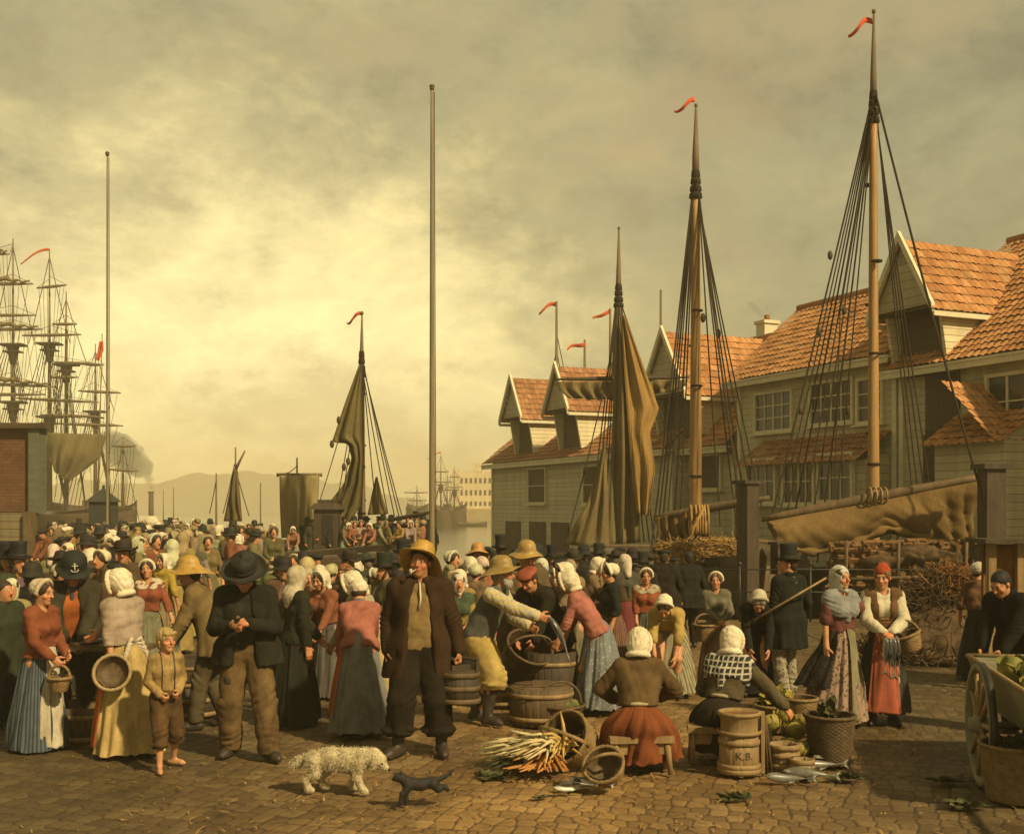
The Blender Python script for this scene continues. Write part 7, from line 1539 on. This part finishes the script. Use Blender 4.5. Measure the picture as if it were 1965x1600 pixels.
    o=G(1492,1404)+A([0,.1,0]); basket('round basket heaped with yellow green tops behind the lettered churn',o,.15,.19,.24,'wicker',None); b=leaf_clump(90,.16,.13,651,1.0); x=b.build('greens',M['leaf'],color=(1.5,1.35,.75)); x.location=[float(v) for v in o+A([0,0,.24])]; tag(x,'bright yellow green leaves heaped on the round basket','leaves')
    o=G(1540,1410)+A([0,.12,0]); basket('empty dark basket with a rolled rim behind the cabbages',o,.13,.165,.33,'wicker',None)
    for i,(px,py,r,z) in enumerate(((1490,1444,.105,.16),(1512,1438,.10,.20),(1530,1450,.105,.13),(1546,1444,.10,.17),(1542,1470,.09,.05),(1520,1466,.09,.07),(1500,1462,.085,.04),(1558,1462,.085,.03))): cabbage(('upper left','upper middle','middle','upper right','lower right','lower middle','lower left','outermost right')[i]+' cabbage of the heap between the churn and the tall hamper',G(px,py)+A([0,.14,z]),r,660+i,(1.45,1.3,.75),'cabbages between the churn and the hamper')
    b=MB(); b.box((0,.1,.05),(.40,.26,.10)); x=b.build('crate',M['darkwood'],smooth=False); x.location=[float(v) for v in G(1520,1466)+A([0,.1,0])]; tag(x,'low dark crate under the heap of cabbages','crate')
    for i,(px,py,L,dx,dy,bn) in enumerate(((1472,1504,.36,1,-.10,.10),(1506,1496,.40,1,-.22,-.06),(1530,1478,.40,1,.04,.08))): fish(('large cod lying nearest us on the cobbles below the small tubs','large cod lying behind the nearest one on the cobbles','third cod lying by the foot of the tall hamper')[i],G(px,py)+A([0,.06,.05]),(dx,dy,-.03),(0,0,1),L=L,bend=bn,group='cod on the cobbles',roll=-.45,mat='cod')
    scraps('leaf scraps on the cobbles right of the cod',G(1622,1492),16,.07,671); scraps('leaf scraps on the cobbles below the lettered churn',G(1412,1534),14,.06,672)
    scraps('leaf scraps on the cobbles left of the big wicker basket at right',G(1818,1500),18,.09,673); scraps('leaf scraps at the bottom right of the cobbles',G(1850,1546),20,.10,674)
    # --- what the young women carry
    t,S=CAST['redcapgirl']; w=world(t,S,(S.wr[1]+S.el[1])*.5); basket('straw basket tilted on the arm of the girl in the red cap',w+A([.13,.0,-.23]),.10,.135,.16,'wicker',(.17,.0),M3=ry(R(-22)),group='baskets carried on the arm')
    w=world(t,S,S.wr[-1]+S.hd[-1]*.10)
    for i,(dx,L) in enumerate(((-.05,.33),(-.015,.36),(.02,.37),(.055,.35))): fish(('left hand','middle left','middle right','right hand')[i]+' fish hanging from the hands of the girl in the red cap',w+A([dx,-.06,.0]),(dx*.9,-.03,-1),(0,-1,.1) if i%2 else (.6,-1,0),L=L,group='fish in the hands of the girl in red cap')
    t,S=CAST['greygirl']; w=world(t,S,(S.wr[-1]+S.el[-1])*.5); basket('wicker basket with a tall handle on the arm of the girl in grey',w+A([-.12,-.03,-.28]),.10,.135,.19,'wicker',(.16,.3),group='baskets carried on the arm')
    w=world(t,S,S.wr[1]); 
    for i,dx in enumerate((.0,.04)): fish(('left','right')[i]+' fish hanging from the hand of the girl in grey',w+A([dx,-.05,-.03]),(dx,-.03,-1),(0,-1,.1),L=.24,group='fish held by the girl in grey')
    t,S=CAST['rightback']; w=world(t,S,S.wr[-1]); basket('small grey basket carried by the woman in brown near the stall post',w+A([-.12,-.2,-.2]),.09,.12,.13,'darkwicker',(.14,.0),group='baskets carried on the arm')
    basket('shallow basket on the ground before the women buying under the brown sails',XY(1190,13.0),.16,.20,.16,'darkwicker',(.2,.0))
    # big basket bottom right
    o=G(1938,1534)+A([.06,.03,0]); basket('big wicker basket cut by the right edge of the view',o,.20,.25,.40,'wicker',None); b=leaf_clump(20,.15,.10,680,.6); x=b.build('greens',M['moss']); x.location=[float(v) for v in o+A([0,0,.36])]; tag(x,'dark leaves in the big wicker basket at the right edge','leaves')
    cart(); stall(); brushwood(); dog(); pup()
M['cod']=grainy('cod_skin',(.20,.185,.135),(.10,.095,.07),(1,1,1),14,.35,.2,.003,70,.5); M['fadedink']=grainy('faded_black_paint',(.055,.040,.024),(.13,.09,.045),(1,1,1),30,.75,.2,.003,60,.2); M['palewicker']=grainy('pale_wicker',(.42,.31,.15),(.26,.18,.08),(1,1,1),16,.6,.5,.006,90,.3); M['coin']=grainy('silver_coin',(.16,.11,.05),(.10,.07,.035),(1,1,1),12,.5,.1,.002,50,.4)
M['cartpaint']=grainy('worn_green_paint',(.25,.24,.145),(.165,.155,.09),(1,1,4),3,.65,.5,.01,25,.3)
def cart():
    o=G(1882,1506); t=thing('hand_cart','worn green two wheeled cart full of cabbages at the right edge','cart',o,R(-101))
    # local +X runs back into the scene-left..., box on the axle
    r=.47
    def wheel(y):
        w=MB(); w.lathe([(r-.05,-.028),(r,-.03),(r+.004,0),(r,.03),(r-.05,.028),(r-.05,-.028)],56,M=rx(PI/2),o=(0,y,r)); wo=w.build('wheel',M['cartpaint'],t)
        ty=MB(); ty.lathe([(r+.002,-.028),(r+.012,-.026),(r+.012,.026),(r+.002,.028)],56,M=rx(PI/2),o=(0,y,r)); ty.build('tyre',M['iron'],wo)
        hb=MB(); hb.lathe([(.001,-.09),(.05,-.09),(.065,-.05),(.075,0),(.065,.05),(.05,.09),(.001,.09)],20,M=rx(PI/2),o=(0,y,r)); hb.build('hub',M['cartpaint'],wo)
        for k in range(10):
            a=2*PI*k/10+.1; s=MB(); s.tube([(.06*math.cos(a),y,r+.06*math.sin(a)),((r-.045)*math.cos(a),y,r+(r-.045)*math.sin(a))],[.024,.017],6); s.build('spoke',M['palewood'],wo)
    wheel(0); wheel(1.2)
    ax=MB(); ax.tube([(0,-.02,r),(0,1.22,r)],.03,8); ax.build('axle',M['iron'],t)
    x0,x1,yb0,yb1,z0,z1=-1.02,.95,.25,.95,.50,.86; fl=.14
    for nm,pts in (('side_board',[(x0,yb0,z0),(x1,yb0,z0),(x1,yb0-fl,z1),(x0,yb0-fl,z1)]),('side_board',[(x0,yb1,z0),(x1,yb1,z0),(x1,yb1+fl,z1),(x0,yb1+fl,z1)]),('end_board',[(x0,yb0,z0),(x0,yb1,z0),(x0-.08,yb1+fl,z1),(x0-.08,yb0-fl,z1)]),('end_board',[(x1,yb0,z0),(x1,yb1,z0),(x1+.08,yb1+fl,z1),(x1+.08,yb0-fl,z1)]),('floor_board',[(x0,yb0,z0),(x1,yb0,z0),(x1,yb1,z0),(x0,yb1,z0)])):
        p=A(pts,dtype=float); b=MB(); b.sheet([[p[0]*(1-u)+p[1]*u for u in np.linspace(0,1,8)],[p[3]*(1-u)+p[2]*u for u in np.linspace(0,1,8)]],.03); b.build(nm,M['cartpaint'],t,smooth=False)
    b=MB()
    q=[(x0-.08,yb0-fl),(x1+.08,yb0-fl),(x1+.08,yb1+fl),(x0-.08,yb1+fl),(x0-.08,yb0-fl)]
    for a,c in zip(q[:-1],q[1:]): b.tube([(*a,z1+.012),(*c,z1+.012)],.02,6)
    b.build('top_rail',M['palewood'],t)
    for y in(yb0+.05,yb1-.05): b=MB(); b.tube([(x0,y,.46),(x1+.9,y,.50)],.03,8); b.build('shaft',M['cartpaint'],t)
    Mw=Matrix.Translation(t.location)@Matrix.Rotation(R(-101),4,'Z'); rr=random.Random(8)
    names=[f'{a} {b}' for a in('pale','yellowish','dark','large','small') for b in('cabbage at the near end','cabbage at the far end','cabbage in the middle','cabbage against the boards')]
    for i in range(20):
        p=Mw@Vector((rr.uniform(x0+.05,x1-.05),rr.uniform(yb0,yb1),z1-.12+rr.uniform(-.03,.07))); cabbage(names[i]+' of the green cart load',p,rr.uniform(.10,.135),700+i,rr.choice([(1.5,1.45,.9),(1.3,1.2,.7),(.9,.95,.6)]),'cabbages in the green cart')
def stall():
    t=thing('market_stall','timber stall with pale posts, dark top board and brown hanging at right edge','stall',XY(1925,13.6)); Y=13.6; x0=(1896-CX)/FL*Y; ox=(1925-CX)/FL*Y
    for px in (1902,1957): b=MB(); x=(px-CX)/FL*Y-ox; b.box((x,0,.85),(.09,.09,1.78)); b.build('post',M['palewood'],t,smooth=False)
    b=MB(); b.box((.1,.1,1.765),(.78,.6,.05)); b.build('top_board',M['darkwood'],t,smooth=False)
    rows=[[(-.20+.95*s,.10+.03*math.sin(14*s+3*z)+.02*math.sin(31*s),1.72-1.15*z) for s in np.linspace(0,1,40)] for z in np.linspace(0,1,16)]; b=MB(); b.sheet(rows,.02); b.build('hanging',M['rustcloth'],t)
M['rustcloth']=grainy('rust_cloth',(.27,.13,.042),(.13,.065,.026),(1,1,1),4,.9,.6,.02,25,.12)
def brushwood():
    rr=np.random.default_rng(4); o=XY(1800,16.4); b=MB()
    for i in range(2300):
        u=rr.normal(size=2)*A([.42,.35]); h=1.25*math.exp(-(u[0]**2*2.4+u[1]**2*2.5))*rr.uniform(.25,1.0); p=A([u[0],u[1],max(.03,h)]); d=norm(A([rr.uniform(-1,.5),rr.uniform(-.8,.4),rr.uniform(-.6,.75)])); l=rr.uniform(.25,.75)
        q=p+d*l/2; q[2]=max(q[2],.01); p2=p-d*l/2; p2[2]=max(p2[2],.01); m=(p2+q)/2+rr.normal(size=3)*.03; m[2]=max(.01,m[2]); b.tube([p2,m,q],[.012,.010,.004],4,False)
    F=Field((-1.2,-1.1,-.1),(1.2,1.1,1.3),.05); F.ell((0,0,0),(.95,.85,.80),None,.05); F.ell((.25,.1,.4),(.5,.5,.5),None,.2); F.wrinkle(.08,.3,3); F.keep((0,0,.0),(0,0,1)); V,Fc=F.mesh(); b.add(V,Fc)
    x=b.build('brushwood_heap',M['twig']); x.location=[float(v) for v in o]; tag(x,'big dark heap of brushwood twigs between the two young women and the stall','heap')
    b=MB()
    for i in range(700):
        p=A([rr.normal()*.30+.28,rr.normal()*.25+.1,.0]); p[2]=.95+.25*math.exp(-p[0]**2*4)+rr.uniform(-.25,.12); d=norm(A([rr.uniform(-1,1),rr.uniform(-1,1),rr.uniform(-.7,.5)])); l=rr.uniform(.2,.5); b.tube([p-d*l/2,p+rr.normal(size=3)*.02,p+d*l/2],[.008,.008,.003],4,False)
    x=b.build('hay_bundle',M['straw2']); x.location=[float(v) for v in o+A([.25,.1,0])]; tag(x,'rust brown hay thrown over the top of the brushwood heap','hay')
M['straw2']=grainy('rusty_hay',(.34,.16,.05),(.19,.085,.03),(1,1,1),10,.8,.5,.01,60,.2)
def quadruped(label,cat,loc,rz_,P0,shaggy,color,mat,name):
    """P0: joints of one animal looking along +X; returns its Empty"""
    t=thing(name,label,cat,loc,rz_,None,P0['s']); h=P0['h']; pts=[q for v in P0['chains'] for q in v[0]]; a=A(pts); F=Field(a.min(0)-.16,a.max(0)+.16,h)
    for ch,rd,k in P0['chains']:
        for i in range(len(ch)-1): F.cone(ch[i],ch[i+1],rd[i],rd[i+1],k)
    for c,r,ang in P0.get('ells',()): F.ell(c,r,ry(ang),.02)
    if shaggy: 
        F.wrinkle(shaggy[0],shaggy[1],3,(1,1,.5),7); F.wrinkle(shaggy[0]*.6,shaggy[1]*.45,9,(1,1,.4),6)
    F.keep((0,0,.004),(0,0,1)); V,Fc=F.mesh(); bo=mk('body',V,Fc,M[mat],t,color=color)
    if P0.get('fur'):
        n_,l0,th_=P0['fur']; nr=np.zeros((len(V),3)); fn_=np.cross(V[Fc[:,1]]-V[Fc[:,0]],V[Fc[:,2]]-V[Fc[:,0]])
        for q in range(4): np.add.at(nr,Fc[:,q],fn_)
        nr/=np.linalg.norm(nr,axis=1,keepdims=True)+1e-9; rr=np.random.default_rng(2); VV=[];FF=[]
        for i in rr.integers(0,len(V),n_):
            p,q=V[i],nr[i]; lf=1.0
            if P0.get('furfn'):
                lf=P0['furfn'](p)
                if lf<=0: continue
            d=norm(q*.55+A([-.45,0,-.75])+rr.normal(size=3)*.38); l=l0*lf*rr.uniform(.5,1.2); s_=norm(np.cross(d,rr.normal(size=3)))*th_; m=p+d*l*.5+q*l*.16; e_=p+d*l; e_[2]=max(e_[2],.004); m[2]=max(m[2],.004); b0=len(VV); VV+=[p-q*.004-s_,p-q*.004+s_,m-s_*.8,m+s_*.8,e_-s_*.1,e_+s_*.1]; FF+=[(b0,b0+1,b0+3,b0+2),(b0+2,b0+3,b0+5,b0+4)]
        mk('fur',VV,A(FF),M[mat],bo,color=color)
    for nm,c,r,m in P0['bits']: b=MB(); b.ell(c,r,10); b.build(nm,M[m],t)
    return t
def dog():
    c=[([(-.29,.0,.345),(-.10,0,.37),(.10,0,.36),(.25,0,.37)],[.092,.098,.106,.095],.06),([(.10,0,.32),(-.12,0,.33)],[.108,.09],.06),
       ([(.25,0,.38),(.36,.0,.40),(.43,-.02,.36)],[.095,.075,.078],.05),([(.42,-.02,.35),(.50,-.03,.285)],[.058,.040],.03),
       ([(.22,-.075,.33),(.20,-.08,.18),(.26,-.08,.06),(.30,-.08,.025)],[.064,.044,.034,.033],.03),([(.20,.075,.33),(.14,.08,.17),(.10,.08,.05),(.13,.08,.025)],[.064,.044,.034,.033],.03),
       ([(-.27,-.075,.33),(-.27,-.085,.21),(-.36,-.085,.13),(-.34,-.085,.04),(-.30,-.085,.025)],[.085,.058,.040,.033,.034],.03),([(-.25,.075,.33),(-.20,.085,.20),(-.26,.085,.13),(-.22,.085,.04),(-.18,.085,.025)],[.082,.056,.040,.033,.034],.03),
       ([(-.36,0,.36),(-.46,-.0,.33),(-.52,.0,.28)],[.045,.04,.045],.03)]
    t=quadruped('shaggy white dog walking right with lowered head, facing the small black dog','dog',G(652,1522)+A([0,.06,0]),R(-8),dict(s=.70,h=.009,fur=(9500,.042,.0024),furfn=lambda p: .30 if (p[2]<.17) else (.32 if p[0]>.40 else (.6 if p[0]>.30 or p[2]<.25 else 1.0)),chains=c,ells=[((.40,-.085,.335),(.035,.028,.075),.3),((.40,.05,.335),(.035,.028,.075),.3)],bits=[('nose',(.545,-.032,.262),(.018,.020,.015),'ink'),('eye',(.482,-.082,.335),(.010,.009,.010),'ink'),('eye',(.482,.022,.335),(.010,.009,.010),'ink')]),(.007,.035),(.60,.53,.34),'fleece','white_dog')
M['fleece']=grainy('fleece',(1.0,1.0,1.0),(.66,.60,.48),(1,1,.6),16,.95,.9,.015,60,.1,fromobj=True)
def pup():
    c=[([(-.13,0,.235),(0,0,.215),(.13,0,.235)],[.060,.056,.068],.03),([(.13,0,.25),(.20,-.005,.295)],[.052,.047],.02),([(.20,-.005,.295),(.235,-.01,.30),(.275,-.012,.282)],[.044,.040,.022],.02),
       ([(.13,-.028,.21),(.16,-.03,.13),(.145,-.03,.06),(.15,-.03,.015)],[.046,.031,.022,.021],.015),([(.12,.028,.21),(.19,.03,.13),(.21,.03,.06),(.225,.03,.03)],[.046,.031,.022,.021],.015),
       ([(-.13,-.03,.22),(-.19,-.034,.165),(-.25,-.034,.175),(-.29,-.034,.14)],[.055,.038,.023,.019],.015),([(-.13,.03,.22),(-.18,.034,.17),(-.24,.034,.19),(-.275,.034,.16)],[.055,.038,.023,.019],.015),
       ([(-.17,0,.25),(-.25,.0,.285),(-.31,0,.315),(-.34,0,.35)],[.026,.019,.016,.012],.012),([(.205,-.032,.325),(.200,-.036,.362)],[.018,.005],.006),([(.205,.022,.325),(.200,.028,.362)],[.018,.005],.006)]
    quadruped('small black dog leaping left toward the shaggy white dog, tail raised','dog',G(806,1548)+A([0,.05,0]),R(180+12),dict(s=.70,h=.0055,fur=(4500,.013,.0012),chains=c,bits=[('nose',(.292,-.012,.283),(.008,.009,.007),'ink'),('eye',(.247,-.042,.312),(.005,.005,.005),'coin'),('eye',(.247,.020,.312),(.005,.005,.005),'coin')]),(.0016,.02),(.030,.027,.021),'hair','black_dog')
props()

def litter():
    """chaff, straw and leaf flecks trodden between the stones"""
    rr=np.random.default_rng(12); b=MB()
    for i in range(2600):
        y=7.2*(20/7.2)**rr.random(); x=rr.normal()*.28*y*.9+.03*y; 
        if abs(x)>.55*y: continue
        d=norm(A([rr.normal(),rr.normal(),rr.normal()*.12])); l=rr.uniform(.03,.11); p=A([x,y,rr.uniform(-.002,.012)]); w=np.cross(d,[0,0,1])*rr.uniform(.002,.007)
        b.add([p-d*l/2-w,p-d*l/2+w,p+A([0,0,.006])+w,p+A([0,0,.006])-w,p+d*l/2+w*.5,p+d*l/2-w*.5],[(0,1,2,3),(3,2,4,5)])
    tag(b.build('straw_litter',M['straw'],smooth=False),kind='stuff')
litter()
def smokes():
    Y=140; pts=[]
    for x,y,r in ((291,935,5),(288,920,8),(280,905,12),(270,888,16),(256,872,20),(242,862,22),(228,850,22),(216,846,20),(205,842,18),(285,895,12),(262,900,18),(240,888,20),(222,876,20)): 
        p=P(x,y,Y); pts.append((*p,r*Y/FL))
    smoke('steamer_smoke','dark greenish smoke drifting left from the distant steamer',pts,.55,(.34,.37,.30))
    Y=37; pts=[]
    for x,y,r in ((1462,606,5),(1455,598,8),(1448,590,9),(1440,583,8),(1480,600,5),(1472,592,6)): p=P(x,y,Y+3.2); pts.append((*p,r*Y/FL))
    smoke('chimney_smoke','thin grey smoke hanging over the chimney of the middle warehouse',pts,.8,(.32,.31,.27))
smokes()
